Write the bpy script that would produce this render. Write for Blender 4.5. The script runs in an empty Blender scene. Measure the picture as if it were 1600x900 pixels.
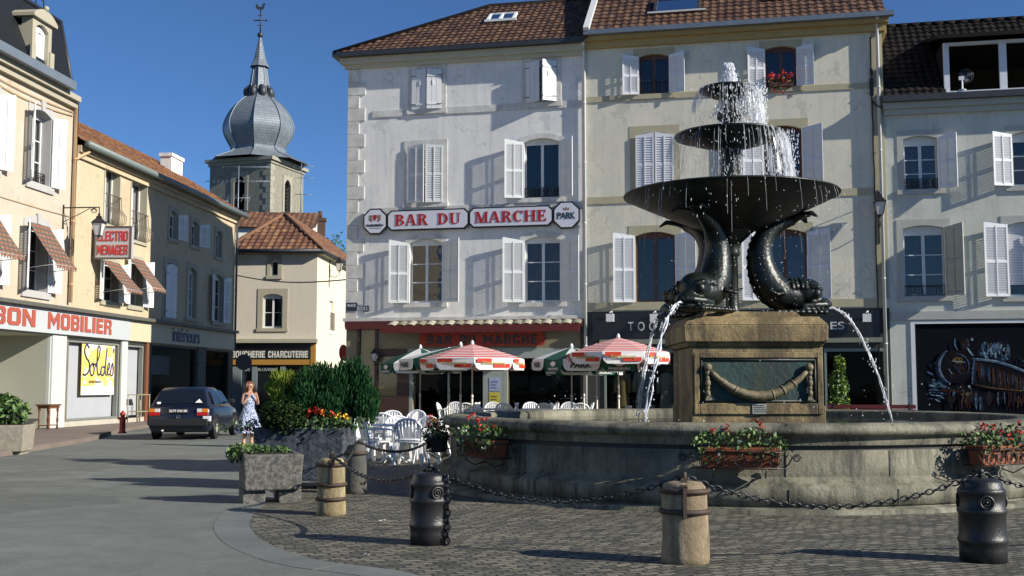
import bpy, bmesh, math, random
from mathutils import Vector, Matrix
random.seed(7)
R = math.radians
scene = bpy.context.scene
COL = scene.collection

# ------------------------------------------------------------------ camera, sky, sun, exposure
FPX = 1778.0
EYE = 1.45
PITCH = math.atan(153.0 / FPX)
cam_d = bpy.data.cameras.new('camera')
cam = bpy.data.objects.new('camera', cam_d)
COL.objects.link(cam)
cam_d.sensor_width = 36.0
cam_d.lens = 36.0 * FPX / 1600.0
cam_d.clip_start = 0.1
cam_d.clip_end = 2000
cam.location = (0, 0, EYE)
cam.rotation_euler = (math.pi / 2 + PITCH, 0, 0)
scene.camera = cam

SUN_AZ = -23.0          # degrees from +X, towards -Y is negative
SUN_EL = 26.0
world = bpy.data.worlds.new('World')
scene.world = world
world.use_nodes = True
wn = world.node_tree.nodes
wl = world.node_tree.links
wn.clear()
wo = wn.new('ShaderNodeOutputWorld')
wb = wn.new('ShaderNodeBackground')
ws = wn.new('ShaderNodeTexSky')
ws.sky_type = 'NISHITA'
ws.sun_disc = False
ws.sun_elevation = R(SUN_EL)
ws.sun_rotation = R(90 - SUN_AZ)
ws.altitude = 400
ws.air_density = 0.8
ws.dust_density = 0.0
ws.ozone_density = 8.5
wb.inputs['Strength'].default_value = 0.080
wl.new(ws.outputs[0], wb.inputs[0])
wl.new(wb.outputs[0], wo.inputs[0])

sun_d = bpy.data.lights.new('sun', 'SUN')
sun_d.energy = 5.0
sun_d.angle = R(0.5)
sun_d.color = (1.0, 0.93, 0.82)
sun = bpy.data.objects.new('sun', sun_d)
COL.objects.link(sun)
sv = Vector((math.cos(R(SUN_EL)) * math.cos(R(SUN_AZ)), math.cos(R(SUN_EL)) * math.sin(R(SUN_AZ)), math.sin(R(SUN_EL))))
sun.rotation_euler = sv.to_track_quat('Z', 'Y').to_euler()
sun.location = sv * 100

scene.view_settings.view_transform = 'Standard'
scene.view_settings.look = 'None'
scene.view_settings.exposure = 0.55
scene.view_settings.gamma = 1.0
scene.view_settings.use_curve_mapping = False
scene.render.engine = 'CYCLES'
scene.cycles.use_denoising = True
scene.cycles.max_bounces = 6
scene.cycles.transparent_max_bounces = 24
scene.cycles.caustics_reflective = False
scene.cycles.caustics_refractive = False

# ------------------------------------------------------------------ where a photo pixel lies in the world
CAM = Vector((0, 0, EYE))
def ray(px, py):
    x = (px - 800) / FPX; y = (450 - py) / FPX
    c, s = math.cos(PITCH), math.sin(PITCH)
    return Vector((x, c - s * y, s + c * y))
def gpt(px, py, z=0.0):
    d = ray(px, py); t = (z - EYE) / d.z
    return CAM + d * t
def at_depth(px, py, Y):
    d = ray(px, py); return CAM + d * (Y / d.y)
def ground_at(px, Y):
    return Vector(((px - 800) / FPX * Y / math.cos(PITCH) * math.cos(PITCH), Y, 0))

class Facade:
    """a vertical plane: local x runs to the right as seen from the square, local -y points out of the wall"""
    def __init__(s, origin, deg):
        s.o = Vector((origin[0], origin[1], 0)); s.th = R(deg)
        s.ex = Vector((math.cos(s.th), math.sin(s.th), 0)); s.n = Vector((math.sin(s.th), -math.cos(s.th), 0))
    def uz(s, px, py, off=0.0):
        d = ray(px, py); p0 = s.o + s.n * off
        t = (p0 - CAM).dot(s.n) / d.dot(s.n)
        p = CAM + d * t
        return (p - s.o).dot(s.ex), p.z
    def u(s, px, py=560, off=0.0): return s.uz(px, py, off)[0]
    def z(s, px, py, off=0.0): return s.uz(px, py, off)[1]
    def w(s, u, y, z=0.0): return s.o + s.ex * u - s.n * y + Vector((0, 0, z))

# ------------------------------------------------------------------ mesh building
class MB:
    def __init__(s): s.v = []; s.f = []; s.mi = []; s.m = 0; s.sm = []; s.smooth = False
    def add(s, vs, fs):
        b = len(s.v); s.v.extend([tuple(v) for v in vs])
        for f in fs: s.f.append(tuple(i + b for i in f)); s.mi.append(s.m); s.sm.append(s.smooth)
        return s
    def box(s, x0, x1, y0, y1, z0, z1, M=None):
        if x0 > x1: x0, x1 = x1, x0
        if y0 > y1: y0, y1 = y1, y0
        if z0 > z1: z0, z1 = z1, z0
        vs = [(x0,y0,z0),(x1,y0,z0),(x1,y1,z0),(x0,y1,z0),(x0,y0,z1),(x1,y0,z1),(x1,y1,z1),(x0,y1,z1)]
        if M is not None: vs = [M @ Vector(v) for v in vs]
        return s.add(vs, [(0,3,2,1),(4,5,6,7),(0,1,5,4),(1,2,6,5),(2,3,7,6),(3,0,4,7)])
    def taper(s, c, w0, d0, w1, d1, z0, z1):
        x, y = c
        vs = [(x-w0/2,y-d0/2,z0),(x+w0/2,y-d0/2,z0),(x+w0/2,y+d0/2,z0),(x-w0/2,y+d0/2,z0),
              (x-w1/2,y-d1/2,z1),(x+w1/2,y-d1/2,z1),(x+w1/2,y+d1/2,z1),(x-w1/2,y+d1/2,z1)]
        return s.add(vs, [(0,3,2,1),(4,5,6,7),(0,1,5,4),(1,2,6,5),(2,3,7,6),(3,0,4,7)])
    def bar(s, a, b, w, h=None, up=(0,0,1)):
        """a square bar from a to b"""
        a = Vector(a); b = Vector(b); h = h or w
        d = (b - a).normalized(); u = Vector(up)
        if abs(d.dot(u)) > .98: u = Vector((1,0,0))
        x = d.cross(u).normalized(); y = x.cross(d).normalized()
        vs = []
        for p in (a, b):
            for sx, sy in ((-1,-1),(1,-1),(1,1),(-1,1)): vs.append(p + x*sx*w/2 + y*sy*h/2)
        return s.add(vs, [(0,1,2,3),(7,6,5,4),(0,4,5,1),(1,5,6,2),(2,6,7,3),(3,7,4,0)])
    def prism(s, pts, y0, y1):
        """polygon of (x,z) points pushed from y0 (front) to y1"""
        n = len(pts)
        vs = [(p[0], y0, p[1]) for p in pts] + [(p[0], y1, p[1]) for p in pts]
        fs = [tuple(range(n)), tuple(range(2*n-1, n-1, -1))]
        for i in range(n): fs.append((i, i+n, (i+1) % n + n, (i+1) % n))
        return s.add(vs, fs)
    def slab(s, pts, z0, z1):
        n = len(pts)
        vs = [(p[0], p[1], z1) for p in pts] + [(p[0], p[1], z0) for p in pts]
        fs = [tuple(range(n)), tuple(range(2*n-1, n-1, -1))]
        for i in range(n): fs.append((i, i+n, (i+1) % n + n, (i+1) % n))
        return s.add(vs, fs)
    def tube(s, pts, r, n=8, cap=True, closed=False, flat=None):
        pts = [Vector(p) for p in pts]; k = len(pts)
        rs = r if isinstance(r, (list, tuple)) else [r] * k
        vs = []; fs = []; up = None
        for i, p in enumerate(pts):
            if closed: d = pts[(i+1) % k] - pts[i-1]
            else: d = pts[min(i+1, k-1)] - pts[max(i-1, 0)]
            d = d.normalized() if d.length > 1e-9 else Vector((0,0,1))
            if up is None:
                up = Vector((0,0,1)) if abs(d.z) < .9 else Vector((1,0,0))
            x = d.cross(up)
            if x.length < 1e-6: x = d.cross(Vector((0.3,1,0.2)))
            x.normalize(); y = x.cross(d).normalized(); up = y
            fx = flat if flat else 1.0
            for j in range(n):
                a = 2*math.pi*j/n
                vs.append(p + x*math.cos(a)*rs[i] + y*math.sin(a)*rs[i]*fx)
        for i in range(k if closed else k-1):
            for j in range(n):
                a = i*n+j; b = i*n+(j+1) % n; c = ((i+1) % k)*n+(j+1) % n; d = ((i+1) % k)*n+j
                fs.append((a,d,c,b))
        if cap and not closed:
            fs.append(tuple(range(n))); fs.append(tuple(range(k*n-1, (k-1)*n-1, -1)))
        o = s.smooth; s.smooth = True; s.add(vs, fs); s.smooth = o
        return s
    def lathe(s, prof, n=32, c=(0,0,0), smooth=True, a0=0.0, sx=1, sy=1):
        vs = []; fs = []; k = len(prof)
        for r, z in prof:
            for j in range(n):
                a = 2*math.pi*j/n + a0
                vs.append((c[0]+r*math.cos(a)*sx, c[1]+r*math.sin(a)*sy, c[2]+z))
        for i in range(k-1):
            for j in range(n):
                fs.append((i*n+j, i*n+(j+1) % n, (i+1)*n+(j+1) % n, (i+1)*n+j))
        o = s.smooth; s.smooth = smooth; s.add(vs, fs); s.smooth = o
        if prof[0][0] > 1e-6: s.f.append(tuple(len(s.v)-k*n+j for j in range(n-1,-1,-1))); s.mi.append(s.m); s.sm.append(False)
        if prof[-1][0] > 1e-6: s.f.append(tuple(len(s.v)-n+j for j in range(n))); s.mi.append(s.m); s.sm.append(False)
        return s
    def ball(s, c, r, n=10, sc=(1,1,1), M=None):
        prof = [(r*math.sin(math.pi*i/n), -r*math.cos(math.pi*i/n)) for i in range(n+1)]
        b = len(s.v)
        s.lathe([(max(p[0],1e-7), p[1]) for p in prof], n+2)
        for i in range(b, len(s.v)):
            v = Vector(s.v[i]); v = Vector((v.x*sc[0], v.y*sc[1], v.z*sc[2]))
            if M is not None: v = M @ v
            s.v[i] = tuple(v + Vector(c))
        return s
    def octa(s, c, rx, rz):
        x,y,z = c
        return s.add([(x+rx,y,z),(x,y+rx,z),(x-rx,y,z),(x,y-rx,z),(x,y,z+rz),(x,y,z-rz)],
                     [(0,1,4),(1,2,4),(2,3,4),(3,0,4),(1,0,5),(2,1,5),(3,2,5),(0,3,5)])
    def xform(s, M, start=0):
        for i in range(start, len(s.v)): s.v[i] = tuple(M @ Vector(s.v[i]))
        return s
    def build(s, name, mats, parent=None, loc=None, rot=None, bevel=0, fixn=True, sub=0):
        me = bpy.data.meshes.new(name)
        me.from_pydata(s.v, [], s.f)
        mats = mats if isinstance(mats, (list, tuple)) else [mats]
        for m in mats: me.materials.append(m)
        me.polygons.foreach_set('material_index', [min(i, len(mats)-1) for i in s.mi])
        me.polygons.foreach_set('use_smooth', s.sm)
        if fixn and len(s.f) < 60000:
            bm = bmesh.new(); bm.from_mesh(me)
            bmesh.ops.recalc_face_normals(bm, faces=bm.faces); bm.to_mesh(me); bm.free()
        me.update()
        o = bpy.data.objects.new(name, me); COL.objects.link(o)
        if parent is not None: o.parent = parent
        if loc is not None: o.location = loc
        if rot is not None: o.rotation_euler = rot
        if sub:
            m = o.modifiers.new('smooth', 'SUBSURF'); m.levels = sub; m.render_levels = sub
        if bevel:
            m = o.modifiers.new('edge', 'BEVEL'); m.width = bevel; m.segments = 2; m.limit_method = 'ANGLE'; m.angle_limit = R(40)
        return o

def empty(name, loc=(0,0,0), rz=0.0):
    o = bpy.data.objects.new(name, None); COL.objects.link(o)
    o.location = loc; o.rotation_euler = (0, 0, rz); o.empty_display_size = .2
    return o
def tag(o, label, cat, group=None, kind=None):
    o['label'] = label; o['category'] = cat
    if group: o['group'] = group
    if kind: o['kind'] = kind
    return o
def thing(name, label, cat, loc=(0,0,0), rz=0.0, group=None):
    return tag(empty(name, loc, rz), label, cat, group)
def struct(o): o['kind'] = 'structure'; return o
def copy_tree(o, parent=None):
    c = o.copy(); COL.objects.link(c)
    if parent is not None: c.parent = parent
    for ch in list(o.children): copy_tree(ch, c)
    return c

def spline(pts, n=8):
    """Catmull-Rom through the points (any dimension)"""
    P = [Vector(p) for p in pts]; out = []
    for i in range(len(P)-1):
        p0 = P[max(i-1,0)]; p1 = P[i]; p2 = P[i+1]; p3 = P[min(i+2,len(P)-1)]
        for k in range(n):
            t = k/n
            out.append(0.5*((2*p1)+(p2-p0)*t+(2*p0-5*p1+4*p2-p3)*t*t+(3*p1-p0-3*p2+p3)*t*t*t))
    out.append(P[-1]); return out
def lerp(a, b, t): return a + (b-a)*t

# ------------------------------------------------------------------ materials
MATS = {}
def mat(name, col, rough=.7, col2=None, scale=3.0, mixd=.5, bump=0.0, bscale=40.0, metal=0.0, streak=None, stretch=(1,1,1), spec=.5, island=0.0, detail=5.0, sharp=(.35,.65), coat=0.0, patch=None):
    if name in MATS: return MATS[name]
    m = bpy.data.materials.new(name); MATS[name] = m; m.use_nodes = True
    N = m.node_tree.nodes; L = m.node_tree.links
    b = N['Principled BSDF']
    b.inputs['Roughness'].default_value = rough; b.inputs['Metallic'].default_value = metal
    b.inputs['Specular IOR Level'].default_value = spec
    if coat: b.inputs['Coat Weight'].default_value = coat; b.inputs['Coat Roughness'].default_value = .05
    tc = N.new('ShaderNodeTexCoord'); mp = N.new('ShaderNodeMapping'); mp.inputs['Scale'].default_value = stretch
    L.new(tc.outputs['Object'], mp.inputs[0])
    cur = None
    def rgb(c):
        n = N.new('ShaderNodeRGB'); n.outputs[0].default_value = (*c, 1); return n.outputs[0]
    cur = rgb(col)
    def noise(sc, det=detail, src=None):
        n = N.new('ShaderNodeTexNoise'); n.inputs['Scale'].default_value = sc; n.inputs['Detail'].default_value = det
        n.inputs['Roughness'].default_value = .65
        L.new(src or mp.outputs[0], n.inputs['Vector']); return n.outputs['Fac']
    def ramp(f, a, c):
        r = N.new('ShaderNodeMapRange'); r.inputs['From Min'].default_value = a; r.inputs['From Max'].default_value = c
        L.new(f, r.inputs['Value']); return r.outputs[0]
    def mix(f, a, c, amt=1.0):
        x = N.new('ShaderNodeMix'); x.data_type = 'RGBA'
        if amt != 1.0:
            q = N.new('ShaderNodeMath'); q.operation = 'MULTIPLY'; q.inputs[1].default_value = amt; L.new(f, q.inputs[0]); f = q.outputs[0]
        L.new(f, x.inputs['Factor']); L.new(a, x.inputs['A']); L.new(c, x.inputs['B']); return x.outputs['Result']
    if col2 is not None:
        cur = mix(ramp(noise(scale), *sharp), cur, rgb(col2), mixd)
        cur = mix(ramp(noise(scale*9), .35, .65), cur, rgb(col2), mixd*.35)
    if patch is not None:       # patches of newer or weathered render with edges of their own
        cur = mix(ramp(noise(.42, 9), .525, .545), cur, rgb(patch[0]), patch[1])
        cur = mix(ramp(noise(1.15, 10), .60, .615), cur, rgb(tuple(.6*c for c in patch[0])), patch[1]*.7)
        v = N.new('ShaderNodeTexVoronoi'); v.feature = 'DISTANCE_TO_EDGE'; v.inputs['Scale'].default_value = .55
        wv = N.new('ShaderNodeTexNoise'); wv.inputs['Scale'].default_value = 2.2; wv.inputs['Detail'].default_value = 6; L.new(mp.outputs[0], wv.inputs[0])
        av = N.new('ShaderNodeVectorMath'); av.operation = 'MULTIPLY_ADD'; av.inputs[1].default_value = (.9,.9,.9); L.new(wv.outputs['Color'], av.inputs[0]); L.new(mp.outputs[0], av.inputs[2]); L.new(av.outputs[0], v.inputs[0])
        ck = N.new('ShaderNodeMath'); ck.operation = 'MULTIPLY'; L.new(ramp(v.outputs['Distance'], .010, .003), ck.inputs[0]); L.new(ramp(noise(.5, 3), .50, .56), ck.inputs[1])
        cur = mix(ck.outputs[0], cur, rgb(tuple(.45*c for c in patch[0])), .38)
    if streak is not None:      # rain streaks and dirt, (colour, amount)
        ms = N.new('ShaderNodeMapping'); ms.inputs['Scale'].default_value = (3.2, 3.2, .28); L.new(tc.outputs['Object'], ms.inputs[0])
        cur = mix(ramp(noise(1.3, 6, ms.outputs[0]), .5, .78), cur, rgb(streak[0]), streak[1])
        cur = mix(ramp(noise(4.6, 5, ms.outputs[0]), .60, .74), cur, rgb(tuple(.75*c for c in streak[0])), min(1, streak[1]*.9))
    if island:
        g = N.new('ShaderNodeNewGeometry'); h = N.new('ShaderNodeHueSaturation')
        mr = N.new('ShaderNodeMapRange'); mr.inputs['To Min'].default_value = 1-island; mr.inputs['To Max'].default_value = 1+island
        L.new(g.outputs['Random Per Island'], mr.inputs[0]); L.new(mr.outputs[0], h.inputs['Value'])
        mr2 = N.new('ShaderNodeMapRange'); mr2.inputs['To Min'].default_value = .5-.03*island; mr2.inputs['To Max'].default_value = .5+.03*island
        L.new(g.outputs['Random Per Island'], mr2.inputs[0]); L.new(mr2.outputs[0], h.inputs['Hue'])
        L.new(cur, h.inputs['Color']); cur = h.outputs[0]
    L.new(cur, b.inputs['Base Color'])
    if bump:
        bp = N.new('ShaderNodeBump'); bp.inputs['Strength'].default_value = bump; bp.inputs['Distance'].default_value = .02
        L.new(noise(bscale, 6), bp.inputs['Height']); L.new(bp.outputs[0], b.inputs['Normal'])
    return m
def glass(name, tint=(.05,.06,.07), amount=1.0, rough=.02):
    """window glass: dark room behind, mirror-like reflection that grows at grazing angles"""
    if name in MATS: return MATS[name]
    m = bpy.data.materials.new(name); MATS[name] = m; m.use_nodes = True
    N = m.node_tree.nodes; L = m.node_tree.links; N.clear()
    o = N.new('ShaderNodeOutputMaterial'); t = N.new('ShaderNodeBsdfTransparent'); t.inputs[0].default_value = (*[.55+.3*c for c in tint], 1)
    g = N.new('ShaderNodeBsdfGlossy'); g.inputs['Roughness'].default_value = rough; g.inputs['Color'].default_value = (.9,.92,.95,1)
    tc = N.new('ShaderNodeTexCoord'); ns = N.new('ShaderNodeTexNoise'); ns.inputs['Scale'].default_value = 1.7
    bp = N.new('ShaderNodeBump'); bp.inputs['Strength'].default_value = .06; bp.inputs['Distance'].default_value = .05
    L.new(tc.outputs['Object'], ns.inputs[0]); L.new(ns.outputs[0], bp.inputs['Height']); L.new(bp.outputs[0], g.inputs['Normal'])
    f = N.new('ShaderNodeFresnel'); f.inputs['IOR'].default_value = 1.55
    ad = N.new('ShaderNodeMath'); ad.operation = 'MULTIPLY_ADD'; ad.inputs[1].default_value = amount; ad.inputs[2].default_value = .03*amount; ad.use_clamp = True
    L.new(f.outputs[0], ad.inputs[0])
    mx = N.new('ShaderNodeMixShader'); L.new(ad.outputs[0], mx.inputs[0]); L.new(t.outputs[0], mx.inputs[1]); L.new(g.outputs[0], mx.inputs[2])
    L.new(mx.outputs[0], o.inputs[0]); return m

def text_mb(txt, x0, x1, z0, z1, y, depth=.012, bold=0.0, spacing=1.0, mb=None):
    """lettering in the built-in font, fitted to a box on a wall facing local -y"""
    cu = bpy.data.curves.new('lettering', 'FONT'); cu.body = txt; cu.size = 1; cu.offset = bold; cu.space_character = spacing
    cu.resolution_u = 4
    ob = bpy.data.objects.new('lettering', cu); COL.objects.link(ob)
    dg = bpy.context.evaluated_depsgraph_get(); me = bpy.data.meshes.new_from_object(ob.evaluated_get(dg))
    bpy.data.objects.remove(ob); bpy.data.curves.remove(cu)
    vs = [v.co.copy() for v in me.vertices]; fs = [tuple(p.vertices) for p in me.polygons]
    bpy.data.meshes.remove(me)
    ax = min(v.x for v in vs); bx = max(v.x for v in vs); az = min(v.y for v in vs); bz = max(v.y for v in vs)
    mb = mb or MB()
    f = lambda v: (x0+(v.x-ax)/(bx-ax)*(x1-x0), z0+(v.y-az)/(bz-az)*(z1-z0))
    n = len(vs); P = [f(v) for v in vs]
    # front faces and a rim, so the letters stand proud of the board
    cnt = {}
    for q in fs:
        for i in range(len(q)):
            e = (q[i], q[(i+1) % len(q)]); k = tuple(sorted(e)); cnt.setdefault(k, []).append(e)
    allf = [tuple(q) for q in fs]
    for k, es in cnt.items():
        if len(es) == 1: a, c = es[0]; allf.append((a, a+n, c+n, c))
    mb.add([(p[0], y-depth, p[1]) for p in P] + [(p[0], y, p[1]) for p in P], allf)
    return mb

HEAVY = {'A':1.0,'B':.9,'C':.9,'D':.92,'E':.8,'G':.95,'H':.95,'I':.36,'L':.76,'M':1.2,'N':1.0,'O':.98,'R':.92,'T':.86,'U':.92,' ':.55}
def heavy_word(txt, x0, x1, z0, z1, y, depth=.02, gap=.14, t=.30, hb=.22, mb=None):
    """signwriter's heavy block capitals with cut corners, fitted to a box on a wall facing local -y"""
    mb = mb or MB(); H = z1-z0
    tot = sum(HEAVY[c]+gap for c in txt)-gap; sx = (x1-x0)/tot; x = x0
    def P(*pts): mb.prism([(x+p[0]*sx, z0+p[1]*H) for p in pts], y-depth, y)
    def Rc(a, b, c, d): P((a,c),(b,c),(b,d),(a,d))
    def ring(w, open_=None, cut=.16):
        c = cut; o = [(c,0),(w-c,0),(w,c),(w,1-c),(w-c,1),(c,1),(0,1-c),(0,c)]; i = [(t,hb),(w-t,hb),(w-t,hb),(w-t,1-hb),(w-t,1-hb),(t,1-hb),(t,1-hb),(t,hb)]
        for k in range(8):
            if open_ and k in open_: continue
            P(o[k],o[(k+1)%8],i[(k+1)%8],i[k]) if i[k] != i[(k+1)%8] else P(o[k],o[(k+1)%8],i[k])
    for ch in txt:
        w = HEAVY[ch]
        if ch == 'I': Rc(0,w,0,1)
        if ch == 'L': Rc(0,t,0,1); Rc(t,w,0,hb)
        if ch == 'E': Rc(0,t,0,1); Rc(t,w,0,hb); Rc(t,w*.92,.5-hb/2,.5+hb/2); Rc(t,w,1-hb,1)
        if ch == 'T': Rc((w-t)/2,(w+t)/2,0,1-hb); Rc(0,w,1-hb,1)
        if ch == 'H': Rc(0,t,0,1); Rc(w-t,w,0,1); Rc(t,w-t,.5-hb/2,.5+hb/2)
        if ch == 'N': Rc(0,t*.9,0,1); Rc(w-t*.9,w,0,1); P((t*.9,1),(t*.9,.62),(w-t*.9,0),(w-t*.9,.38))
        if ch == 'M': Rc(0,t*.85,0,1); Rc(w-t*.85,w,0,1); P((t*.85,1),(t*.85,.60),(w/2,.18),(w/2,.58)); P((w/2,.58),(w/2,.18),(w-t*.85,.60),(w-t*.85,1))
        if ch == 'U': Rc(0,t,.16,1); Rc(w-t,w,.16,1); P((.16,0),(w-.16,0),(w,.16),(w-t,.16),(w-t,hb),(t,hb),(t,.16),(0,.16))
        if ch == 'O': ring(w)
        if ch == 'D': Rc(0,t,0,1); P((t,0),(w-.2,0),(w,.2),(w-t,hb+.04),(w-t,hb),(t,hb)); P((t,1),(t,1-hb),(w-t,1-hb),(w-t,1-hb-.04),(w,.8),(w-.2,1)); P((w,.2),(w,.8),(w-t,.8),(w-t,.2))
        if ch in 'CG':
            Rc(0,t,.16,.84); P((0,.16),(.16,0),(w-.16,0),(w,.16),(w-t*.3,hb),(t,hb),(t,.16)); P((0,.84),(t,.84),(t,1-hb),(w-t*.3,1-hb),(w,.84),(w-.16,1),(.16,1)); Rc(w-t,w,.66,.84); Rc(w-t,w,.16,.36 if ch == 'C' else .5)
            if ch == 'G': Rc(w*.5,w-t,.36,.5)
        if ch in 'BR':
            Rc(0,t,0,1); Rc(t,w-.14,1-hb*.9,1); Rc(t,w-.14,.5-hb*.42,.5+hb*.42); P((w-.14,.5-hb*.42),(w,.62),(w,.86),(w-.14,1),(w-.14,1-hb*.9),(w-t,.78),(w-t,.70),(w-.14,.5+hb*.42))
            if ch == 'B': Rc(t,w-.14,0,hb*.9); P((w-.14,0),(w,.14),(w,.38),(w-.14,.5+hb*.42),(w-.14,.5-hb*.42),(w-t,.34),(w-t,.24),(w-.14,hb*.9))
            else: P((w-t-.04,.5-hb*.42),(w-.14,.5-hb*.42),(w,.34),(w,0),(w-t,0))
        if ch == 'A': P((0,0),(t,0),(w/2+.02,.72),(w/2,1),(w*.5-t*.5,1)); P((w,0),(w*.5+t*.5,1),(w/2,1),(w/2-.02,.72),(w-t,0)); Rc(w*.28,w*.72,.18,.18+hb*.8)
        x += (w+gap)*sx
    return mb
# ------------------------------------------------------------------ palette
M_white_plaster = mat('white_plaster', (.82,.81,.77), .9, (.66,.66,.65), 1.1, .6, .45, 45, streak=((.40,.41,.40), .5), patch=((.63,.65,.67), .5))
M_yellow_plaster = mat('pale_yellow_plaster', (.73,.70,.57), .9, (.60,.58,.48), .9, .7, .45, 45, streak=((.42,.42,.35), .5), patch=((.58,.58,.50), .5))
M_grey_plaster = mat('pale_grey_plaster', (.63,.64,.57), .9, (.50,.52,.47), .9, .7, .45, 45, streak=((.36,.37,.32), .5), patch=((.50,.52,.46), .5))
M_cream_plaster = mat('cream_plaster', (.505,.455,.365), .9, (.445,.40,.32), 1.2, .6, .3, 60, streak=((.42,.34,.23), .3), patch=((.46,.385,.275), .5))
M_ochre_plaster = mat('ochre_cream_plaster', (.53,.445,.30), .9, (.47,.39,.265), 1.2, .6, .3, 60, streak=((.38,.31,.2), .35), patch=((.44,.36,.24), .5))
M_butcher_plaster = mat('cream_roughcast', (.66,.61,.50), .95, (.50,.46,.38), 14, .5, .6, 70, streak=((.45,.42,.34), .25))
M_white_stone = mat('white_painted_stone', (.72,.72,.69), .85, (.42,.41,.37), 2.2, .7, .5, 35, streak=((.33,.32,.28), .4))
M_yellow_stone = mat('yellow_painted_stone', (.45,.415,.28), .85, (.37,.34,.235), 2.0, .5, .3, 35, streak=((.36,.31,.19), .3))
M_grey_stone = mat('grey_painted_stone', (.45,.46,.42), .85, (.37,.38,.35), 2.0, .5, .3, 35, streak=((.3,.3,.27), .3))
M_blue_stone = mat('blue_grey_stone', (.44,.43,.42), .85, (.36,.36,.37), 2.0, .5, .3, 35)
M_khaki_stone = mat('khaki_stone', (.40,.37,.28), .85, (.32,.30,.23), 2.0, .5, .3, 35)
M_white_paint = mat('white_paint', (.74,.76,.76), .55, (.60,.62,.62), 3, .4, .1, 30, streak=((.5,.5,.48), .2))
M_lilac_paint = mat('bluish_white_paint', (.74,.76,.79), .55, (.62,.64,.68), 3, .4, .1, 30)
M_redwood = mat('dark_red_wood', (.115,.040,.022), .5, (.07,.028,.018), 5, .5, .1)
M_metal_black = mat('black_iron', (.012,.012,.013), .45, (.03,.026,.02), 8, .4, .15, 60)
M_zinc = mat('grey_zinc', (.20,.24,.28), .45, (.14,.17,.2), 3, .5, metal=.4)
M_dark_zinc = mat('dark_zinc', (.05,.055,.065), .5, (.03,.033,.04), 3, .5, metal=.3)
M_pipe = mat('pale_painted_pipe', (.62,.64,.64), .5, (.5,.5,.48), 2, .4)
M_cream_pipe = mat('cream_painted_pipe', (.60,.40,.22), .55, (.5,.33,.18), 2, .4)
M_tile_brown = mat('brown_clay_tiles', (.115,.052,.028), .8, (.045,.026,.018), 5, .6, .3, 40, island=.45)
M_tile_orange = mat('orange_clay_tiles', (.22,.10,.045), .8, (.13,.06,.03), 4, .6, .3, 40, island=.35)
M_tile_tan = mat('tan_clay_tiles', (.22,.105,.055), .8, (.10,.05,.03), 4, .6, .3, 40, island=.4)
M_tile_dark = mat('dark_brown_tiles', (.014,.012,.012), .85, (.009,.008,.008), 4, .6, .3, 40, island=.4, spec=.12)
M_slate = mat('dark_slate', (.010,.012,.015), .6, (.018,.020,.024), 6, .5, .2, 40, spec=.2)
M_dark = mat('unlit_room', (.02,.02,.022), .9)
M_underlay = mat('roof_boards', (.05,.04,.03), .9)
M_glass = glass('window_glass')
M_glass_dark = glass('shop_glass', (.0,.02,.03), amount=.07, rough=.01)
M_lace = mat('lace_curtain', (.42,.46,.48), .9, (.16,.18,.2), 16, .9, sharp=(.45,.6))
M_net = mat('net_curtain', (.34,.35,.33), .9, (.2,.21,.2), 3, .6, stretch=(6,6,.5))
M_teal_curtain = mat('teal_curtain', (.05,.15,.15), .9, (.02,.07,.075), 2, .8, stretch=(7,7,.4))
M_brown_curtain = mat('tan_curtain', (.20,.155,.10), .9, (.045,.04,.035), 2.2, .9, stretch=(2.2,2.2,.7))
M_black_board = mat('black_fascia', (.010,.010,.012), .35, (.02,.02,.022), 3, .5)

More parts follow.
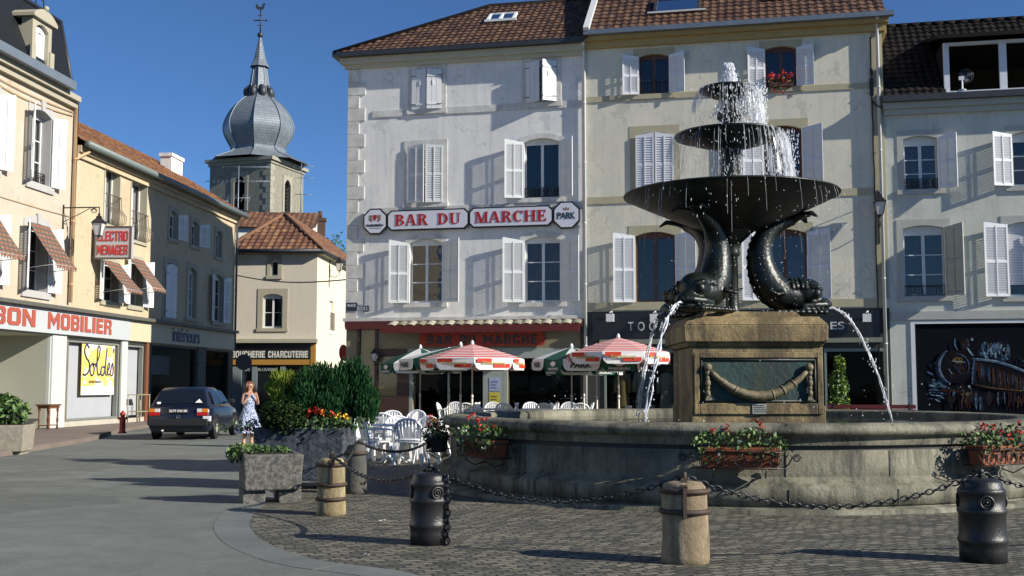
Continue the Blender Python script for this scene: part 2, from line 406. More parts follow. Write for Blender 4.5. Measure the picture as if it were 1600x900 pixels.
# ------------------------------------------------------------------ ground
def ground_material(name, kind):
    m = bpy.data.materials.new(name); m.use_nodes = True
    N = m.node_tree.nodes; L = m.node_tree.links; b = N['Principled BSDF']
    tc = N.new('ShaderNodeTexCoord')
    def noise(sc, det=6, rough=.65, src=None):
        n = N.new('ShaderNodeTexNoise'); n.inputs['Scale'].default_value = sc; n.inputs['Detail'].default_value = det; n.inputs['Roughness'].default_value = rough
        L.new(src or tc.outputs['Object'], n.inputs['Vector']); return n
    def ramp(sock, pts):
        r = N.new('ShaderNodeValToRGB'); r.color_ramp.elements[0].position = pts[0][0]; r.color_ramp.elements[0].color = (*pts[0][1], 1)
        r.color_ramp.elements[1].position = pts[-1][0]; r.color_ramp.elements[1].color = (*pts[-1][1], 1)
        for p in pts[1:-1]:
            e = r.color_ramp.elements.new(p[0]); e.color = (*p[1], 1)
        L.new(sock, r.inputs[0]); return r.outputs[0]
    def mixc(f, a, c, mode='MIX'):
        x = N.new('ShaderNodeMix'); x.data_type = 'RGBA'; x.blend_type = mode
        if isinstance(f, float): x.inputs['Factor'].default_value = f
        else: L.new(f, x.inputs['Factor'])
        L.new(a, x.inputs['A']); L.new(c, x.inputs['B']); return x.outputs['Result']
    bp = N.new('ShaderNodeBump'); L.new(bp.outputs[0], b.inputs['Normal'])
    if kind == 'asphalt':
        c1 = ramp(noise(.35, 5).outputs[0], [(.3,(.125,.138,.128)), (.7,(.185,.198,.185))])
        c2 = ramp(noise(170, 2).outputs[0], [(.35,(.55,.55,.55)), (.68,(1.35,1.35,1.3))])
        c3 = ramp(noise(2.2, 8, .75).outputs[0], [(.35,(.8,.8,.8)), (.65,(1.12,1.12,1.12))])
        c4 = ramp(noise(.17, 10, .6).outputs[0], [(.535,(1,1,1)), (.545,(.80,.80,.81))]); c5 = ramp(noise(1.4, 12, .8).outputs[0], [(.60,(1,1,1)), (.70,(.72,.72,.72))])
        L.new(mixc(1.0, mixc(1.0, mixc(1.0, mixc(1.0, c1, c2, 'MULTIPLY'), c3, 'MULTIPLY'), c4, 'MULTIPLY'), c5, 'MULTIPLY'), b.inputs['Base Color'])
        bp.inputs['Strength'].default_value = .35; bp.inputs['Distance'].default_value = .006
        L.new(noise(190, 3).outputs[0], bp.inputs['Height']); b.inputs['Roughness'].default_value = .85
    elif kind == 'setts':
        # courses of small stone setts that wander a little
        nz = noise(.55, 2); nz2 = noise(5.0, 2)
        def warp(src, n, amt):
            s = N.new('ShaderNodeVectorMath'); s.operation = 'SUBTRACT'; s.inputs[1].default_value = (.5,.5,.5); L.new(n.outputs['Color'], s.inputs[0])
            k = N.new('ShaderNodeVectorMath'); k.operation = 'SCALE'; k.inputs['Scale'].default_value = amt; L.new(s.outputs[0], k.inputs[0])
            a = N.new('ShaderNodeVectorMath'); a.operation = 'ADD'; L.new(src, a.inputs[0]); L.new(k.outputs[0], a.inputs[1]); return a.outputs[0]
        w = warp(warp(tc.outputs['Object'], nz, .6), nz2, .075)
        mp = N.new('ShaderNodeMapping'); mp.inputs['Rotation'].default_value = (0, 0, R(-24)); L.new(w, mp.inputs[0])
        br = N.new('ShaderNodeTexBrick'); br.offset = .5; br.inputs['Scale'].default_value = 1.0
        br.inputs['Brick Width'].default_value = .17; br.inputs['Row Height'].default_value = .092
        br.inputs['Mortar Size'].default_value = .013; br.inputs['Mortar Smooth'].default_value = .25; br.inputs['Bias'].default_value = 0
        br.inputs['Color1'].default_value = (.065,.064,.052,1); br.inputs['Color2'].default_value = (.215,.205,.155,1); br.inputs['Mortar'].default_value = (.030,.030,.024,1)
        L.new(mp.outputs[0], br.inputs['Vector'])
        c3 = ramp(noise(1.1, 6, .7).outputs[0], [(.3,(.72,.74,.78)), (.7,(1.18,1.15,1.08))])
        c4 = ramp(noise(55, 4).outputs[0], [(.3,(.75,.75,.75)), (.7,(1.25,1.25,1.25))])
        L.new(mixc(1.0, mixc(1.0, br.outputs['Color'], c3, 'MULTIPLY'), c4, 'MULTIPLY'), b.inputs['Base Color'])
        iv = N.new('ShaderNodeMath'); iv.operation = 'MULTIPLY_ADD'; iv.inputs[1].default_value = -1.0; iv.inputs[2].default_value = 1.0
        L.new(br.outputs['Fac'], iv.inputs[0])
        ad = N.new('ShaderNodeMath'); ad.operation = 'MULTIPLY_ADD'; ad.inputs[1].default_value = .55
        L.new(noise(24, 4).outputs[0], ad.inputs[0]); L.new(iv.outputs[0], ad.inputs[2])
        L.new(ad.outputs[0], bp.inputs['Height'])
        bp.inputs['Strength'].default_value = 1.0; bp.inputs['Distance'].default_value = .022; b.inputs['Roughness'].default_value = .7
    elif kind == 'kerbstone':
        c1 = ramp(noise(1.5, 6).outputs[0], [(.3,(.105,.118,.112)), (.7,(.165,.178,.168))])
        c2 = ramp(noise(120, 3).outputs[0], [(.3,(.75,.75,.75)), (.7,(1.2,1.2,1.2))])
        L.new(mixc(1.0, c1, c2, 'MULTIPLY'), b.inputs['Base Color'])
        bp.inputs['Strength'].default_value = .3; bp.inputs['Distance'].default_value = .006
        L.new(noise(60, 4).outputs[0], bp.inputs['Height']); b.inputs['Roughness'].default_value = .8
    elif kind == 'pavement':
        c1 = ramp(noise(.8, 6).outputs[0], [(.3,(.145,.115,.095)), (.7,(.20,.165,.14))])
        c2 = ramp(noise(130, 3).outputs[0], [(.3,(.75,.75,.75)), (.7,(1.2,1.2,1.2))])
        L.new(mixc(1.0, c1, c2, 'MULTIPLY'), b.inputs['Base Color'])
        bp.inputs['Strength'].default_value = .3; bp.inputs['Distance'].default_value = .005
        L.new(noise(140, 3).outputs[0], bp.inputs['Height']); b.inputs['Roughness'].default_value = .85
    else:
        c1 = ramp(noise(.05, 6).outputs[0], [(.3,(.06,.065,.05)), (.7,(.11,.11,.09))])
        L.new(c1, b.inputs['Base Color']); b.inputs['Roughness'].default_value = .95
        L.new(noise(10, 4).outputs[0], bp.inputs['Height']); bp.inputs['Strength'].default_value = .2
    return m
def sheet(name, pts, z, m):
    g = MB(); g.add([(p[0], p[1], z) for p in pts], [tuple(range(len(pts)))])
    return struct(g.build(name, m))
sheet('ground', [(-700,-300),(700,-300),(700,1300),(-700,1300)], -.008, ground_material('far_ground', 'earth'))
sheet('road', [(-60,-40),(60,-40),(60,130),(-60,130)], -.004, ground_material('asphalt', 'asphalt'))

edge_px = [(620,912),(562,899),(450,884),(390,867),(348,846),(334,823),(347,802),(372,786)]
edge = [Vector((-.2,8.2)), ] + [gpt(*p).xy for p in edge_px] + [Vector((-3.45,16.2)), Vector((-3.6,20)), Vector((-4.6,30)), Vector((-6.2,39.6))]
edge = [Vector((10.5,4.2)), Vector((6.5,5.0)), Vector((2.6,6.6))] + edge
eo = spline([(p.x, p.y, 0) for p in edge], 8)
def offset_curve(c, d):
    out = []
    for i, p in enumerate(c):
        t = (c[min(i+1,len(c)-1)] - c[max(i-1,0)]).normalized()
        out.append(p + Vector((t.y, -t.x, 0))*d)
    return out
ei = offset_curve(eo, .36)
sheet('sett_paving', [(p.x, p.y) for p in offset_curve(eo, .2)] + [(16,42),(60,42),(60,4.2)], -.0025, ground_material('stone_setts', 'setts'))
# flat kerb stones laid in the curve, each about a metre long, their tops a finger above the road
kb = MB()
acc = 0.0; runs = [[0]]
for i in range(1, len(eo)):
    acc += (eo[i]-eo[i-1]).length; runs[-1].append(i)
    if acc > .85: runs.append([i]); acc = 0.0
for run in runs:
    if len(run) < 2: continue
    P = [eo[i] for i in run]; Q = [ei[i] for i in run]; d = (P[-1]-P[0]).normalized()*.006; P[0] = P[0]+d; Q[0] = Q[0]+d; P[-1] = P[-1]-d; Q[-1] = Q[-1]-d
    zt_ = -.0008+random.uniform(-.0006,.0006); k = len(P)
    vs = [(p.x,p.y,zt_) for p in P] + [(q.x,q.y,zt_) for q in Q] + [(p.x,p.y,-.03) for p in P] + [(q.x,q.y,-.03) for q in Q]
    fs = [(i,i+1,k+i+1,k+i) for i in range(k-1)] + [(i,i+1,2*k+i+1,2*k+i) for i in range(k-1)] + [(k+i,k+i+1,3*k+i+1,3*k+i) for i in range(k-1)] + [(0,k,3*k,2*k),(k-1,2*k-1,4*k-1,3*k-1)]
    kb.add(vs, fs)
struct(kb.build('kerb_strip', ground_material('kerb_stone', 'kerbstone')))

# pavement along the shops on the left, a real step above the road
PAVE = .11
pv = MB(); M_pave = ground_material('pinkish_pavement', 'pavement')
pave_pts = [(-19.5,4),(-8.8,4),(-9.6,16),(-10.5,23.6),(-11.1,30.3),(-12.2,35.5),(-12.7,39.6),(-12.3,62),(-13.6,62)]
pv.slab([(p[0],p[1]) for p in pave_pts][::-1], -.05, PAVE)
struct(pv.build('pavement', M_pave))

# ------------------------------------------------------------------ façade helpers
def pierce(mb, x0, x1, z0, z1, holes, depth=.34, M=None, y=0.0):
    """a wall face with rectangular openings and their reveals"""
    xs = sorted({x0, x1} | {min(max(h[0],x0),x1) for h in holes} | {min(max(h[1],x0),x1) for h in holes})
    zs = sorted({z0, z1} | {min(max(h[2],z0),z1) for h in holes} | {min(max(h[3],z0),z1) for h in holes})
    st = len(mb.v)
    for i in range(len(xs)-1):
        for j in range(len(zs)-1):
            cx = (xs[i]+xs[i+1])/2; cz = (zs[j]+zs[j+1])/2
            if any(h[0] < cx < h[1] and h[2] < cz < h[3] for h in holes): continue
            mb.add([(xs[i],y,zs[j]),(xs[i+1],y,zs[j]),(xs[i+1],y,zs[j+1]),(xs[i],y,zs[j+1])], [(0,1,2,3)])
    for a, b, c, d in holes:
        mb.add([(a,y,c),(b,y,c),(b,y,d),(a,y,d),(a,y+depth,c),(b,y+depth,c),(b,y+depth,d),(a,y+depth,d)],
               [(0,1,5,4),(1,2,6,5),(2,3,7,6),(3,0,4,7)])
    if M is not None: mb.xform(M, st)

def arch_pts(u0, u1, zs, rise, n=9):
    if rise <= .001: return [(u0, zs), (u1, zs)]
    return [(lerp(u0,u1,i/n), zs + rise*(1-(2*i/n-1)**2)) for i in range(n+1)]

def shutter_mb(w, h, kind='louvre', slope=0.0, rod=True, t=.035):
    mb = MB(); st = .055
    if kind == 'louvre':
        mb.box(0, st, -t/2, t/2, 0, h); mb.box(w-st, w, -t/2, t/2, 0, h+slope)
        rails = [(0,.09),(h*.47,h*.47+.08),(h-.09,h)]
        for a, b in rails[:2]: mb.box(st, w-st, -t/2+.002, t/2-.002, a, b)
        mb.prism([(st,h-.09),(w-st,h-.09),(w-st,h+slope),(st,h)], -t/2+.002, t/2-.002)
        for a, b in ((rails[0][1], rails[1][0]), (rails[1][1], rails[2][0])):
            n = max(4, int((b-a)/.075)); st2 = (b-a)/n
            for k in range(n):
                zc = a + (k+.5)*st2
                vs = [(st,-t*.45,zc-st2*.46),(w-st,-t*.45,zc-st2*.46),(w-st,t*.45,zc+st2*.40),(st,t*.45,zc+st2*.40)]
                vs += [(x, y, z+.010) for x, y, z in vs]
                mb.add(vs, [(0,1,2,3),(7,6,5,4),(0,4,5,1),(1,5,6,2),(2,6,7,3),(3,7,4,0)])
        if rod:
            mb.box(w/2-.012, w/2+.012, t/2-.004, t/2+.012, .05, h-.05)
            mb.box(w/2-.012, w/2+.012, -t/2-.012, -t/2+.004, .05, h-.05)
    else:
        n = 3
        for k in range(n): mb.box(w*k/n+.004, w*(k+1)/n-.004, -t/2, t/2, 0, h + slope*(k+.5)/n)
        for z in (.12*h, .86*h): mb.box(.02, w-.02, -t/2-.018, -t/2+.002, z-.03, z+.03)
        mb.box(w*.55, w*.55+.03, -t/2-.02, -t/2, .62*h, .74*h)
        mb.m = 1
        for z in (.12*h, .86*h): mb.box(-.03, .3*w, -t/2-.024, -t/2-.018, z-.012, z+.012)
        mb.m = 0
    return mb

def railing_mb(u0, u1, z0, h, y, style='plain'):
    mb = MB()
    mb.box(u0, u1, y-.012, y+.012, z0+h-.025, z0+h); mb.box(u0, u1, y-.012, y+.012, z0+.03, z0+.055)
    n = max(3, int((u1-u0)/.11))
    for i in range(n+1):
        x = lerp(u0+.01, u1-.01, i/n); mb.box(x-.008, x+.008, y-.008, y+.008, z0+.055, z0+h-.025)
    if style == 'scroll':
        for i in range(n):
            x = lerp(u0+.01, u1-.01, (i+.5)/n)
            for zc in (z0+h*.35, z0+h*.68):
                mb.tube([(x+.042*math.cos(a), y, zc+.05*math.sin(a)) for a in [2*math.pi*k/9 for k in range(9)]], .008, 5, closed=True)
    return mb

def window(b, u0, u1, z0, z1, rise=.10, sw=.17, sill=.16, proud=.03, smat=None, fmat=None, rows=3, cols=2, fw=.055,
           curtain=None, cmat=None, shutters=(), shmat=None, rail=None, inset=.15, oarch=False, blind=None, key=False, glazed=True, gm=None, holes=None, label=None, head=0.0, open_leaf=False):
    """one window: frame mesh with surround, pane, shutters, curtain and railing below it; z1 is the crown of the opening"""
    fmat = fmat or M_white_paint; shmat = shmat or M_white_paint; smat = smat or M_white_stone
    if holes is not None: holes.append((u0-.01, u1+.01, z0-.01, z1+.01))
    f = MB(); y0 = inset; y1 = inset+.06
    um = (u0+u1)/2; zt = z1
    f.box(u0, u0+fw, y0, y1, z0, zt); f.box(u1-fw, u1, y0, y1, z0, zt)
    f.box(u0+fw, u1-fw, y0, y1, z0, z0+fw*1.3); f.box(u0+fw, u1-fw, y0, y1, zt-fw*1.3-head-rise, zt)
    zb0 = z0+fw*1.3; zb1 = zt-fw*1.3-head-rise
    if cols == 2: f.box(um-.05, um+.05, y0-.008, y1, zb0, zb1)
    for k in range(1, rows):
        z = lerp(zb0, zb1, k/rows)
        if cols == 2:
            f.box(u0+fw, um-.05, y0+.01, y1-.01, z-.016, z+.016); f.box(um+.05, u1-fw, y0+.01, y1-.01, z-.016, z+.016)
        else: f.box(u0+fw, u1-fw, y0+.01, y1-.01, z-.016, z+.016)
    w = f.build('window', fmat, b)
    if label: w['label'] = label
    if sw:
        s = MB(); zs = z1-rise
        yb = inset-.002
        s.box(u0-sw, u0, -proud, yb, z0, zs); s.box(u1, u1+sw, -proud, yb, z0, zs)
        s.box(u0-sw-.03, u1+sw+.03, -proud-.04, yb, z0-sill, z0)
        top = [(u1+sw, z1+sw), (u0-sw, z1+sw)] if not oarch else [(p[0], p[1]) for p in arch_pts(u0-sw, u1+sw, zs+sw*.85, rise*1.25)][::-1]
        s.prism([(u0-sw, zs)] + arch_pts(u0, u1, zs, rise) + [(u1+sw, zs)] + top, -proud, yb)
        if key: s.prism([(um-.09,z1-.02),(um+.09,z1-.02),(um+.13,z1+sw+.07),(um-.13,z1+sw+.07)], -proud-.05, -proud+.01)
        s.build('surround', smat, w)
    if glazed:
        p = MB(); p.add([(u0+.02,y0+.03,z0+.02),(u1-.02,y0+.03,z0+.02),(u1-.02,y0+.03,z1-.02),(u0+.02,y0+.03,z1-.02)], [(0,1,2,3)])
        p.build('pane', gm or M_glass, w)
    if curtain:
        c = MB(); yc = y1+.10; n = 26
        spans = {'full': [(u0, u1)], 'sides': [(u0, lerp(u0,u1,.28)), (lerp(u0,u1,.72), u1)], 'right': [(lerp(u0,u1,.5), u1)], 'tied': None}[curtain]
        if spans:
            for a, e in spans:
                vs = []
                for i in range(n+1):
                    x = lerp(a, e, i/n); yy = yc + .025*math.sin(i*1.9+a*7)
                    vs += [(x, yy, z0), (x, yy, z1-rise*.3)]
                c.smooth = True; c.add(vs, [(2*i,2*i+2,2*i+3,2*i+1) for i in range(n)])
        else:
            for sgn, a in ((1,u0),(-1,u1)):
                vs = []; hh = z1-z0
                for i in range(n+1):
                    t = i/n
                    for k in range(9):
                        q = k/8; wd = (u1-u0)*.5*(1 - .62*math.sin(math.pi*min(1,max(0,(1-q)))**.8)) if q < .999 else (u1-u0)*.5
                        vs.append((a + sgn*t*wd, yc+.02*math.sin(i*1.9), z0+hh*q))
                c.smooth = True; c.add(vs, [(9*i+k, 9*(i+1)+k, 9*(i+1)+k+1, 9*i+k+1) for i in range(n) for k in range(8)])
        c.build('curtain', cmat or M_net, w)
    if blind is not None:
        bl = MB(); zb = lerp(z0, z1, blind); n = int((z1-zb)/.05)
        for k in range(n):
            z = lerp(zb, z1, (k+.5)/n); bl.box(u0+fw*.5, u1-fw*.5, y0-.03, y0-.012, z-.022, z+.020)
        bl.build('roller_blind', M_lilac_paint, w)
    if rail: railing_mb(u0, u1, z0, rail[0], .02 if len(rail) < 3 else rail[2], rail[1]).build('railing', M_metal_black, w)
    for sh in shutters:
        side, ww, ang, kind = sh[:4]; m = sh[4] if len(sh) > 4 else shmat
        hgt = (z1-z0-rise) + .02
        mb = shutter_mb(ww, hgt, kind, rise*.7)
        if side == 'L':
            mb.build('shutter', [m, M_metal_black], w, (u0-.015, -proud-.045, z0), (0,0,-R(ang)))
        else:
            mb.xform(Matrix.Scale(-1, 4, (1,0,0)))
            mb.build('shutter', [m, M_metal_black], w, (u1+.015, -proud-.045, z0), (0,0,R(ang)))
    return w

def tile_roof(mb, poly, fmap, tw=.25, rh=.34, wave=.032, lift=.035):
    """clay tiles laid over a roof slope: poly is in (along the eave, up the slope), fmap turns (u, s, height) into a point"""
    def inside(u, s):
        c = False; n = len(poly)
        for i in range(n):
            x0,y0 = poly[i]; x1,y1 = poly[i-1]
            if (y0 > s) != (y1 > s) and u < (x1-x0)*(s-y0)/(y1-y0)+x0: c = not c
        return c
    us = [p[0] for p in poly]; ss = [p[1] for p in poly]
    prof = [0, .5, 1, .55, .1, 0]
    r = 0; s = min(ss)
    while s < max(ss):
        u = min(us)
        while u < max(us):
            if inside(u+tw/2, s+rh*.5):
                vs = []; jit = random.uniform(-.006,.006)
                for (sj, lf) in ((s-.02, lift), (s+rh+.02, 0.0)):
                    for k in range(6): vs.append(fmap(u+tw*k/5*1.02, sj, lf+wave*prof[k]+jit))
                for k in range(6): vs.append(fmap(u+tw*k/5*1.02, s-.02, lf*0+wave*prof[k]*.3-.01))
                mb.smooth = False
                mb.add(vs, [(k,k+1,k+7,k+6) for k in range(5)] + [(12+k,13+k,k+1,k) for k in range(5)])
            u += tw
        s += rh
def plane_poly(mb, poly, fmap, h=-.01):
    mb.add([fmap(p[0], p[1], h) for p in poly], [tuple(range(len(poly)))])

def pipe(parent, u, z0, z1, y=-.09, r=.05, m=None, name='downpipe', extra=None):
    mb = MB(); pts = [(u,y,z0),(u,y,z1)]
    if extra: pts += extra
    mb.tube(pts, r, 8)
    z = z0+.6
    while z < z1: mb.tube([(u,y,z-.02),(u,y,z+.02)], r*1.25, 8); z += 2.1
    return mb.build(name, m or M_pipe, parent)

def lantern(name, label, loc, rz=0, scale=1.0, bracket=None, group='wall lanterns', pane=None):
    """a four-sided street lantern, its base ring at the origin; bracket: list of tubes in local coordinates"""
    t = thing(name, label, 'street lamp', loc, rz, group)
    s = scale
    c = MB()
    c.taper((0,0), .10*s,.10*s,.20*s,.20*s,-.03*s,.0)
    for sx in (-1,1):
        for sy in (-1,1): c.bar((sx*.09*s,sy*.09*s,0),(sx*.17*s,sy*.17*s,.42*s),.022*s)
    c.taper((0,0), .40*s,.40*s,.36*s,.36*s,.42*s,.45*s); c.taper((0,0), .38*s,.38*s,.12*s,.12*s,.45*s,.62*s)
    c.taper((0,0), .16*s,.16*s,.12*s,.12*s,.62*s,.68*s); c.ball((0,0,.73*s), .05*s, 8); c.ball((0,0,-.07*s), .04*s, 8)
    c.build('lamp_cage', M_metal_black, t)
    g = MB(); g.taper((0,0), .18*s,.18*s,.33*s,.33*s,.005*s,.415*s)
    g.build('lamp_glass', pane or mat('milky_lamp_glass', (.62,.62,.60), .25, (.5,.5,.5), 2, .4), t)
    if bracket:
        bm = MB()
        for pts, r in bracket: bm.tube(pts, r, 7)
        bm.build('bracket', M_metal_black, t)
    return t
# ------------------------------------------------------------------ the two tall houses and the grey house behind the fountain
FD = Facade((-259/FPX*40.5, 40.5), -12.0)
PX = lambda px, py=560: FD.u(px, py)
PZ = lambda px, py: FD.z(px, py)
def rect(F, l, r, t, b, yref=None):
    my = (t+b)/2; mx = (l+r)/2
    return F.u(l, my), F.u(r, my), F.z(mx, b), F.z(mx, t)
UB1 = PX(918); UY1 = PX(1389); UG1 = PX(1600)+9
def house(name, label, F, **k):
    return thing(name, label, 'building', (F.o.x, F.o.y, 0), F.th)

# ---- white bar building
bar = house('bar_building', 'tall white plastered house with the bar on its ground floor and dark zinc gutter', FD)
holes = []
sh = lambda *a: a
r_ = rect(FD, 645, 690, 108, 171); window(bar, *r_, rise=.10, shutters=[('L',(r_[1]-r_[0])/2,2,'board'),('R',(r_[1]-r_[0])/2,7,'board')], holes=holes, rows=2)
r_ = rect(FD, 823, 869, 96, 160); window(bar, *r_, rise=.08, shutters=[('L',(r_[1]-r_[0])/2,14,'board'),('R',(r_[1]-r_[0])/2,33,'board')], holes=holes, rows=2)
r_ = rect(FD, 639, 692, 226, 317); window(bar, *r_, rise=.08, shutters=[('L',(r_[1]-r_[0])/2,10,'louvre'),('R',(r_[1]-r_[0])/2,4,'louvre')], holes=holes)
r_ = rect(FD, 819, 874, 216, 309); window(bar, *r_, rise=.14, rows=1, curtain='full', cmat=M_teal_curtain, rail=(.36,'scroll'), oarch=True, shutters=[('L',.66,162,'louvre'),('R',.52,158,'louvre')], holes=holes)
r_ = rect(FD, 640, 691, 373, 473); window(bar, *r_, rise=.16, rows=3, curtain='right', cmat=M_brown_curtain, oarch=True, fmat=M_white_paint, shutters=[('L',.70,168,'louvre'),('R',.68,164,'louvre')], holes=holes)
r_ = rect(FD, 820, 876, 369, 472); window(bar, *r_, rise=.16, rows=3, curtain='full', cmat=M_brown_curtain, oarch=True, fmat=M_white_paint, shutters=[('L',.74,166,'louvre'),('R',.70,161,'louvre')], holes=holes)
Z1 = PZ(730, 497); ZE = PZ(730, 92)          # ledge over the shop, wall top
BD = 9.0
# ground floor opening of the bar
gz = PZ(760, 520)
bar_open = [(PX(562), PX(586), PZ(575,612), PZ(575,514)), (PX(590), PX(621), PZ(605,620), PZ(605,556)), (PX(646), PX(755), .12, PZ(700,560)), (PX(793), PX(907), .35, PZ(850,560))]
wm = MB()
pierce(wm, 0, UB1, Z1, ZE, holes)
wm.m = 1; pierce(wm, 0, UB1, -.2, Z1, bar_open, .3)
wm.m = 0
wm.add([(0,0,-.2),(0,BD,-.2),(0,BD,ZE),(0,0,ZE)], [(0,1,2,3)]); wm.add([(UB1,BD,-.2),(0,BD,-.2),(0,BD,ZE),(UB1,BD,ZE)], [(0,1,2,3)]); wm.add([(UB1,.05,-.2),(UB1,BD,-.2),(UB1,BD,ZE),(UB1,.05,ZE)],[(0,1,2,3)])
M_bar_front = mat('shaded_cream_panels', (.26,.225,.14), .7, (.20,.175,.115), 1.2, .5, .1, 30)  # cream darkened to stand for the deep shade under the awning
wm.build('wall', [M_white_plaster, M_bar_front], bar)
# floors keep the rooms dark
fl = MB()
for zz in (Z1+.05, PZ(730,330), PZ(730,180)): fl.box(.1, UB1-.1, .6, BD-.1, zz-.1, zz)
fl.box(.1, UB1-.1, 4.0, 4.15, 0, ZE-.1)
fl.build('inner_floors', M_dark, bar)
# string courses, quoins, ledge
q = MB()
for pyl in (330, 178): 
    z = PZ(600, pyl); q.box(.9, UB1-.12, -.035, .02, z-.12, z+.12)
zq = Z1+.05; k = 0
while zq < ZE-.35:
    wq = .62 if k % 2 else .40; q.box(-.03, wq, -.038-.004*(k%2), .02, zq, zq+.46); q.box(-.034-.004*(k%2), 0, .02, .5 if k%2 else .75, zq, zq+.46); zq += .475; k += 1
q.box(-.10, UB1-.02, -.10, .03, Z1-.07, Z1+.05); q.box(-.05, UB1-.02, -.06, .03, Z1-.28, Z1-.072)
q.build('stone_trim', M_white_stone, bar)
# eaves and roof
EV = MB()
EV.prism([(0,0)]*0 or [(-.12,ZE),(UB1-.02,ZE),(UB1-.02,ZE+.34),(-.30,ZE+.34)], -.24, .05)
EV.box(-.30, -.02, -.238, BD, ZE+.05, ZE+.338)
EV.box(-.14, UB1-.02, -.13, .03, ZE-.14, ZE-.002)
EV.build('eaves_cornice', mat('cream_eaves', (.52,.49,.36), .8, (.42,.40,.30), 2, .5, .2, 30), bar)
gt = MB(); gt.box(-.50, UB1-.01, -.46, -.242, ZE+.24, ZE+.42); gt.box(-.50, -.302, -.24, BD, ZE+.24, ZE+.42)
gt.build('gutter', M_dark_zinc, bar)
ZR = ZE+.36; run = 4.1; sl = math.atan2(2.75, run); SL = run/math.cos(sl)
def fm_bar(u, s, h): return (u, -.42 + s*math.cos(sl) - h*math.sin(sl), ZR + s*math.sin(sl) + h*math.cos(sl))
uh = PX(712, 20) + .4
pol = [(-.48, 0), (UB1+.02, 0), (UB1+.02, SL), (uh, SL)]
rf = MB(); tile_roof(rf, pol, fm_bar); roof = rf.build('roof', M_tile_brown, bar, fixn=False)
ul = MB(); plane_poly(ul, pol, fm_bar, -.03)
hipz = ZR + SL*math.sin(sl); yr = -.42+run
ul.add([(-.48,-.42,ZR-.03),(uh,yr,hipz-.03),(uh,yr+.6,hipz-.03),(-.48,BD,ZR-.03)], [(0,1,2,3)])
ul.add([(UB1,yr+.02,hipz-.03),(uh,yr,hipz-.03),(uh,yr+.6,hipz-.03),(-.48,BD,ZR-.03),(UB1,BD,ZR-.03)], [(0,1,2,3,4)])
ul.build('roof_boards', M_underlay, roof)
rd = MB(); rd.tube([(-.45,-.42,ZR+.02),(uh,yr,hipz+.03),(UB1+.1,yr,hipz+.03)], .10, 8)
rd.build('ridge', M_tile_dark, roof)
a0 = PX(745,30); skz = 2.55
sk = MB()
for (x0,x1,m) in ((a0+.02,a0+.95,0),):
    sk.add([fm_bar(x0,skz,.10),fm_bar(x1,skz,.10),fm_bar(x1,skz+.75,.16),fm_bar(x0,skz+.75,.16)],[(0,1,2,3)])
sk.m = 1
for a, b in (((a0,skz),(a0,skz+.78)), ((a0+.47,skz),(a0+.47,skz+.78)), ((a0+.97,skz),(a0+.97,skz+.78)), ((a0-.1,skz-.03),(a0+1.1,skz-.03)), ((a0-.02,skz+.78),(a0+.99,skz+.78))):
    sk.bar(fm_bar(*a,.13), fm_bar(*b,.13), .09, .09)
sk.build('skylight', [M_glass, M_white_paint], roof)
pipe(bar, UB1-.05, .1, ZE+.1, -.10, .055, M_pipe, extra=[(UB1-.05,-.2,ZE+.22),(UB1-.05,-.36,ZE+.30)])
# shop front joinery
sf = MB()
sf.box(PX(586), PX(590), -.05, .05, 0, PZ(588,514)); sf.box(PX(558), PX(562), -.05, .05, 0, PZ(560,514)); sf.box(PX(586)+.11, PX(637), -.045, .04, PZ(610,556)+.0, PZ(610,545))
sf.box(PX(621), PX(640), -.045, .04, 0, PZ(610,556)-.002); sf.box(PX(562)+.002, PX(621)-.002, -.044, .04, 0, PZ(600,622))
sf.box(PX(907), UB1-.12, -.05, .04, 0, Z1-.35)
sf.build('timber_front', mat('maroon_brown_timber', (.065,.030,.022), .5, (.045,.02,.016), 4, .5), bar)
bg = MB()
bg.box(bar_open[0][0]+.02, bar_open[0][1]-.02, .05, .08, bar_open[0][2]+.02, bar_open[0][3]-.02); bg.box(bar_open[1][0]+.02, bar_open[1][1]-.02, .05, .08, bar_open[1][2]+.02, bar_open[1][3]-.02)
bg.build('leaded_pane', mat('amber_bottle_glass', (.24,.20,.08), .18, (.15,.12,.04), 2.5, .6, .3, 8, coat=.4), bar)
df = MB()
for a, b in ((637,645),(755,761),(787,793)): df.box(PX(a), PX(b), -.03, .06, 0, PZ(700,560)-.002)
df.box(PX(637), PX(907), -.03, .06, PZ(700,560), PZ(700,545))
df.box(PX(699), PX(702), .05, .11, .12, PZ(700,560)-.002); df.box(PX(793)+.002, PX(907), -.02, .06, .30, .42); df.box(PX(761)+.002, PX(787)-.002, -.028, .06, .0, PZ(700,560)-.002)
df.build('door_frame', mat('grey_green_paint', (.36,.40,.36), .5, (.28,.31,.28), 3, .4), bar)
gp = MB()
for l, r, b in ((646,755,.12),(793,907,.42)): gp.add([(PX(l),.09,b),(PX(r),.09,b),(PX(r),.09,PZ(700,560)),(PX(l),.09,PZ(700,560))],[(0,1,2,3)])
gp.build('pane', M_glass_dark, bar)
# a few pale things one makes out inside the bar
ins = MB(); c0 = PX(865)
for k in range(10):
    a = 2*math.pi*k/10; ins.bar((c0,1.0,1.75),(c0+.22*math.cos(a),1.0,1.75+.22*math.sin(a)),.05,.01)
for k in range(3): ins.box(PX(872), PX(885), 1.2, 1.25, .75+.12*k, .80+.12*k)
ins.build('bar_decoration', mat('pale_ornament', (.35,.38,.36), .6), bar)

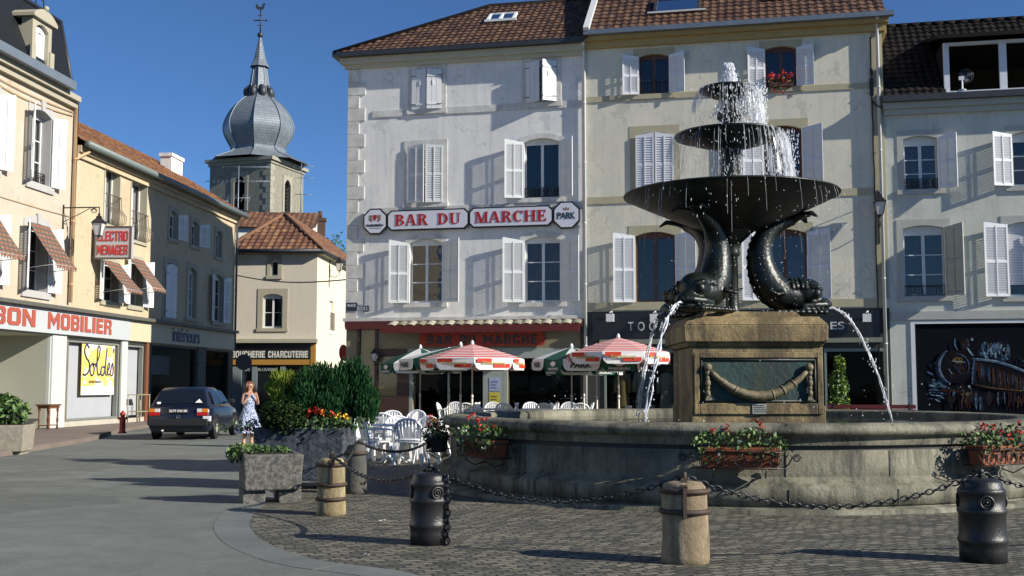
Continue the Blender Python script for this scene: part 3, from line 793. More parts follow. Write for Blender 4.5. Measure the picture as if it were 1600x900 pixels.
# ---- pale yellow house
FY = Facade((FD.w(UB1, -.03).x, FD.w(UB1, -.03).y), -12.0)
YX = lambda px, py=560: FY.u(px, py)
YZ = lambda px, py: FY.z(px, py)
yel = house('yellow_house', 'tall pale yellow house behind the fountain with black shop fascia and bluish white shutters', FY)
holes = []; W_Y = YX(1392)
M_pwood = M_redwood
r_ = rect(FY, 999, 1045, 84, 147); window(yel, *r_, rise=.10, sw=.20, smat=M_yellow_stone, fmat=M_pwood, rows=1, rail=(.5,'plain'), shmat=M_lilac_paint, shutters=[('L',.56,170,'louvre'),('R',.54,166,'louvre')], holes=holes, proud=.012)
r_ = rect(FY, 1196, 1244, 72, 136); window(yel, *r_, rise=.10, sw=.20, smat=M_yellow_stone, fmat=M_pwood, rows=1, rail=(.3,'plain'), shmat=M_lilac_paint, shutters=[('L',.58,168,'louvre'),('R',.56,170,'louvre')], holes=holes, proud=.012)
r_ = rect(FY, 994, 1052, 206, 303); window(yel, *r_, rise=.14, sw=.22, smat=M_yellow_stone, fmat=M_pwood, shmat=M_lilac_paint, shutters=[('L',(r_[1]-r_[0])/2,1,'louvre'),('R',(r_[1]-r_[0])/2,1,'louvre')], holes=holes, proud=.012)
r_ = rect(FY, 1194, 1253, 196, 297); window(yel, *r_, rise=.14, sw=.22, smat=M_yellow_stone, fmat=M_pwood, rows=1, curtain='full', cmat=M_teal_curtain, shmat=M_lilac_paint, shutters=[('L',.70,168,'louvre'),('R',.66,166,'louvre')], holes=holes, proud=.012)
r_ = rect(FY, 993, 1055, 362, 472); window(yel, *r_, rise=.14, sw=.22, smat=M_yellow_stone, fmat=M_pwood, rows=1, curtain='full', cmat=mat('grey_teal_net', (.16,.20,.19), .9, (.08,.11,.11), 2, .8, stretch=(6,6,.5)), shmat=M_lilac_paint, shutters=[('L',.74,168,'louvre'),('R',.70,168,'louvre')], holes=holes, proud=.012)
r_ = rect(FY, 1194, 1261, 358, 469); window(yel, *r_, rise=.14, sw=.22, smat=M_yellow_stone, fmat=M_pwood, rows=1, curtain='full', cmat=M_net, shmat=M_lilac_paint, shutters=[('L',.72,168,'louvre'),('R',.74,168,'louvre')], holes=holes, proud=.012)
ZY = YZ(1150, 52); ZS = YZ(1150, 484); ZF = YZ(1150, 529)
shop_y = [(YX(944), YX(1068), .45, ZF-.35), (YX(1090), YX(1262), .15, ZF-.35), (YX(1288), YX(1384), .15, ZF-.35)]
wm = MB(); pierce(wm, 0, W_Y, ZS, ZY, holes)
wm.m = 1; pierce(wm, 0, W_Y, -.2, ZS, shop_y, .35); wm.m = 0
YD = 10.0
for x in (0, W_Y): wm.add([(x,0,-.2),(x,YD,-.2),(x,YD,ZY+(0)),(x,0,ZY)],[(0,1,2,3)])
wm.add([(0,YD,-.2),(W_Y,YD,-.2),(W_Y,YD,ZY),(0,YD,ZY)],[(0,1,2,3)])
M_dkfront = mat('dark_shop_front', (.045,.045,.040), .6, (.03,.03,.028), 2, .5)
wm.build('wall', [M_yellow_plaster, M_dkfront], yel)
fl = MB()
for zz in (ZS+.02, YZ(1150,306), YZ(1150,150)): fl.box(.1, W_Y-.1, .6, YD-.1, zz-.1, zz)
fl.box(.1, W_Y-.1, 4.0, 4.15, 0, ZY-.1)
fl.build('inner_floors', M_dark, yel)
q = MB()
for (l, pt, pb) in ((935,151,160),(935,308,319)):
    z0 = YZ(l, pb); z1 = YZ(l, pt); q.box(.02, W_Y-.25, -.03, .02, z0, z1)
q.box(.02, W_Y-.2, -.05, .02, YZ(940,485), YZ(940,473)); q.box(W_Y-.36, W_Y, -.028, .02, ZS+.3, ZY-.3)
q.build('string_course', M_yellow_stone, yel)
ev = MB(); ev.box(.0, W_Y+.1, -.16, .02, ZY-.26, ZY-.02); ev.box(.0, W_Y+.2, -.34, .02, ZY-.02, ZY+.22)
ev.box(W_Y-.02, W_Y+.16, .02, 3.0, ZY-.3, ZY+.2)
ev.build('eaves_cornice', mat('ochre_eaves', (.42,.31,.13), .8, (.33,.24,.10), 2, .5, .2, 30), yel)
gt = MB(); gt.box(.0, W_Y+.34, -.56, -.342, ZY+.12, ZY+.28); gt.build('gutter', M_zinc, yel)
sl2 = R(38); SL2 = 6.2
def fm_y(u, s, h): return (u, -.50 + s*math.cos(sl2) - h*math.sin(sl2), ZY+.26 + s*math.sin(sl2) + h*math.cos(sl2))
pol = [(.16,0),(W_Y+.1,0),(W_Y+.1,SL2),(.16,SL2)]
rf = MB(); tile_roof(rf, pol, fm_y, .27, .36); roof = rf.build('roof', M_tile_brown, yel, fixn=False)
ul = MB(); plane_poly(ul, pol, fm_y, -.03)
tz = fm_y(0,SL2,0); ul.add([(.16,tz[1],tz[2]-.03),(W_Y+.1,tz[1],tz[2]-.03),(W_Y+.1,YD,ZY),(.16,YD,ZY)],[(0,1,2,3)])
ul.add([(W_Y+.08,-.5,ZY+.2),(W_Y+.08,tz[1],tz[2]-.05),(W_Y+.08,YD,ZY+.2)],[(0,1,2)]); ul.add([(.16,-.5,ZY+.2),(.16,tz[1],tz[2]-.05),(.16,YD,ZY+.2)],[(0,1,2)])
ul.build('roof_boards', M_underlay, roof)
vg = MB(); vg.bar(fm_y(.10,-.05,.08), fm_y(.10,SL2,.08), .20, .14); vg.build('verge_flashing', M_pipe, roof)
for (l, r, s0, s1) in ((1022,1090,1.15,2.3),(1205,1275,1.75,2.9)):
    sk = MB(); a, b = YX(l,10), YX(r,10)
    sk.add([fm_y(a,s0,.13),fm_y(b,s0,.13),fm_y(b,s1,.13),fm_y(a,s1,.13)],[(0,1,2,3)])
    sk.m = 1
    for p, e in (((a,s0),(a,s1)),((b,s0),(b,s1)),((a-.05,s1),(b+.05,s1))): sk.bar(fm_y(*p,.12), fm_y(*e,.12), .10, .12)
    sk.m = 2; sk.bar(fm_y(a-.25,s0-.07,.10), fm_y(b+.25,s0-.07,.10), .10, .06)
    sk.build('skylight', [M_glass, M_dark_zinc, M_pipe], roof)
pipe(yel, W_Y-.16, .1, ZY, -.12, .055, M_pipe, extra=[(W_Y-.16,-.2,ZY+.08),(W_Y-.16,-.42,ZY+.14)])
cb = MB(); x = W_Y-.36
pts = [(x,-.06,.9)]; z = .9
while z < ZY-.6: z += .5; pts.append((x+random.uniform(-.012,.012), -.05, z))
cb.tube(pts, .022, 6); cb.box(x-.07,x+.05,-.10,-.03,YZ(1372,150),YZ(1372,122)); cb.box(x-.05,x+.04,-.09,-.03,YZ(1372,118),YZ(1372,108))
cb.tube([(x,-.06,YZ(1372,158)),(x+.15,-.16,YZ(1372,168)),(x+.45,-.2,YZ(1372,172)),(x+.75,-.14,YZ(1372,168))], .025, 6)
cb.build('cable', M_metal_black, yel)
# shop front
fb = MB(); fb.box(YX(926), W_Y-.32, -.10, -.002, ZF, YZ(1150,486)); fb.build('fascia', M_black_board, yel)
aw = MB(); aw.box(YX(938), W_Y-.25, -.16, -.002, ZF-.16, ZF-.006); aw.build('awning_box', mat('olive_grey_paint', (.22,.24,.18), .6, (.17,.18,.14), 3, .5), yel)
lt = text_mb('T O C A', YX(982,510), YX(1040,510), YZ(1010,517), YZ(1010,503), -.102, .02, .01, 1.15); lt.build('lettering', mat('pale_lettering', (.50,.53,.52), .5), yel)
lt = text_mb('ES', YX(1297,510), YX(1319,510), YZ(1308,515), YZ(1308,503), -.102, .02, .012, 1.0); lt.build('lettering', MATS['pale_lettering'], yel)
for px in (955, 1023, 1353):
    sp = MB(); u = YX(px, 497); z = YZ(px, 497)
    sp.box(u-.13, u+.13, -.36, -.24, z-.14, z+.12); sp.tube([(u+.05,-.11,z-.02),(u+.05,-.2,z+.22),(u-.02,-.30,z+.16)], .018, 6)
    sp.build('spotlight', M_white_paint, yel)
fr = MB()
for l, r, b, t in shop_y:
    fr.box(l, l+.07, -.03, .04, b, t); fr.box(r-.07, r, -.03, .04, b, t); fr.box(l+.07, r-.07, -.03, .04, t-.1, t)
fr.box(YX(1380), YX(1388), -.06, -.002, YZ(1384,606), YZ(1384,586))
fr.build('shop_frame', mat('sage_paint', (.22,.27,.22), .6, (.16,.2,.17), 3, .5), yel)
gp = MB()
for l, r, b, t in shop_y: gp.add([(l,.06,b),(r,.06,b),(r,.06,t),(l,.06,t)],[(0,1,2,3)])
gp.build('pane', M_glass_dark, yel)
# ---- clothes on show in the window
def coat(px, hgt, w, m, label):
    u = YX(px); t = thing('display_coat', label, 'coat', tuple(FY.w(u, .45, .5)), FY.th, 'coats in the shop window')
    c = MB()
    for i in range(1):
        rings = []; n = 14
        prof = [(0,w*.56),(.3,w*.54),(.62,w*.42),(.8,w*.44),(.93,w*.5),(.98,w*.3),(1.0,w*.12)]
        for q, rw in prof:
            for k in range(n):
                a = 2*math.pi*k/n; f = 1+.06*math.sin(a*5+q*4)
                rings.append((rw*f*math.cos(a), .14*f*math.sin(a)*(1 if q < .9 else .7), q*hgt))
        c.smooth = True; c.add(rings, [(r*n+k, r*n+(k+1)%n, (r+1)*n+(k+1)%n, (r+1)*n+k) for r in range(len(prof)-1) for k in range(n)])
    c.build('body', m, t)
    for sx in (-1,1):
        s = MB(); s.tube([(sx*w*.42,0,hgt*.93),(sx*w*.56,-.02,hgt*.72),(sx*w*.58,-.05,hgt*.5)], [.075,.08,.07], 8); s.build('sleeve', m, t)
    h = MB(); h.tube([(0,0,hgt*.98),(0,0,hgt*1.08),(.04,0,hgt*1.11)], .012, 5); h.build('hanger_hook', M_metal_black, t)
coat(970, 1.45, .42, mat('mustard_cloth', (.30,.23,.09), .9, (.22,.17,.07), 3, .6), 'mustard coat in the shop window under the striped parasol')
coat(1003, 1.5, .52, mat('grey_green_cloth', (.34,.37,.31), .9, (.25,.28,.24), 3, .6), 'pale grey green coat hanging in the shop window beside the mustard coat')
coat(1040, 1.4, .48, mat('sage_cloth', (.26,.31,.26), .9, (.2,.24,.2), 3, .6), 'sage green coat hanging in the shop window nearest the fountain pedestal')
dk = MB(); dk.box(YX(946), YX(1066), .1, 1.1, .38, .45); dk.box(YX(946), YX(1066), .95, 1.0, .45, ZF-.4); dk.m = 1
for k in range(9): dk.box(YX(956+k*12)-.12, YX(956+k*12)+.1, .25, .45, .45, .55+.12*(k % 3))
dk.build('window_display', [M_dkfront, mat('pale_shoes', (.5,.5,.48), .5)], yel)

# ---- grey house on the right with the painted front
FG = Facade((FD.w(UY1, -.02).x, FD.w(UY1, -.02).y), -12.0)
GX = lambda px, py=560: FG.u(px, py); GZ = lambda px, py: FG.z(px, py)
gry = house('grey_house', 'low pale grey green house at the right edge with dark dormer roof', FG)
holes = []; W_G = GX(1600)+9
W2 = dict(rise=.10, sw=.20, smat=M_grey_stone, shmat=M_lilac_paint, holes=holes, proud=.02, head=.14)
r_ = rect(FG, 1412, 1465, 212, 296); window(gry, *r_, rows=3, curtain='full', cmat=M_lace, rail=(.36,'scroll'), shutters=[('R',.60,150,'louvre')], **W2)
r_ = rect(FG, 1582, 1634, 205, 290); window(gry, *r_, rows=3, shutters=[('L',.66,160,'louvre'),('R',.66,170,'louvre')], **W2)
r_ = rect(FG, 1412, 1476, 352, 463); window(gry, *r_, rows=3, curtain='full', cmat=M_net, rail=(.36,'plain'), shutters=[('R',.70,132,'louvre',mat('grey_shutter_paint', (.40,.43,.40), .6, (.3,.33,.31), 3, .5))], **W2)
r_ = rect(FG, 1576, 1640, 346, 463); window(gry, *r_, rows=3, blind=.16, shutters=[('L',.76,168,'louvre'),('R',.7,170,'louvre')], **W2)
r_ = (GX(1720), GX(1780), *rect(FG,1576,1640,346,463)[2:]); window(gry, *r_, rows=3, shutters=[('L',.76,168,'louvre'),('R',.7,170,'louvre')], **W2)
r_ = (GX(1720), GX(1780), *rect(FG,1582,1634,205,290)[2:]); window(gry, *r_, rows=3, shutters=[('L',.66,168,'louvre'),('R',.66,170,'louvre')], **W2)
ZG = GZ(1480, 176); ZGS = GZ(1480, 480)
mural_hole = (GX(1424), GX(1424)+8.4, .0, GZ(1500, 501))
wm = MB(); pierce(wm, 0, W_G, -.2, ZG, holes + [mural_hole], .3)
GD = 8.5
for x in (0, W_G): wm.add([(x,0.03,-.2),(x,GD,-.2),(x,GD,ZG),(x,.03,ZG)],[(0,1,2,3)])
wm.add([(0,GD,-.2),(W_G,GD,-.2),(W_G,GD,ZG),(0,GD,ZG)],[(0,1,2,3)])
wm.build('wall', M_grey_plaster, gry)
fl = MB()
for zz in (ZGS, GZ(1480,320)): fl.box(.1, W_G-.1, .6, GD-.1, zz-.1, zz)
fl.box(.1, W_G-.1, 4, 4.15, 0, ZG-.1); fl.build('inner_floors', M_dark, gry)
q = MB(); q.box(.05, W_G, -.14, .02, ZG-.02, ZG+.16); q.box(.02, W_G, -.26, .02, ZG+.162, ZG+.46); q.box(.1, W_G, -.06, .02, GZ(1480,499), GZ(1480,486))
q.build('cornice', M_grey_stone, gry)
gt = MB(); gt.box(.0, W_G, -.44, -.262, ZG+.36, ZG+.56); gt.build('gutter', M_dark_zinc, gry)
sl3 = R(45); SL3 = (GZ(1480,33)-ZG-.5)/math.sin(sl3)*1.32
def fm_g(u, s, h): return (u, -.36 + s*math.cos(sl3) - h*math.sin(sl3), ZG+.5 + s*math.sin(sl3) + h*math.cos(sl3))
dlx = FG.uz(1477,100,.12)[0]; sd = 3.15
pol = [(.04,0),(dlx-.02,0),(dlx-.02,sd),(W_G,sd),(W_G,SL3),(.04,SL3)]
rf = MB(); tile_roof(rf, pol, fm_g, .24, .30); roof = rf.build('roof', M_tile_dark, gry, fixn=False)
ul = MB(); plane_poly(ul, pol, fm_g, -.03); tz = fm_g(0,SL3,0)
ul.add([(.04,tz[1],tz[2]-.03),(W_G,tz[1],tz[2]-.03),(W_G,GD,ZG),(.04,GD,ZG)],[(0,1,2,3)]); ul.build('roof_boards', M_underlay, roof)
rd = MB(); x = .04
while x < W_G: rd.tube([(x,tz[1],tz[2]+.03),(x+.42,tz[1],tz[2]+.05)], .10, 7); x += .4
rd.build('ridge', M_tile_dark, roof)
# dormer: a long box window standing on the roof slope
dy = -.12; dl = FG.uz(1477,100,.12)[0]; dr = dl+6.2
zd0 = FG.uz(1540,143,.12)[1]+.06; zd1 = FG.uz(1484,67,.12)[1]
dm = MB(); dm.box(dl-.05, dl+.12, dy-.02, dy+.1, zd0, zd1); dm.box(dl, dr, dy-.06, dy+.1, zd0-.16, zd0-.002); dm.box(dl+.122, dr, dy-.02, dy+.1, zd1-.10, zd1)
x = dl+1.75
while x < dr: dm.box(x-.11, x+.11, dy-.02, dy+.1, zd0, zd1-.102); x += 1.98
dw = dm.build('dormer', M_lilac_paint, gry)
pn = MB(); pn.add([(dl+.1,dy+.07,zd0),(dr,dy+.07,zd0),(dr,dy+.07,zd1),(dl+.1,dy+.07,zd1)],[(0,1,2,3)]); 
ck = MB(); ck.box(dl-.06, dr, dy+.101, dy+3.4, zd1-.05, zd1+.02); ck.box(dl-.06, dl+.02, dy+.101, dy+3.4, zd0-.3, zd1-.052)
ck.add([(dl-.3,dy-.45,zd1+.04),(dr,dy-.45,zd1+.04),(dr,dy+3.6,zd1+1.0),(dl-.3,dy+3.6,zd1+1.0),(dl-.3,dy-.45,zd1+.16),(dr,dy-.45,zd1+.16),(dr,dy+3.6,zd1+1.12),(dl-.3,dy+3.6,zd1+1.12)],
       [(0,1,2,3),(7,6,5,4),(0,4,5,1),(1,5,6,2),(2,6,7,3),(3,7,4,0)])
ck.build('dormer_roof', M_tile_dark, dw)
# desk fan standing in the dormer window
fz = zd0+.02; fu = dl+.62
fan = thing('desk_fan', 'pale desk fan standing in the open dormer window', 'fan', tuple(FG.w(fu, dy+.02, fz)), FG.th)
f = MB(); f.lathe([(.12,0),(.12,.02),(.03,.04),(.025,.36)], 12, (-.12,0,0)); f.box(-.22,-.05,-.03,.05,.34,.46); f.build('stand', M_white_paint, fan)
f = MB()
for r in (.07,.13,.19,.24): f.tube([(r*.9*math.cos(a), -.02-.03*math.cos(a), .46+r*math.sin(a)) for a in [2*math.pi*k/20 for k in range(20)]], .006, 5, closed=True)
f.ball((0,.0,.46), .05, 8, (1,.6,1)); [f.add([(0,.01,.46),(.20*math.cos(a),.0,.46+.20*math.sin(a)),(.17*math.cos(a+.9),.03,.46+.17*math.sin(a+.9))],[(0,1,2)]) for a in (.3,2.4,4.5)]; f.bar((-.12,.02,.40),(0,.02,.46),.07)
f.build('cage', mat('grey_fan_cage', (.12,.13,.15), .4), fan)
# painted front: a steam engine on black boards
M_mblack = mat('mural_black', (.0035,.004,.008), .9, (.006,.008,.014), 2, .5, spec=.08)
fr = MB(); a, b, c, d = mural_hole
fr.box(a, a+.13, -.03, .05, c, d); fr.box(a+.13, b, -.03, .05, d-.09, d); fr.build('shop_frame', M_lilac_paint, gry)
mural = thing('painted_mural', 'black painted shop front with a steam locomotive picture', 'mural', tuple(FG.w(a+.13, .03, 0)), FG.th)
mb = MB(); mb.box(0, b-a-.13, 0, .06, .0, d-.09); mb.build('black_board', M_mblack, mural)
def mu(px, py):
    u, z = FG.uz(px, py, -.03); return u-(a+.13), z
class Paint:
    def __init__(s): s.by = {}; s.k = 0
    def poly(s, pts, m):
        s.k += 1; y = -.002 - .00012*s.k
        mb = s.by.setdefault(m.name, (MB(), m))[0]; P = [mu(*p) for p in pts]; mb.add([(p[0], y, p[1]) for p in P], [tuple(range(len(P)))])
    def stroke(s, pts, w, m):
        pts = [Vector((p[0],p[1],0)) for p in spline([(p[0],p[1],0) for p in pts], 6)]; n = len(pts); L = []; Rr = []
        for i, p in enumerate(pts):
            t = (pts[min(i+1,n-1)]-pts[max(i-1,0)]).normalized(); nn = Vector((-t.y,t.x,0)); k = w*.5*(.35+.65*math.sin(math.pi*min(max(i/(n-1),.06),.94)))
            L.append((p+nn*k)); Rr.append((p-nn*k))
        s.k += 1; y = -.002 - .00012*s.k; mb = s.by.setdefault(m.name, (MB(), m))[0]
        vs = []
        for l, r in zip(L, Rr):
            for q in (l, r): uz = mu(q.x, q.y); vs.append((uz[0], y, uz[1]))
        mb.add(vs, [(2*i,2*i+1,2*i+3,2*i+2) for i in range(n-1)])
pa = Paint()
def brush(name, c, c2, sc=3): return mat('mural_'+name, c, .9, c2, sc, .9, sharp=(.4,.62), stretch=(1,1,3), spec=.08)
B_steam = brush('steam_blue', (.10,.17,.25), (.015,.03,.06)); B_light = brush('pale_blue', (.30,.42,.50), (.05,.09,.14), 6); B_rust = brush('rust', (.060,.020,.012), (.010,.008,.010), 4)
B_boil = brush('boiler', (.020,.030,.042), (.05,.022,.014), 3); B_gold = brush('gold', (.16,.11,.04), (.04,.025,.012), 6); B_blk = brush('deep_black', (.005,.005,.007), (.008,.008,.012)); B_deep = brush('night_blue', (.012,.025,.05), (.006,.008,.014), 2)
ell = lambda cx, cy, rx, ry, n=22, a0=0, a1=2*math.pi: [(cx+rx*math.cos(lerp(a0,a1,i/n)), cy+ry*math.sin(lerp(a0,a1,i/n))) for i in range(n)]
rp = random.Random(21)
def dabs(n, fx, fy, dx, dy, w, mats):
    """loose brush dabs: start in (fx, fy), run by about (dx, dy)"""
    for k in range(n):
        x = rp.uniform(*fx); y = rp.uniform(*fy) if not callable(fy) else fy(x)+rp.uniform(-1,1); ex = rp.uniform(*dx); ey = rp.uniform(*dy)
        pa.stroke([(x,y),(x+ex*.5+rp.uniform(-1,1),y+ey*.5+rp.uniform(-1,1)),(x+ex,y+ey)], rp.uniform(*w), rp.choice(mats))
# smoke and steam
dabs(46, (1530,1580), (532,560), (-6,8), (4,14), (1.5,6), (B_deep,B_deep,B_steam))
dabs(34, (1536,1574), (533,552), (-4,6), (4,12), (.8,3), (B_steam,B_light,B_steam,B_gold))
dabs(12, (1590,1606), (555,570), (-4,4), (3,8), (1,3), (B_steam,B_deep))
dabs(30, (1446,1474), (560,612), (2,12), (-8,8), (2,7), (B_deep,B_deep,B_steam))
dabs(34, (1448,1472), (594,624), (4,12), (-1,4), (.7,2.6), (B_steam,B_light,B_deep,B_steam))
# boiler
pa.poly([(1519,561),(1548,564),(1600,584),(1640,600),(1640,636),(1560,612),(1519,602)], B_blk)
dabs(70, (1521,1634), lambda x: 563+(x-1519)*.34, (-1,5), (16,36), (1,5), (B_rust,B_boil,B_blk,B_deep,B_rust,B_boil))
dabs(16, (1524,1620), lambda x: 566+(x-1519)*.34, (0,3), (10,28), (.6,1.6), (B_steam,B_gold,B_steam))
pa.stroke([(1519,560),(1550,563),(1585,573),(1640,597)], 2.4, B_light); pa.stroke([(1519,562),(1550,565),(1585,575),(1640,599)], 2.6, B_steam)
# smoke box and door
pa.poly(ell(1496,572,26,27), B_blk)
pa.stroke(ell(1493,573,29,29,14,2.0,4.3), 6, B_deep); pa.stroke(ell(1494,572,27,28,12,1.9,4.4), 3.6, B_steam); pa.stroke(ell(1494,572,25.5,26.5,12,2.3,4.1), 1.5, B_light)
dabs(40, (1482,1510), (560,588), (-3,3), (2,8), (.6,2.2), (B_boil,B_blk,B_rust,B_deep))
pa.poly(ell(1496,563,8,5), B_gold); dabs(8, (1490,1503), (558,567), (-3,3), (1,4), (.8,2), (B_gold,B_rust,B_blk)); pa.stroke(ell(1495,573,19,20,14,4.6,7.0), 1.6, B_steam); pa.stroke(ell(1495,573,18,19,14,.4,2.6), 1.2, B_deep)
pa.stroke([(1487,564),(1496,565),(1508,566)], 1.2, B_light); pa.stroke([(1482,576),(1485,581),(1488,585)], 1.2, B_light); pa.stroke([(1494,572),(1498,580),(1501,584)], .9, B_steam)
# chimney
pa.poly([(1498,529),(1517,528),(1512,547),(1501,547)], B_blk); dabs(14, (1500,1514), (528,540), (-2,2), (4,10), (1,3), (B_rust,B_boil,B_steam)); pa.stroke([(1492,529),(1492,539),(1496,547)], 3, B_steam); pa.stroke([(1511,543),(1516,551),(1521,556)], 3, B_light); pa.poly(ell(1518.5,530.5,2,2.4,10), B_light)
pa.stroke([(1522,562),(1520,580),(1519,600)], 4, B_steam); pa.stroke([(1524,564),(1523,580),(1522,600)], 3, B_deep)
# buffer beam, running gear
pa.stroke([(1473,608),(1500,612),(1519,616),(1524,617)], 5, B_rust); dabs(20, (1474,1522), (600,616), (-3,5), (-1,4), (.8,2.6), (B_rust,B_steam,B_blk,B_gold))
pa.stroke([(1524,601),(1550,606),(1590,610),(1630,615)], 1.6, B_gold)
dabs(90, (1478,1630), (610,620), (-4,4), (10,24), (.8,4), (B_rust,B_blk,B_boil,B_deep,B_steam,B_rust,B_gold,B_blk))
pa.poly(ell(1475,609,5,3.4,12), B_rust); pa.poly(ell(1511,616,3,3,12), B_gold); pa.poly(ell(1514,604,2.2,2.2,10), B_light)
first = None
for nm, (mb, m) in pa.by.items(): mb.build('brushwork', m, mural, fixn=False)
# ------------------------------------------------------------------ street on the left
LTH = math.degrees(math.atan2(1778, 175))
LY0 = 43.9; LX0 = (231-800)/FPX*LY0
ldir = Vector((math.cos(R(LTH)), math.sin(R(LTH)), 0))
FL = Facade((LX0 - ldir.x*30, LY0 - ldir.y*30), LTH)      # u = 30 at photo x 231
LX = lambda px, py=560: FL.u(px, py); LZ = lambda px, py: FL.z(px, py)
U12 = LX(107); U2E = LX(364)
# ---- mansard house with the furniture shop
man = house('mansard_house', 'cream corner house with slate mansard roof and orange window awnings', FL)
holes = []
A1 = dict(sw=.24, sill=.22, smat=M_blue_stone, oarch=True, key=True, holes=holes, inset=.30, rows=3, curtain='full', cmat=M_lace)
def lrect(l, r, t, b): return rect(FL, l, r, t, b)
g2 = lrect(48, 78, 172, 288); g1 = lrect(41, 72, 349, 455)
w2 = g2[1]-g2[0]; pitch_ = 3.15
for k in range(5):
    d = -pitch_*k
    window(man, g2[0]+d, g2[1]+d, g2[2], g2[3], rise=.14, shutters=[('L',.62,148 if k == 0 else 165,'louvre'),('R',.62,166,'louvre')], rail=(.40,'scroll',.14), **A1)
    window(man, g1[0]+d, g1[1]+d, g1[2], g1[3], rise=.14, shutters=[('L',.62,150 if k == 0 else 165,'louvre'),('R',.62,166,'louvre')], **A1)
ZM = LZ(60, 132)+.0; ZFT = LZ(98, 486); ZFB = LZ(98, 523)     # wall top, fascia top and bottom
shop_l = [(LX(-150), LX(78), PAVE, ZFB-.05), (LX(101), LX(188), PAVE+.18, ZFB-.12), (LX(197), LX(226), PAVE+.18, ZFB-.12)]
wm = MB(); U0 = -2.0
hm = [h for h in holes if h[0] > U0+.3]
pierce(wm, U0, U12, ZFB-.05, ZM, hm); 
wm.m = 1; pierce(wm, U0, LX(99), -.2, ZFB-.05, [(shop_l[0][0], shop_l[0][1], 0, ZFB-.06)], .1); wm.m = 0
MD = 9.0
wm.add([(U12,0,-.2),(U12,MD,-.2),(U12,MD,ZM),(U12,0,ZM)],[(0,1,2,3)]); wm.add([(U0,0,-.2),(U0,MD,-.2),(U0,MD,ZM),(U0,0,ZM)],[(0,1,2,3)]); wm.add([(U0,MD,-.2),(U12,MD,-.2),(U12,MD,ZM),(U0,MD,ZM)],[(0,1,2,3)])
M_white_front = mat('white_shop_pier', (.54,.56,.54), .7, (.46,.48,.46), 2, .5, .1, 30)
wm.build('wall', [M_cream_plaster, M_white_front], man)
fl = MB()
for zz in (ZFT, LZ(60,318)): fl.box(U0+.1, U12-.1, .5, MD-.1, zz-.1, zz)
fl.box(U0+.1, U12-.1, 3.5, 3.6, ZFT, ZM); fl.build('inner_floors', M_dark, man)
c = MB(); c.box(U0, U12-.30, -.30, .02, ZM-.02, ZM+.16); c.box(U0, U12-.2, -.16, .02, ZM-.22, ZM-.022); c.build('cornice', M_khaki_stone, man)
UGE = FL.uz(119,150,.55)[0]
gt = MB(); gt.box(U0, UGE, -.55, .0, ZM+.162, ZM+.44); gt.build('gutter', mat('blue_grey_zinc', (.17,.21,.25), .5, (.13,.16,.2), 2, .5, metal=.2), man)
# mansard slope with its dormers
zt = LZ(80, 30); ms = MB()
yb, yt = -.40, .55; zb = ZM+.44; UR0 = FL.uz(111,140,.4)[0]; UR1 = FL.uz(95,36,-.55)[0]; zt = FL.uz(95,36,-.55)[1]-.3
ms.add([(U0,yb,zb),(UR0,yb,zb),(UR1,yt,zt+.3),(U0,yt,zt+.3)],[(0,1,2,3)])
ms.add([(UR0,yb,zb),(UR0,MD,zb),(UR1,MD-1,zt+.3),(UR1,yt,zt+.3)],[(0,1,2,3)])
ms.add([(U0,yt,zt+.3),(UR1,yt,zt+.3),(UR1,MD-1,zt+.9),(U0,MD-1,zt+.9)],[(0,1,2,3)]); ms.add([(U0,yb,zb),(U0,yt,zt+.3),(U0,MD-1,zt+.3),(U0,MD,zb)],[(0,1,2,3)])
roof = ms.build('roof', M_slate, man)
hp = MB(); hp.tube([(UR0,yb,zb),(UR1,yt,zt+.32)], .07, 7); hp.tube([(U0,yt,zt+.32),(UR1,yt,zt+.32)], .08, 7)
for k in range(9): hp.bar((U12-1.2-k*.5,yt+.1,zt+.3),(U12-1.2-k*.5,yt+.1,zt+.75),.03)
hp.bar((U12-1.2,yt+.1,zt+.72),(U12-5.4,yt+.1,zt+.72),.03)
hp.build('ridge', M_dark_zinc, roof)
YF = .42
dz0 = FL.uz(64,112,YF)[1]; dz1 = FL.uz(64,40,YF)[1]; du0 = FL.uz(55,80,YF)[0]; du1 = FL.uz(75,80,YF)[0]
for k in range(5):
    d = -pitch_*k*1.03; a, b = du0+d, du1+d
    if a < U0+.4: continue
    dm = MB(); yf = -YF; sw = .20
    dzb = ZM+.46; dm.box(a-sw, a, yf, 1.4, dzb, dz1-.12); dm.box(b, b+sw, yf, 1.4, dzb, dz1-.12); dm.box(a, b, yf, yf+.3, dzb, max(dz0, dzb+.05))
    ap = arch_pts(a, b, dz1-.12, .16); dm.prism([(a-sw,dz1-.12)]+ap+[(b+sw,dz1-.12),(b+sw,dz1+.20),(a-sw,dz1+.20)], yf, yf+.35)
    om = arch_pts(a-sw-.13, b+sw+.13, dz1+.24, .26); dm.prism(om+[(b+sw+.13,dz1+.14),(a-sw-.13,dz1+.14)], yf-.12, 1.0)
    dm.box(a-sw-.10, a-.05, yf-.06, yf-.001, dzb+.01, dzb+.5); dm.box(b+.05, b+sw+.10, yf-.06, yf-.001, dzb+.01, dzb+.5)
    dm.ball(((a+b)/2, yf-.1, dz1+.56), .09, 8)
    dmo = dm.build('dormer', M_khaki_stone, man)
    wn_ = MB()
    for s in (0,1):
        q = shutter_mb((b-a)/2-.01, dz1-dz0-.02, 'board', .0); q.xform(Matrix.Translation((a+.005+s*(b-a)/2, yf+.14, dz0+.01))); wn_.m = 0
        st = len(wn_.v); wn_.v += q.v; wn_.f += [tuple(i+st for i in f) for f in q.f]; wn_.mi += q.mi; wn_.sm += q.sm
    wn_.build('shutter', [M_white_paint, M_metal_black], dmo)
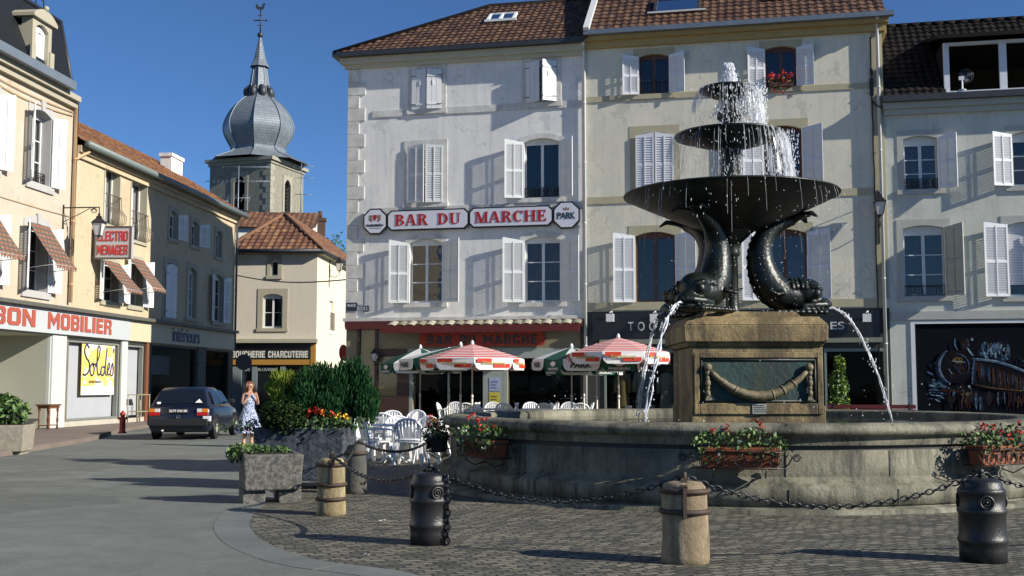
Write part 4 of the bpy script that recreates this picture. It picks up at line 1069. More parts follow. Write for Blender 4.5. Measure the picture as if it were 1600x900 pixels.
pipe(man, U12-.22, ZFT+.3, ZM+.1, -.12, .06, M_cream_pipe, extra=[(U12-.22,-.14,ZM+.12)])
pp = MB(); pp.tube([(U12-.18,-.12,LZ(105,245)),(U12+.25,-.14,LZ(112,238)),(U12+.4,-.3,LZ(115,232))], .055, 8); pp.build('downpipe', M_cream_pipe, man)
cb = MB(); zc = ZM-.35
for o, sag in ((0,.12),(.12,.2)):
    cb.tube([(lerp(U0,U12-.3,t),-.05,zc-o-sag*math.sin(math.pi*(t*4%1))) for t in [i/40 for i in range(41)]], .018, 5)
cb.tube([(lerp(U0,U12-.3,t),-.04,LZ(60,318)-.1-.05*math.sin(9*t)) for t in [i/20 for i in range(21)]], .012, 5)
cb.build('cable', M_cream_pipe, man)

# ---- long house with the second shop
lon = house('long_house', 'long ochre cream house half in shadow with tan shutters and tiled roof', FL)
holes = []
A2 = dict(smat=M_khaki_stone, holes=holes)
for l, r, t, b in ((163,186,262,352),(204,228,284,377)):
    g = lrect(l, r, t, b); w = window(lon, *g, rise=0, sw=.06, sill=.12, inset=.26, rows=1, **A2, glazed=True, curtain='full', cmat=M_white_paint)
    rl = MB(); n = 8; z0 = g[2]; h = 1.05
    for i in range(n+1):
        x = lerp(g[0]+.02, g[1]-.02, i/n); rl.tube([(x,-.05,z0+.02),(x,-.30,z0+.12),(x,-.32,z0+.35),(x,-.12,z0+.62),(x,-.10,z0+h)], .013, 5)
    for y, z in ((-.05,z0+.02),(-.10,z0+h)):
        rl.tube([(g[0],y+.1,z),(g[0]+.02,y,z),(g[1]-.02,y,z),(g[1],y+.1,z)], .018, 5)
    rl.build('railing', mat('brown_iron', (.10,.075,.055), .6), w)
gA = lrect(159, 183, 408, 471); gB = lrect(201, 221, 404, 478)
window(lon, *gA, rise=.12, sw=.10, curtain='sides', cmat=M_lace, inset=.2, shutters=[('L',.60,164,'louvre'),('R',.44,160,'louvre')], **A2)
window(lon, *gB, rise=.12, sw=.10, curtain='sides', cmat=M_lace, inset=.2, shutters=[('L',.44,166,'louvre'),('R',.60,164,'louvre')], **A2)
g = lrect(264.5, 276, 330, 373); window(lon, *g, rise=.12, sw=.16, rows=2, shutters=[('R',.62,166,'louvre')], **A2)
g = lrect(299, 309, 346, 384); window(lon, *g, rise=.12, sw=.16, rows=2, shutters=[('R',.55,150,'louvre')], **A2)
g = lrect(337, 346, 361, 402); window(lon, *g, rise=.12, sw=.16, rows=2, **A2)
g = lrect(257, 273, 411, 497); window(lon, *g, rise=.16, sw=.20, shutters=[('L',(g[1]-g[0])/2,1,'board',M_lilac_paint),('R',(g[1]-g[0])/2,1,'board',M_lilac_paint)], **A2)
g = lrect(293, 306, 419, 497); window(lon, *g, rise=.16, sw=.20, curtain='right', cmat=M_net, shutters=[], **A2)
g = lrect(333, 347, 429, 503); window(lon, *g, rise=.16, sw=.20, curtain='sides', cmat=M_net, shutters=[('L',.62,168,'louvre'),('R',.62,168,'louvre')], **A2)
ZL = LZ(240, 284)
pierce_l = [h for h in holes]
shop_r = [(LX(237), LX(306), PAVE+.35, ZFB-.12), (LX(322), LX(357), PAVE+.1, ZFB-.12)]
wm = MB(); pierce(wm, U12, U2E, ZFB-.05, ZL, pierce_l); wm.m = 1
pierce(wm, LX(99), LX(231), -.2, ZFB-.05, [h for h in shop_l[1:]], .3)
pierce(wm, LX(231), U2E, -.2, ZFB-.05, shop_r, .3); wm.m = 0
LD = 9.0
wm.add([(U2E,0,-.2),(U2E,LD,-.2),(U2E,LD,ZL),(U2E,0,ZL)],[(0,1,2,3)]); wm.add([(U12,LD,-.2),(U2E,LD,-.2),(U2E,LD,ZL),(U12,LD,ZL)],[(0,1,2,3)])
wm.add([(U2E,0,ZL),(U2E,LD,ZL),(U2E,LD/2,ZL+3.0)],[(0,1,2)])
wm.build('wall', [M_ochre_plaster, M_dkfront], lon)
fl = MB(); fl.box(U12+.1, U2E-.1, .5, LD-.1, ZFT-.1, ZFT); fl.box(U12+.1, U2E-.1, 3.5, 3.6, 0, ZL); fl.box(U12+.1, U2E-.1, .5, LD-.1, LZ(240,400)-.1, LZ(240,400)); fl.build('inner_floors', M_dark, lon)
c = MB(); c.box(U12+.02, U2E+.05, -.2, .02, ZL-.12, ZL+.10); c.box(U12+.02, U2E, -.10, .02, ZL-.3, ZL-.122); c.build('eaves_cornice', M_ochre_plaster, lon)
gt = MB(); gt.tube([(U12+.02,-.42,ZL+.14),(U2E+.3,-.42,ZL+.10)], .13, 8); gt.build('gutter', mat('green_grey_zinc', (.16,.20,.19), .5, (.12,.15,.15), 2, .5), lon)
sl4 = R(31); SL4 = 5.4
def fm_l(u, s, h): return (u, -.42 + s*math.cos(sl4) - h*math.sin(sl4), ZL+.16 + s*math.sin(sl4) + h*math.cos(sl4))
pol = [(U12+.02,0),(U2E+.15,0),(U2E+.15,SL4),(U12+.02,SL4)]
rf = MB(); tile_roof(rf, pol, fm_l, .27, .36); roof = rf.build('roof', M_tile_orange, lon, fixn=False)
ul = MB(); plane_poly(ul, pol, fm_l, -.03); tz = fm_l(0,SL4,0); ul.add([(U12,tz[1],tz[2]-.03),(U2E+.15,tz[1],tz[2]-.03),(U2E+.15,LD,ZL),(U12,LD,ZL)],[(0,1,2,3)]); ul.build('roof_boards', M_underlay, roof)
cu = FL.uz(265, 262, -2.4)
ch = MB(); yc = 2.6; cz = fm_l(0, (yc+.42)/math.cos(sl4), 0)[2]; ctop = FL.uz(265, 247, -yc)[1]
cu0 = FL.uz(259, 262, -yc)[0]; cu1 = FL.uz(277, 262, -yc)[0]
ch.box(cu0, cu1, yc-.26, yc+.26, cz-1.0, ctop); ch.box(cu0-.06, cu1+.06, yc-.32, yc+.32, ctop, ctop+.16)
ch.build('chimney', M_white_plaster, roof)
pipe(lon, U2E-.12, 3.2, ZL, -.12, .055, M_zinc, extra=[(U2E-.12,-.25,ZL+.02),(U2E-.05,-.42,ZL+.08)])
# ---- shared shop fascias and fronts
fb = MB(); fb.box(LX(-150), LX(197,516), -.16, -.002, ZFB, ZFT); f1 = fb.build('fascia', mat('grey_white_fascia', (.47,.50,.51), .5, (.42,.45,.46), 2, .4), man)
lr = mat('faded_red_letters', (.38,.085,.055), .6, (.33,.08,.055), 3, .5)
zt_ = lerp(ZFB, ZFT, .86); zb_ = lerp(ZFB, ZFT, .18)
heavy_word('BON', LX(2,500)-.75, LX(47,500), zb_, zt_, -.163, .02).build('lettering', lr, f1)
heavy_word('MOBILIER', LX(67,505), LX(167,510), zb_, zt_, -.163, .02).build('lettering', lr, f1)
fb = MB(); fb.box(LX(197,516)+.01, U2E-.25, -.14, -.002, ZFB, ZFT); f2 = fb.build('fascia', mat('cream_fascia', (.55,.50,.34), .6, (.48,.43,.3), 2, .4), lon)
text_mb('intérieurs', LX(264,525), LX(307,530), lerp(ZFB,ZFT,.16), lerp(ZFB,ZFT,.9), -.143, .02, .012, .92).build('lettering', mat('navy_letters', (.015,.045,.12), .5), f2)
cn = MB(); cn.box(LX(-150), U2E-.2, -.34, -.002, ZFT+.002, ZFT+.12); cn.build('canopy_edge', mat('grey_brown_coping', (.11,.11,.09), .6, (.08,.08,.07), 3, .5), lon)
# shop windows, left to right: deep porch, grey blind with the sale poster, small window, dark window
M_blind = mat('pale_grey_blind', (.38,.40,.43), .8, (.33,.35,.38), 1.5, .5, .05, 20, streak=((.36,.37,.38), .3))
p = MB(); a, b = shop_l[0][0], shop_l[0][1]
p.add([(a,2.4,PAVE),(b,2.4,PAVE),(b,2.4,ZFB),(a,2.4,ZFB)],[(0,1,2,3)]); p.add([(a,.1,ZFB-.06),(b,.1,ZFB-.06),(b,2.4,ZFB-.06),(a,2.4,ZFB-.06)],[(0,1,2,3)]); p.add([(b,.1,PAVE),(b,2.4,PAVE),(b,2.4,ZFB),(b,.1,ZFB)],[(0,1,2,3)]); p.add([(a,.0,PAVE+.012),(b,.0,PAVE+.012),(b,2.4,PAVE+.012),(a,2.4,PAVE+.012)],[(0,1,2,3)])
p.build('porch', mat('porch_cream', (.42,.42,.34), .8, (.36,.36,.3), 2, .4), man)
p = MB(); p.box(a, b-2.2, 1.6, 1.7, PAVE+.3, ZFB-.4); p.build('porch_glazing', mat('dark_glazing', (.010,.012,.014), .12, (.02,.022,.025), 1, .4), man)
for i, (l, r) in enumerate(((101,188),(197,226))):
    g = MB(); a, b, z0, z1 = shop_l[i+1]
    g.add([(a,.26,z0),(b,.26,z0),(b,.26,z1),(a,.26,z1)],[(0,1,2,3)]); g.build('blind', M_blind, lon)
    f = MB(); f.box(a, a+.07, .05, .2, z0, z1); f.box(b-.10, b, .05, .2, z0, z1); f.box(a+.07, b-.1, .05, .2, z1-.09, z1); f.box(a+.07, b-.1, .05, .2, z0, z0+.07)
    f.build('shop_frame', mat('grey_metal_frame', (.20,.21,.19), .5, (.16,.17,.15), 3, .4), lon)
pl = MB()
for l, r in ((79,101),(188,197)): pl = MB(); pl.box(LX(l), LX(r), -.06, .04, PAVE, ZFB-.002); pl.build('pier', M_white_front, lon)
pl = MB(); pl.box(LX(226), LX(231), -.08, .05, PAVE, ZFB-.002); pl.build('post', mat('rust_brown_wood', (.20,.075,.03), .5, (.14,.05,.022), 3, .5), lon)
pl = MB(); pl.box(LX(101), LX(231), -.04, .06, PAVE-.05, PAVE+.17); pl.build('plinth', mat('pale_plinth', (.46,.43,.36), .8, (.38,.36,.3), 2, .5, .2), lon)
for a, b, z0, z1 in shop_r:
    g = MB(); g.add([(a,.12,z0),(b,.12,z0),(b,.12,z1),(a,.12,z1)],[(0,1,2,3)]); g.build('pane', M_glass_dark, lon)
pl = MB(); pl.box(LX(308), LX(320), -.05, .05, PAVE, ZFB-.002)
pl.build('pier', mat('rough_stone_pier', (.20,.19,.16), .9, (.09,.085,.075), 9, .9, .8, 18, sharp=(.42,.55)), lon)
ds = MB(); ds.box(LX(242), LX(290), .7, .76, LZ(265,585), LZ(265,555)); ds.box(LX(252), LX(257), .6, 1.1, PAVE, 1.1); ds.build('window_display', mat('pale_display', (.34,.38,.40), .5, (.18,.2,.22), 4, .7), lon)

# ---- butcher's house at the end of the street
FB = Facade(((361-800)/FPX*57.0, 57.0), -2.0)
BX = lambda px, py=480: FB.u(px, py); BZ = lambda px, py: FB.z(px, py)
but = house('butcher_house', 'cream roughcast corner house with tiled hipped roof and the butcher shop below', FB)
WB = BX(495); ZB = BZ(430, 396); DB = 13.0
SA = 89.0      # the side wall turns away from the square
MS = Matrix.Translation((WB,0,0)) @ Matrix.Rotation(R(SA), 4, 'Z')
holes = []
g = rect(FB, 423.5, 434.5, 404.5, 431); window(but, *g, rise=.08, sw=.20, rows=1, cols=1, smat=M_khaki_stone, holes=holes)
g = rect(FB, 410.5, 441.5, 459, 513); window(but, *g, rise=.14, sw=.26, rows=2, curtain='tied', cmat=M_net, smat=M_khaki_stone, holes=holes, fw=.08, fmat=M_white_paint)
ZBS = BZ(430, 533)
wm = MB(); pierce(wm, 0, WB, ZBS, ZB, holes); wm.m = 1; pierce(wm, 0, WB, -.3, ZBS, [(BX(372), BX(484), .1, BZ(430,572))], .5); wm.m = 2
FS = Facade((FB.w(WB,0).x, FB.w(WB,0).y), -2.0+SA)
gs = rect(FS, 515, 521, 470, 517)
pierce(wm, 0, DB, -.3, ZB, [(gs[0],gs[1],gs[2],gs[3])], .3, MS)
wm.m = 0
e1 = MS @ Vector((DB,0,0))
wm.add([(0,0,-.3),(0,DB,-.3),(0,DB,ZB),(0,0,ZB)],[(0,1,2,3)]); wm.add([(0,DB,-.3),(e1.x,e1.y,-.3),(e1.x,e1.y,ZB),(0,DB,ZB)],[(0,1,2,3)])
wm.build('wall', [M_butcher_plaster, M_dkfront, mat('cream_side_wall', (.70,.66,.50), .9, (.62,.58,.44), 1.5, .5, .3, 50)], but)
w = MB(); w.box(gs[0], gs[1], .16, .2, gs[2], gs[3]); w.box(gs[0]-.16, gs[1]+.16, -.04, .02, gs[2]-.2, gs[2]-.002); w.xform(MS); w.build('window', M_white_paint, but)
w = railing_mb(gs[0]-.05, gs[1]+.05, gs[2], .95, -.06, 'plain'); w.xform(MS); w.build('railing', mat('brown_iron', (.1,.075,.055), .6), but)
fl = MB(); fl.box(.1, WB-.1, .7, 6, ZBS-.1, ZBS); fl.box(.1, WB-.1, 3.0, 3.1, 0, ZB); fl.build('inner_floors', M_dark, but)
ea = MB(); ea.box(-.1, WB+.25, -.30, .0, ZB-.05, ZB+.10); q0 = len(ea.v); ea.box(.02, DB, -.30, -.002, ZB-.05, ZB+.10); ea.xform(MS, q0)
ea.build('eaves_cornice', mat('khaki_eaves', (.30,.28,.2), .8, (.24,.22,.16), 2, .5), but)
gt = MB(); gt.tube([(-.2,-.42,ZB+.10),(WB+.35,-.42,ZB+.10),tuple(MS @ Vector((DB,-.42,ZB+.10)))], .10, 7); gt.build('gutter', M_dark_zinc, but)
# hipped roof: front slope triangle and the long slope over the side wall
C0 = Vector((-.35,-.42,ZB+.12)); C1 = Vector((WB+.4,-.42,ZB+.12)); ap = FB.uz(444, 336, -3.3); AP = Vector((ap[0], 3.3, ap[1])); C2 = MS @ Vector((DB+.2,-.42,ZB+.12)); A2_ = AP + (C2-C1)*.85
def slope_map(p0, p1, top):
    ex = (p1-p0).normalized(); nrm = ex.cross(top-p0).normalized(); ey = nrm.cross(ex)
    return (lambda u, s, h: tuple(p0 + ex*u + ey*s + nrm*h)), (lambda q: ((q-p0).dot(ex), (q-p0).dot(ey)))
rf = MB(); f1m, inv = slope_map(C0, C1, AP); tile_roof(rf, [inv(C0), inv(C1), inv(AP)], f1m, .34, .42, .045)
f2m, inv2 = slope_map(C1, C2, AP); tile_roof(rf, [inv2(C1), inv2(C2), inv2(A2_), inv2(AP)], f2m, .34, .42, .045)
roof = rf.build('roof', M_tile_tan, but, fixn=False)
ul = MB(); ul.add([C0,C1,AP-Vector((0,0,.04))],[(0,1,2)]); ul.add([C1,C2,A2_,AP-Vector((0,0,.04))],[(0,1,2,3)]); C3 = Vector((-.35,DB,ZB+.12)); ul.add([C0,AP-Vector((0,0,.04)),A2_,C3],[(0,1,2,3)]); ul.build('roof_boards', M_underlay, roof)
rd = MB(); rd.tube([C0+Vector((0,0,.04)),AP+Vector((0,0,.06)),A2_], .11, 7); rd.tube([C1+Vector((0,0,.04)),AP+Vector((0,0,.06))], .11, 7); rd.build('ridge', M_tile_tan, roof)
lg = MB(); lg.box(.1, WB+.1, -.34, .02, BZ(430,536), BZ(430,530)); lg.build('ledge', M_khaki_stone, but)
fa = MB(); fa.box(.05, WB-.25, -.12, -.002, BZ(430,561), BZ(430,538)); f1 = fa.build('fascia', M_black_board, but)
heavy_word('BOUCHERIE', BX(363,554), BX(415,554), BZ(390,559), BZ(390,548.5), -.122, .02, .16, .27).build('lettering', mat('white_lettering', (.62,.62,.56), .5), f1)
heavy_word('CHARCUTERIE', BX(420,554), BX(482,554), BZ(450,559), BZ(450,548.5), -.122, .02, .16, .27).build('lettering', MATS['white_lettering'], f1)
ot = MB(); ot.box(.05, WB-.25, -.10, -.002, BZ(430,570), BZ(430,561)-.002); ot.box(WB-.248, WB-.02, -.12, -.002, BZ(430,572), BZ(430,538)); ot.build('trim_board', mat('ochre_orange_board', (.42,.22,.04), .6, (.34,.17,.03), 3, .5), but)
text_mb('COOPERATIVE OUVRIERE', BX(373,577), BX(434,577), BZ(400,580), BZ(400,574), .04, .02, .012, 1.0).build('lettering', mat('grey_lettering', (.34,.38,.36), .5), but)
gp = MB(); gp.box(BX(372), BX(484), .08, .1, .1, BZ(430,572)); gp.build('pane', mat('dark_glazing', (.01,.012,.014), .12), but)
fr = MB()
for px in (362, 372, 396, 440, 484): fr.box(BX(px), BX(px)+.25, -.03, .06, 0, BZ(430,572)-.01)
fr.box(BX(365), BX(378), -.035, .05, 0, BZ(430,572)-.012)
fr.build('shop_frame', mat('blue_grey_paint', (.18,.22,.23), .6, (.14,.17,.18), 3, .4), but)

# ---- house behind with a brown roof, its chimney and aerial
FH = Facade(((340-800)/FPX*72.0, 72.0), 6.0)
bkh = house('back_house', 'white gabled house with brown tiled roof between the long house and the church', FH)
hx0, hx1 = 0, FH.u(489,340); he = FH.z(420, 356); hr = FH.z(420, 318); HD = 9
wm = MB(); wm.add([(hx0,0,-.2),(hx1,0,-.2),(hx1,0,he),(hx0,0,he)],[(0,1,2,3)]); wm.add([(hx1,0,-.2),(hx1,HD,-.2),(hx1,HD,he),(hx1,HD/2,hr),(hx1,0,he)],[(0,1,2,3,4)]); wm.add([(hx0,0,-.2),(hx0,HD,-.2),(hx0,HD,he),(hx0,HD/2,hr),(hx0,0,he)],[(0,1,2,3,4)]); wm.add([(hx0,HD,-.2),(hx1,HD,-.2),(hx1,HD,he),(hx0,HD,he)],[(0,1,2,3)])
wm.build('wall', mat('white_gable', (.68,.68,.62), .9, (.58,.58,.53), 1, .5), bkh)
H0 = Vector((hx0-.2,-.3,he)); H1 = Vector((hx1+.2,-.3,he)); HT = Vector((hx1+.2,HD/2,hr+.12)); HTL = Vector((hx0-.2,HD/2,hr+.12))
fm_, iv_ = slope_map(H0, H1, HT); rf = MB(); tile_roof(rf, [iv_(H0), iv_(H1), iv_(HT), iv_(HTL)], fm_, .36, .45, .045)
rf.m = 0; roof = rf.build('roof', M_tile_tan, bkh, fixn=False)
ul = MB(); ul.add([H0,H1,HT,HTL],[(0,1,2,3)]); ul.add([HTL,HT,Vector((hx1+.2,HD+.3,he)),Vector((hx0-.2,HD+.3,he))],[(0,1,2,3)]); ul.build('roof_boards', M_underlay, roof)
ch = MB(); cx = FH.uz(500,352,-HD/2)[0]; czt = FH.uz(500,346,-HD/2)[1]; ch.box(cx-.35, cx+.35, HD/2-.3, HD/2+.3, 0, czt); ch.box(cx-.42, cx+.42, HD/2-.37, HD/2+.37, czt, czt+.2); ch.lathe([(.16,0),(.13,.5)], 10, (cx,HD/2,czt+.2))
ch.build('chimney', mat('dark_brick', (.075,.04,.03), .9, (.05,.03,.025), 6, .5), bkh)

# ---- church tower with its onion spire
CY = 100.0
chx = (418-800)/FPX*CY
tow = thing('church_tower', 'square stone church tower under a grey onion dome spire with cross', 'church tower', (chx, CY, 0), R(-17.4))
def towz(py, Y=CY+2): return at_depth(401, py, Y).z
SQ = 6.17
# local origin at the near corner: left face along -x, right face along +y
zt0 = at_depth(401, 258, CY+3.9).z-.02 
M_tower = mat('grey_green_ashlar', (.27,.26,.20), .9, (.17,.165,.13), 2.5, .7, .5, 14, streak=((.13,.13,.11), .5))
wm = MB()
def bell(face):
    return [(SQ*.5-.55, SQ*.5+.55, zt0-4.3, zt0-1.6)]
pierce(wm, -SQ, 0, -1, zt0, [(-SQ*.5-.55,-SQ*.5+.55,zt0-4.6,zt0-1.5)], .5)
pierce(wm, 0, SQ, -1, zt0, [(SQ*.5-.55,SQ*.5+.55,zt0-4.6,zt0-1.5)], .5, Matrix.Rotation(R(90),4,'Z'))
wm.add([(-SQ,0,-1),(-SQ,SQ,-1),(-SQ,SQ,zt0),(-SQ,0,zt0)],[(0,1,2,3)]); wm.add([(-SQ,SQ,-1),(0,SQ,-1),(0,SQ,zt0),(-SQ,SQ,zt0)],[(0,1,2,3)])
for z in [zt0-.42*k for k in range(1,40)]:
    for x0 in (0,): pass
wm.build('wall', M_tower, tow)
tr = MB(); tr.box(-SQ-.12,.12,-.12,SQ+.12,zt0-.5,zt0-.25); tr.box(-SQ-.35,.35,-.35,SQ+.35,zt0-.25,zt0+.05)
k = 0; z = zt0-.6
while z > 6:
    w_ = .75 if k%2 else .45; tr.box(-w_, .03, -.03-.004*(k%2), .0, z-.5, z); tr.box(.0,.03+.004*(k%2), .001, 1.2-w_, z-.5, z); z -= .52; k += 1
z = zt0-1.5
def arch_trim(M):
    q = len(tr.v); tr.prism([(-.55,z-.55)]+arch_pts(-.55,.55,z-.55,.5)+[(.55,z-.55),(.85,z-.55),(.85,z+.3),(-.85,z+.3),(-.85,z-.55)], -.06, .2); tr.box(-.85,-.55,-.06,.2,z-3.2,z-.552); tr.box(.55,.85,-.06,.2,z-3.2,z-.552); tr.xform(M, q)
arch_trim(Matrix.Translation((-SQ*.5,0,0))); arch_trim(Matrix.Rotation(R(90),4,'Z') @ Matrix.Translation((SQ*.5,0,0)))
tr.build('stone_trim', mat('pale_ashlar', (.34,.32,.25), .9, (.24,.23,.19), 2.5, .6, .4, 16), tow)
lv = MB()
for k in range(9):
    zz = z-3.0+k*.33
    lv.add([(-SQ*.5-.55,.25,zz),(-SQ*.5+.55,.25,zz),(-SQ*.5+.55,.55,zz+.28),(-SQ*.5-.55,.55,zz+.28)],[(0,1,2,3)]); q = len(lv.v); lv.add([(SQ*.5-.55,.25,zz),(SQ*.5+.55,.25,zz),(SQ*.5+.55,.55,zz+.28),(SQ*.5-.55,.55,zz+.28)],[(0,1,2,3)]); lv.xform(Matrix.Rotation(R(90),4,'Z'), q)
lv.build('bell_louvres', M_slate, tow)
def slate_metal():
    m = bpy.data.materials.new('weathered_scale_slates'); m.use_nodes = True; N = m.node_tree.nodes; L = m.node_tree.links; b = N['Principled BSDF']
    tc = N.new('ShaderNodeTexCoord'); br = N.new('ShaderNodeTexBrick'); mp = N.new('ShaderNodeMapping')
    L.new(tc.outputs['UV'], mp.inputs[0]); L.new(mp.outputs[0], br.inputs['Vector'])
    br.inputs['Scale'].default_value = 1; br.inputs['Brick Width'].default_value = .30; br.inputs['Row Height'].default_value = .24; br.inputs['Mortar Size'].default_value = .02
    br.inputs['Color1'].default_value = (.17,.20,.225,1); br.inputs['Color2'].default_value = (.225,.255,.28,1); br.inputs['Mortar'].default_value = (.12,.145,.17,1)
    n = N.new('ShaderNodeTexNoise'); n.inputs['Scale'].default_value = .8; n.inputs['Detail'].default_value = 6; L.new(tc.outputs['Object'], n.inputs[0])
    r = N.new('ShaderNodeMapRange'); r.inputs['To Min'].default_value = .75; r.inputs['To Max'].default_value = 1.25; L.new(n.outputs[0], r.inputs[0])
    x = N.new('ShaderNodeMix'); x.data_type = 'RGBA'; x.blend_type = 'MULTIPLY'; x.inputs['Factor'].default_value = 1; L.new(br.outputs[0], x.inputs['A']); L.new(r.outputs[0], x.inputs['B']); L.new(x.outputs['Result'], b.inputs['Base Color'])
    bp = N.new('ShaderNodeBump'); bp.inputs['Strength'].default_value = .5; bp.inputs['Distance'].default_value = .03; L.new(br.outputs['Fac'], bp.inputs['Height']); bp.invert = True; L.new(bp.outputs[0], b.inputs['Normal'])
    b.inputs['Roughness'].default_value = .42; b.inputs['Metallic'].default_value = .15
    return m
M_scale = slate_metal()
cx, cy = -SQ/2, SQ/2
zz = lambda py: at_depth(401, py, CY+3.9).z
mpx = (CY+3.9)/FPX
prof_px = [(74,256.5),(62,250.5),(50,245),(43,240),(39.5,236),(40,231),(45,222),(49.5,212),(51.5,202),(50,192),(45,180),(38,169),(30,160.5),(22,154),(17.5,147),(15,139),(13.2,128),(11.4,115),(10,105)]
prof = spline([(a*mpx, zz(b), 0) for a, b in prof_px], 3)
def octa_loft(name, prof, parent, m, n=8):
    vs = []; fs = []; uv = []
    k = len(prof); dist = 0; ds = [0]
    for i in range(1, k): dist += (Vector(prof[i][:2])-Vector(prof[i-1][:2])).length; ds.append(dist)
    for i, p in enumerate(prof):
        for j in range(n):
            a = 2*math.pi*(j+.5)/n; rr = p[0]/math.cos(math.pi/n)*.985
            vs.append((cx+rr*math.cos(a), cy+rr*math.sin(a), p[1]))
    me_uv = []
    for i in range(k-1):
        for j in range(n):
            fs.append((i*n+j, i*n+(j+1)%n, (i+1)*n+(j+1)%n, (i+1)*n+j))
            w0 = 2*prof[i][0]*math.tan(math.pi/n); w1 = 2*prof[i+1][0]*math.tan(math.pi/n); o = j*3.37
            me_uv += [(o-w0/2,ds[i]),(o+w0/2,ds[i]),(o+w1/2,ds[i+1]),(o-w1/2,ds[i+1])]
    fs.append(tuple(range((k-1)*n, k*n))); me_uv += [(0,0)]*n
    me = bpy.data.meshes.new(name); me.from_pydata(vs, [], fs); me.materials.append(m)
    l = me.uv_layers.new(name='UVMap')
    for i, u in enumerate(me_uv): l.data[i].uv = u
    o = bpy.data.objects.new(name, me); COL.objects.link(o); o.parent = parent
    return o
spire = octa_loft('spire_roof', prof, tow, M_scale)
octa_loft('lantern_spire', [(14.5*mpx,zz(105.5)),(11.5*mpx,zz(100)),(9.2*mpx,zz(94)),(6.2*mpx,zz(80)),(3.6*mpx,zz(66)),(1.4*mpx,zz(56))], tow, M_scale)
rb = MB()
for j in range(8):
    a = 2*math.pi*(j+.5)/8; rb.tube([(cx+p[0]/math.cos(math.pi/8)*math.cos(a), cy+p[0]/math.cos(math.pi/8)*math.sin(a), p[1]) for p in prof], .04, 6)
rb.build('rib', M_zinc, spire)
oc = MB()
for j in range(8):
    a = 2*math.pi*j/8; rr = 15.5*mpx; oc.ball((cx+rr*math.cos(a), cy+rr*math.sin(a), zz(139)), .26, 8, (1,1,1.0))
    oc.ball((cx+rr*1.25*math.cos(a), cy+rr*1.25*math.sin(a), zz(147)), .45, 8, (.8,.8,1.2))
oc.build('small_dormer', M_dark_zinc, spire)
cr = MB(); cr.ball((cx,cy,zz(55)), .28, 10); cr.tube([(cx,cy,zz(56)),(cx,cy,zz(14))], .07, 6)
u = Vector((math.cos(R(17.4)), math.sin(R(17.4)), 0))
cp = Vector((cx,cy,0)); hz = zz(32)
cr.tube([cp-u*.55+Vector((0,0,hz)), cp+u*.55+Vector((0,0,hz))], .06, 6)
for s in (-1,1): cr.ball(cp+u*s*.55+Vector((0,0,hz)), .11, 6)
for dz, l in ((24,.28),(40,.3)): cr.tube([cp-u*l+Vector((0,0,zz(dz))), cp+u*l+Vector((0,0,zz(dz)))], .035, 5)
cock = [(-.42,.0),(-.5,.35),(-.3,.42),(-.22,.18),(.05,.15),(.18,.42),(.27,.55),(.36,.5),(.46,.42),(.36,.38),(.32,.1),(.12,-.12),(-.15,-.12)]
q = len(cr.v); cr.prism([(x, z) for x, z in cock], -.05, .05); cr.xform(Matrix.Translation((cx,cy,zz(12)-.1)) @ Matrix.Rotation(R(17.4),4,'Z'), q)
cr.build('cross', M_dark_zinc, tow)

# ---- television aerials
def aerial(name, label, px, pyb, pyt, Y, booms):
    a = at_depth(px, pyb, Y); b = at_depth(px, pyt, Y)
    t = thing(name, label, 'aerial', tuple(a), 0, 'roof aerials')
    h = b.z-a.z; m = MB(); m.tube([(0,0,-1.2),(0,0,h)], .035, 6); m.build('mast', M_zinc, t)
    for hz, l0, l1, n, el in booms:
        m = MB(); m.tube([(l0,0,hz*h),(l1,0,hz*h)], .02, 5)
        for k in range(n):
            x = lerp(l0, l1, k/(n-1)); m.tube([(x,-el*.6,hz*h-el*.5),(x,el*.6,hz*h+el*.5)], .010, 4)
        m.build('boom', M_zinc, t)
    return t
aerial('roof_aerial', 'tall aerial mast with long comb boom in front of the church tower', 371, 360, 259, 58, [(.98,-1.6,1.6,5,.12),(.76,-1.7,1.6,16,.18),(.5,-1.3,.6,6,.5),(.45,-1.2,-.5,4,.4)])
aerial('roof_aerial', 'aerial standing beside the lit face of the church tower', 470, 330, 256, 80, [(.95,-.5,.9,4,.3),(.7,-.3,.9,7,.2),(.35,-.4,.8,5,.3)])
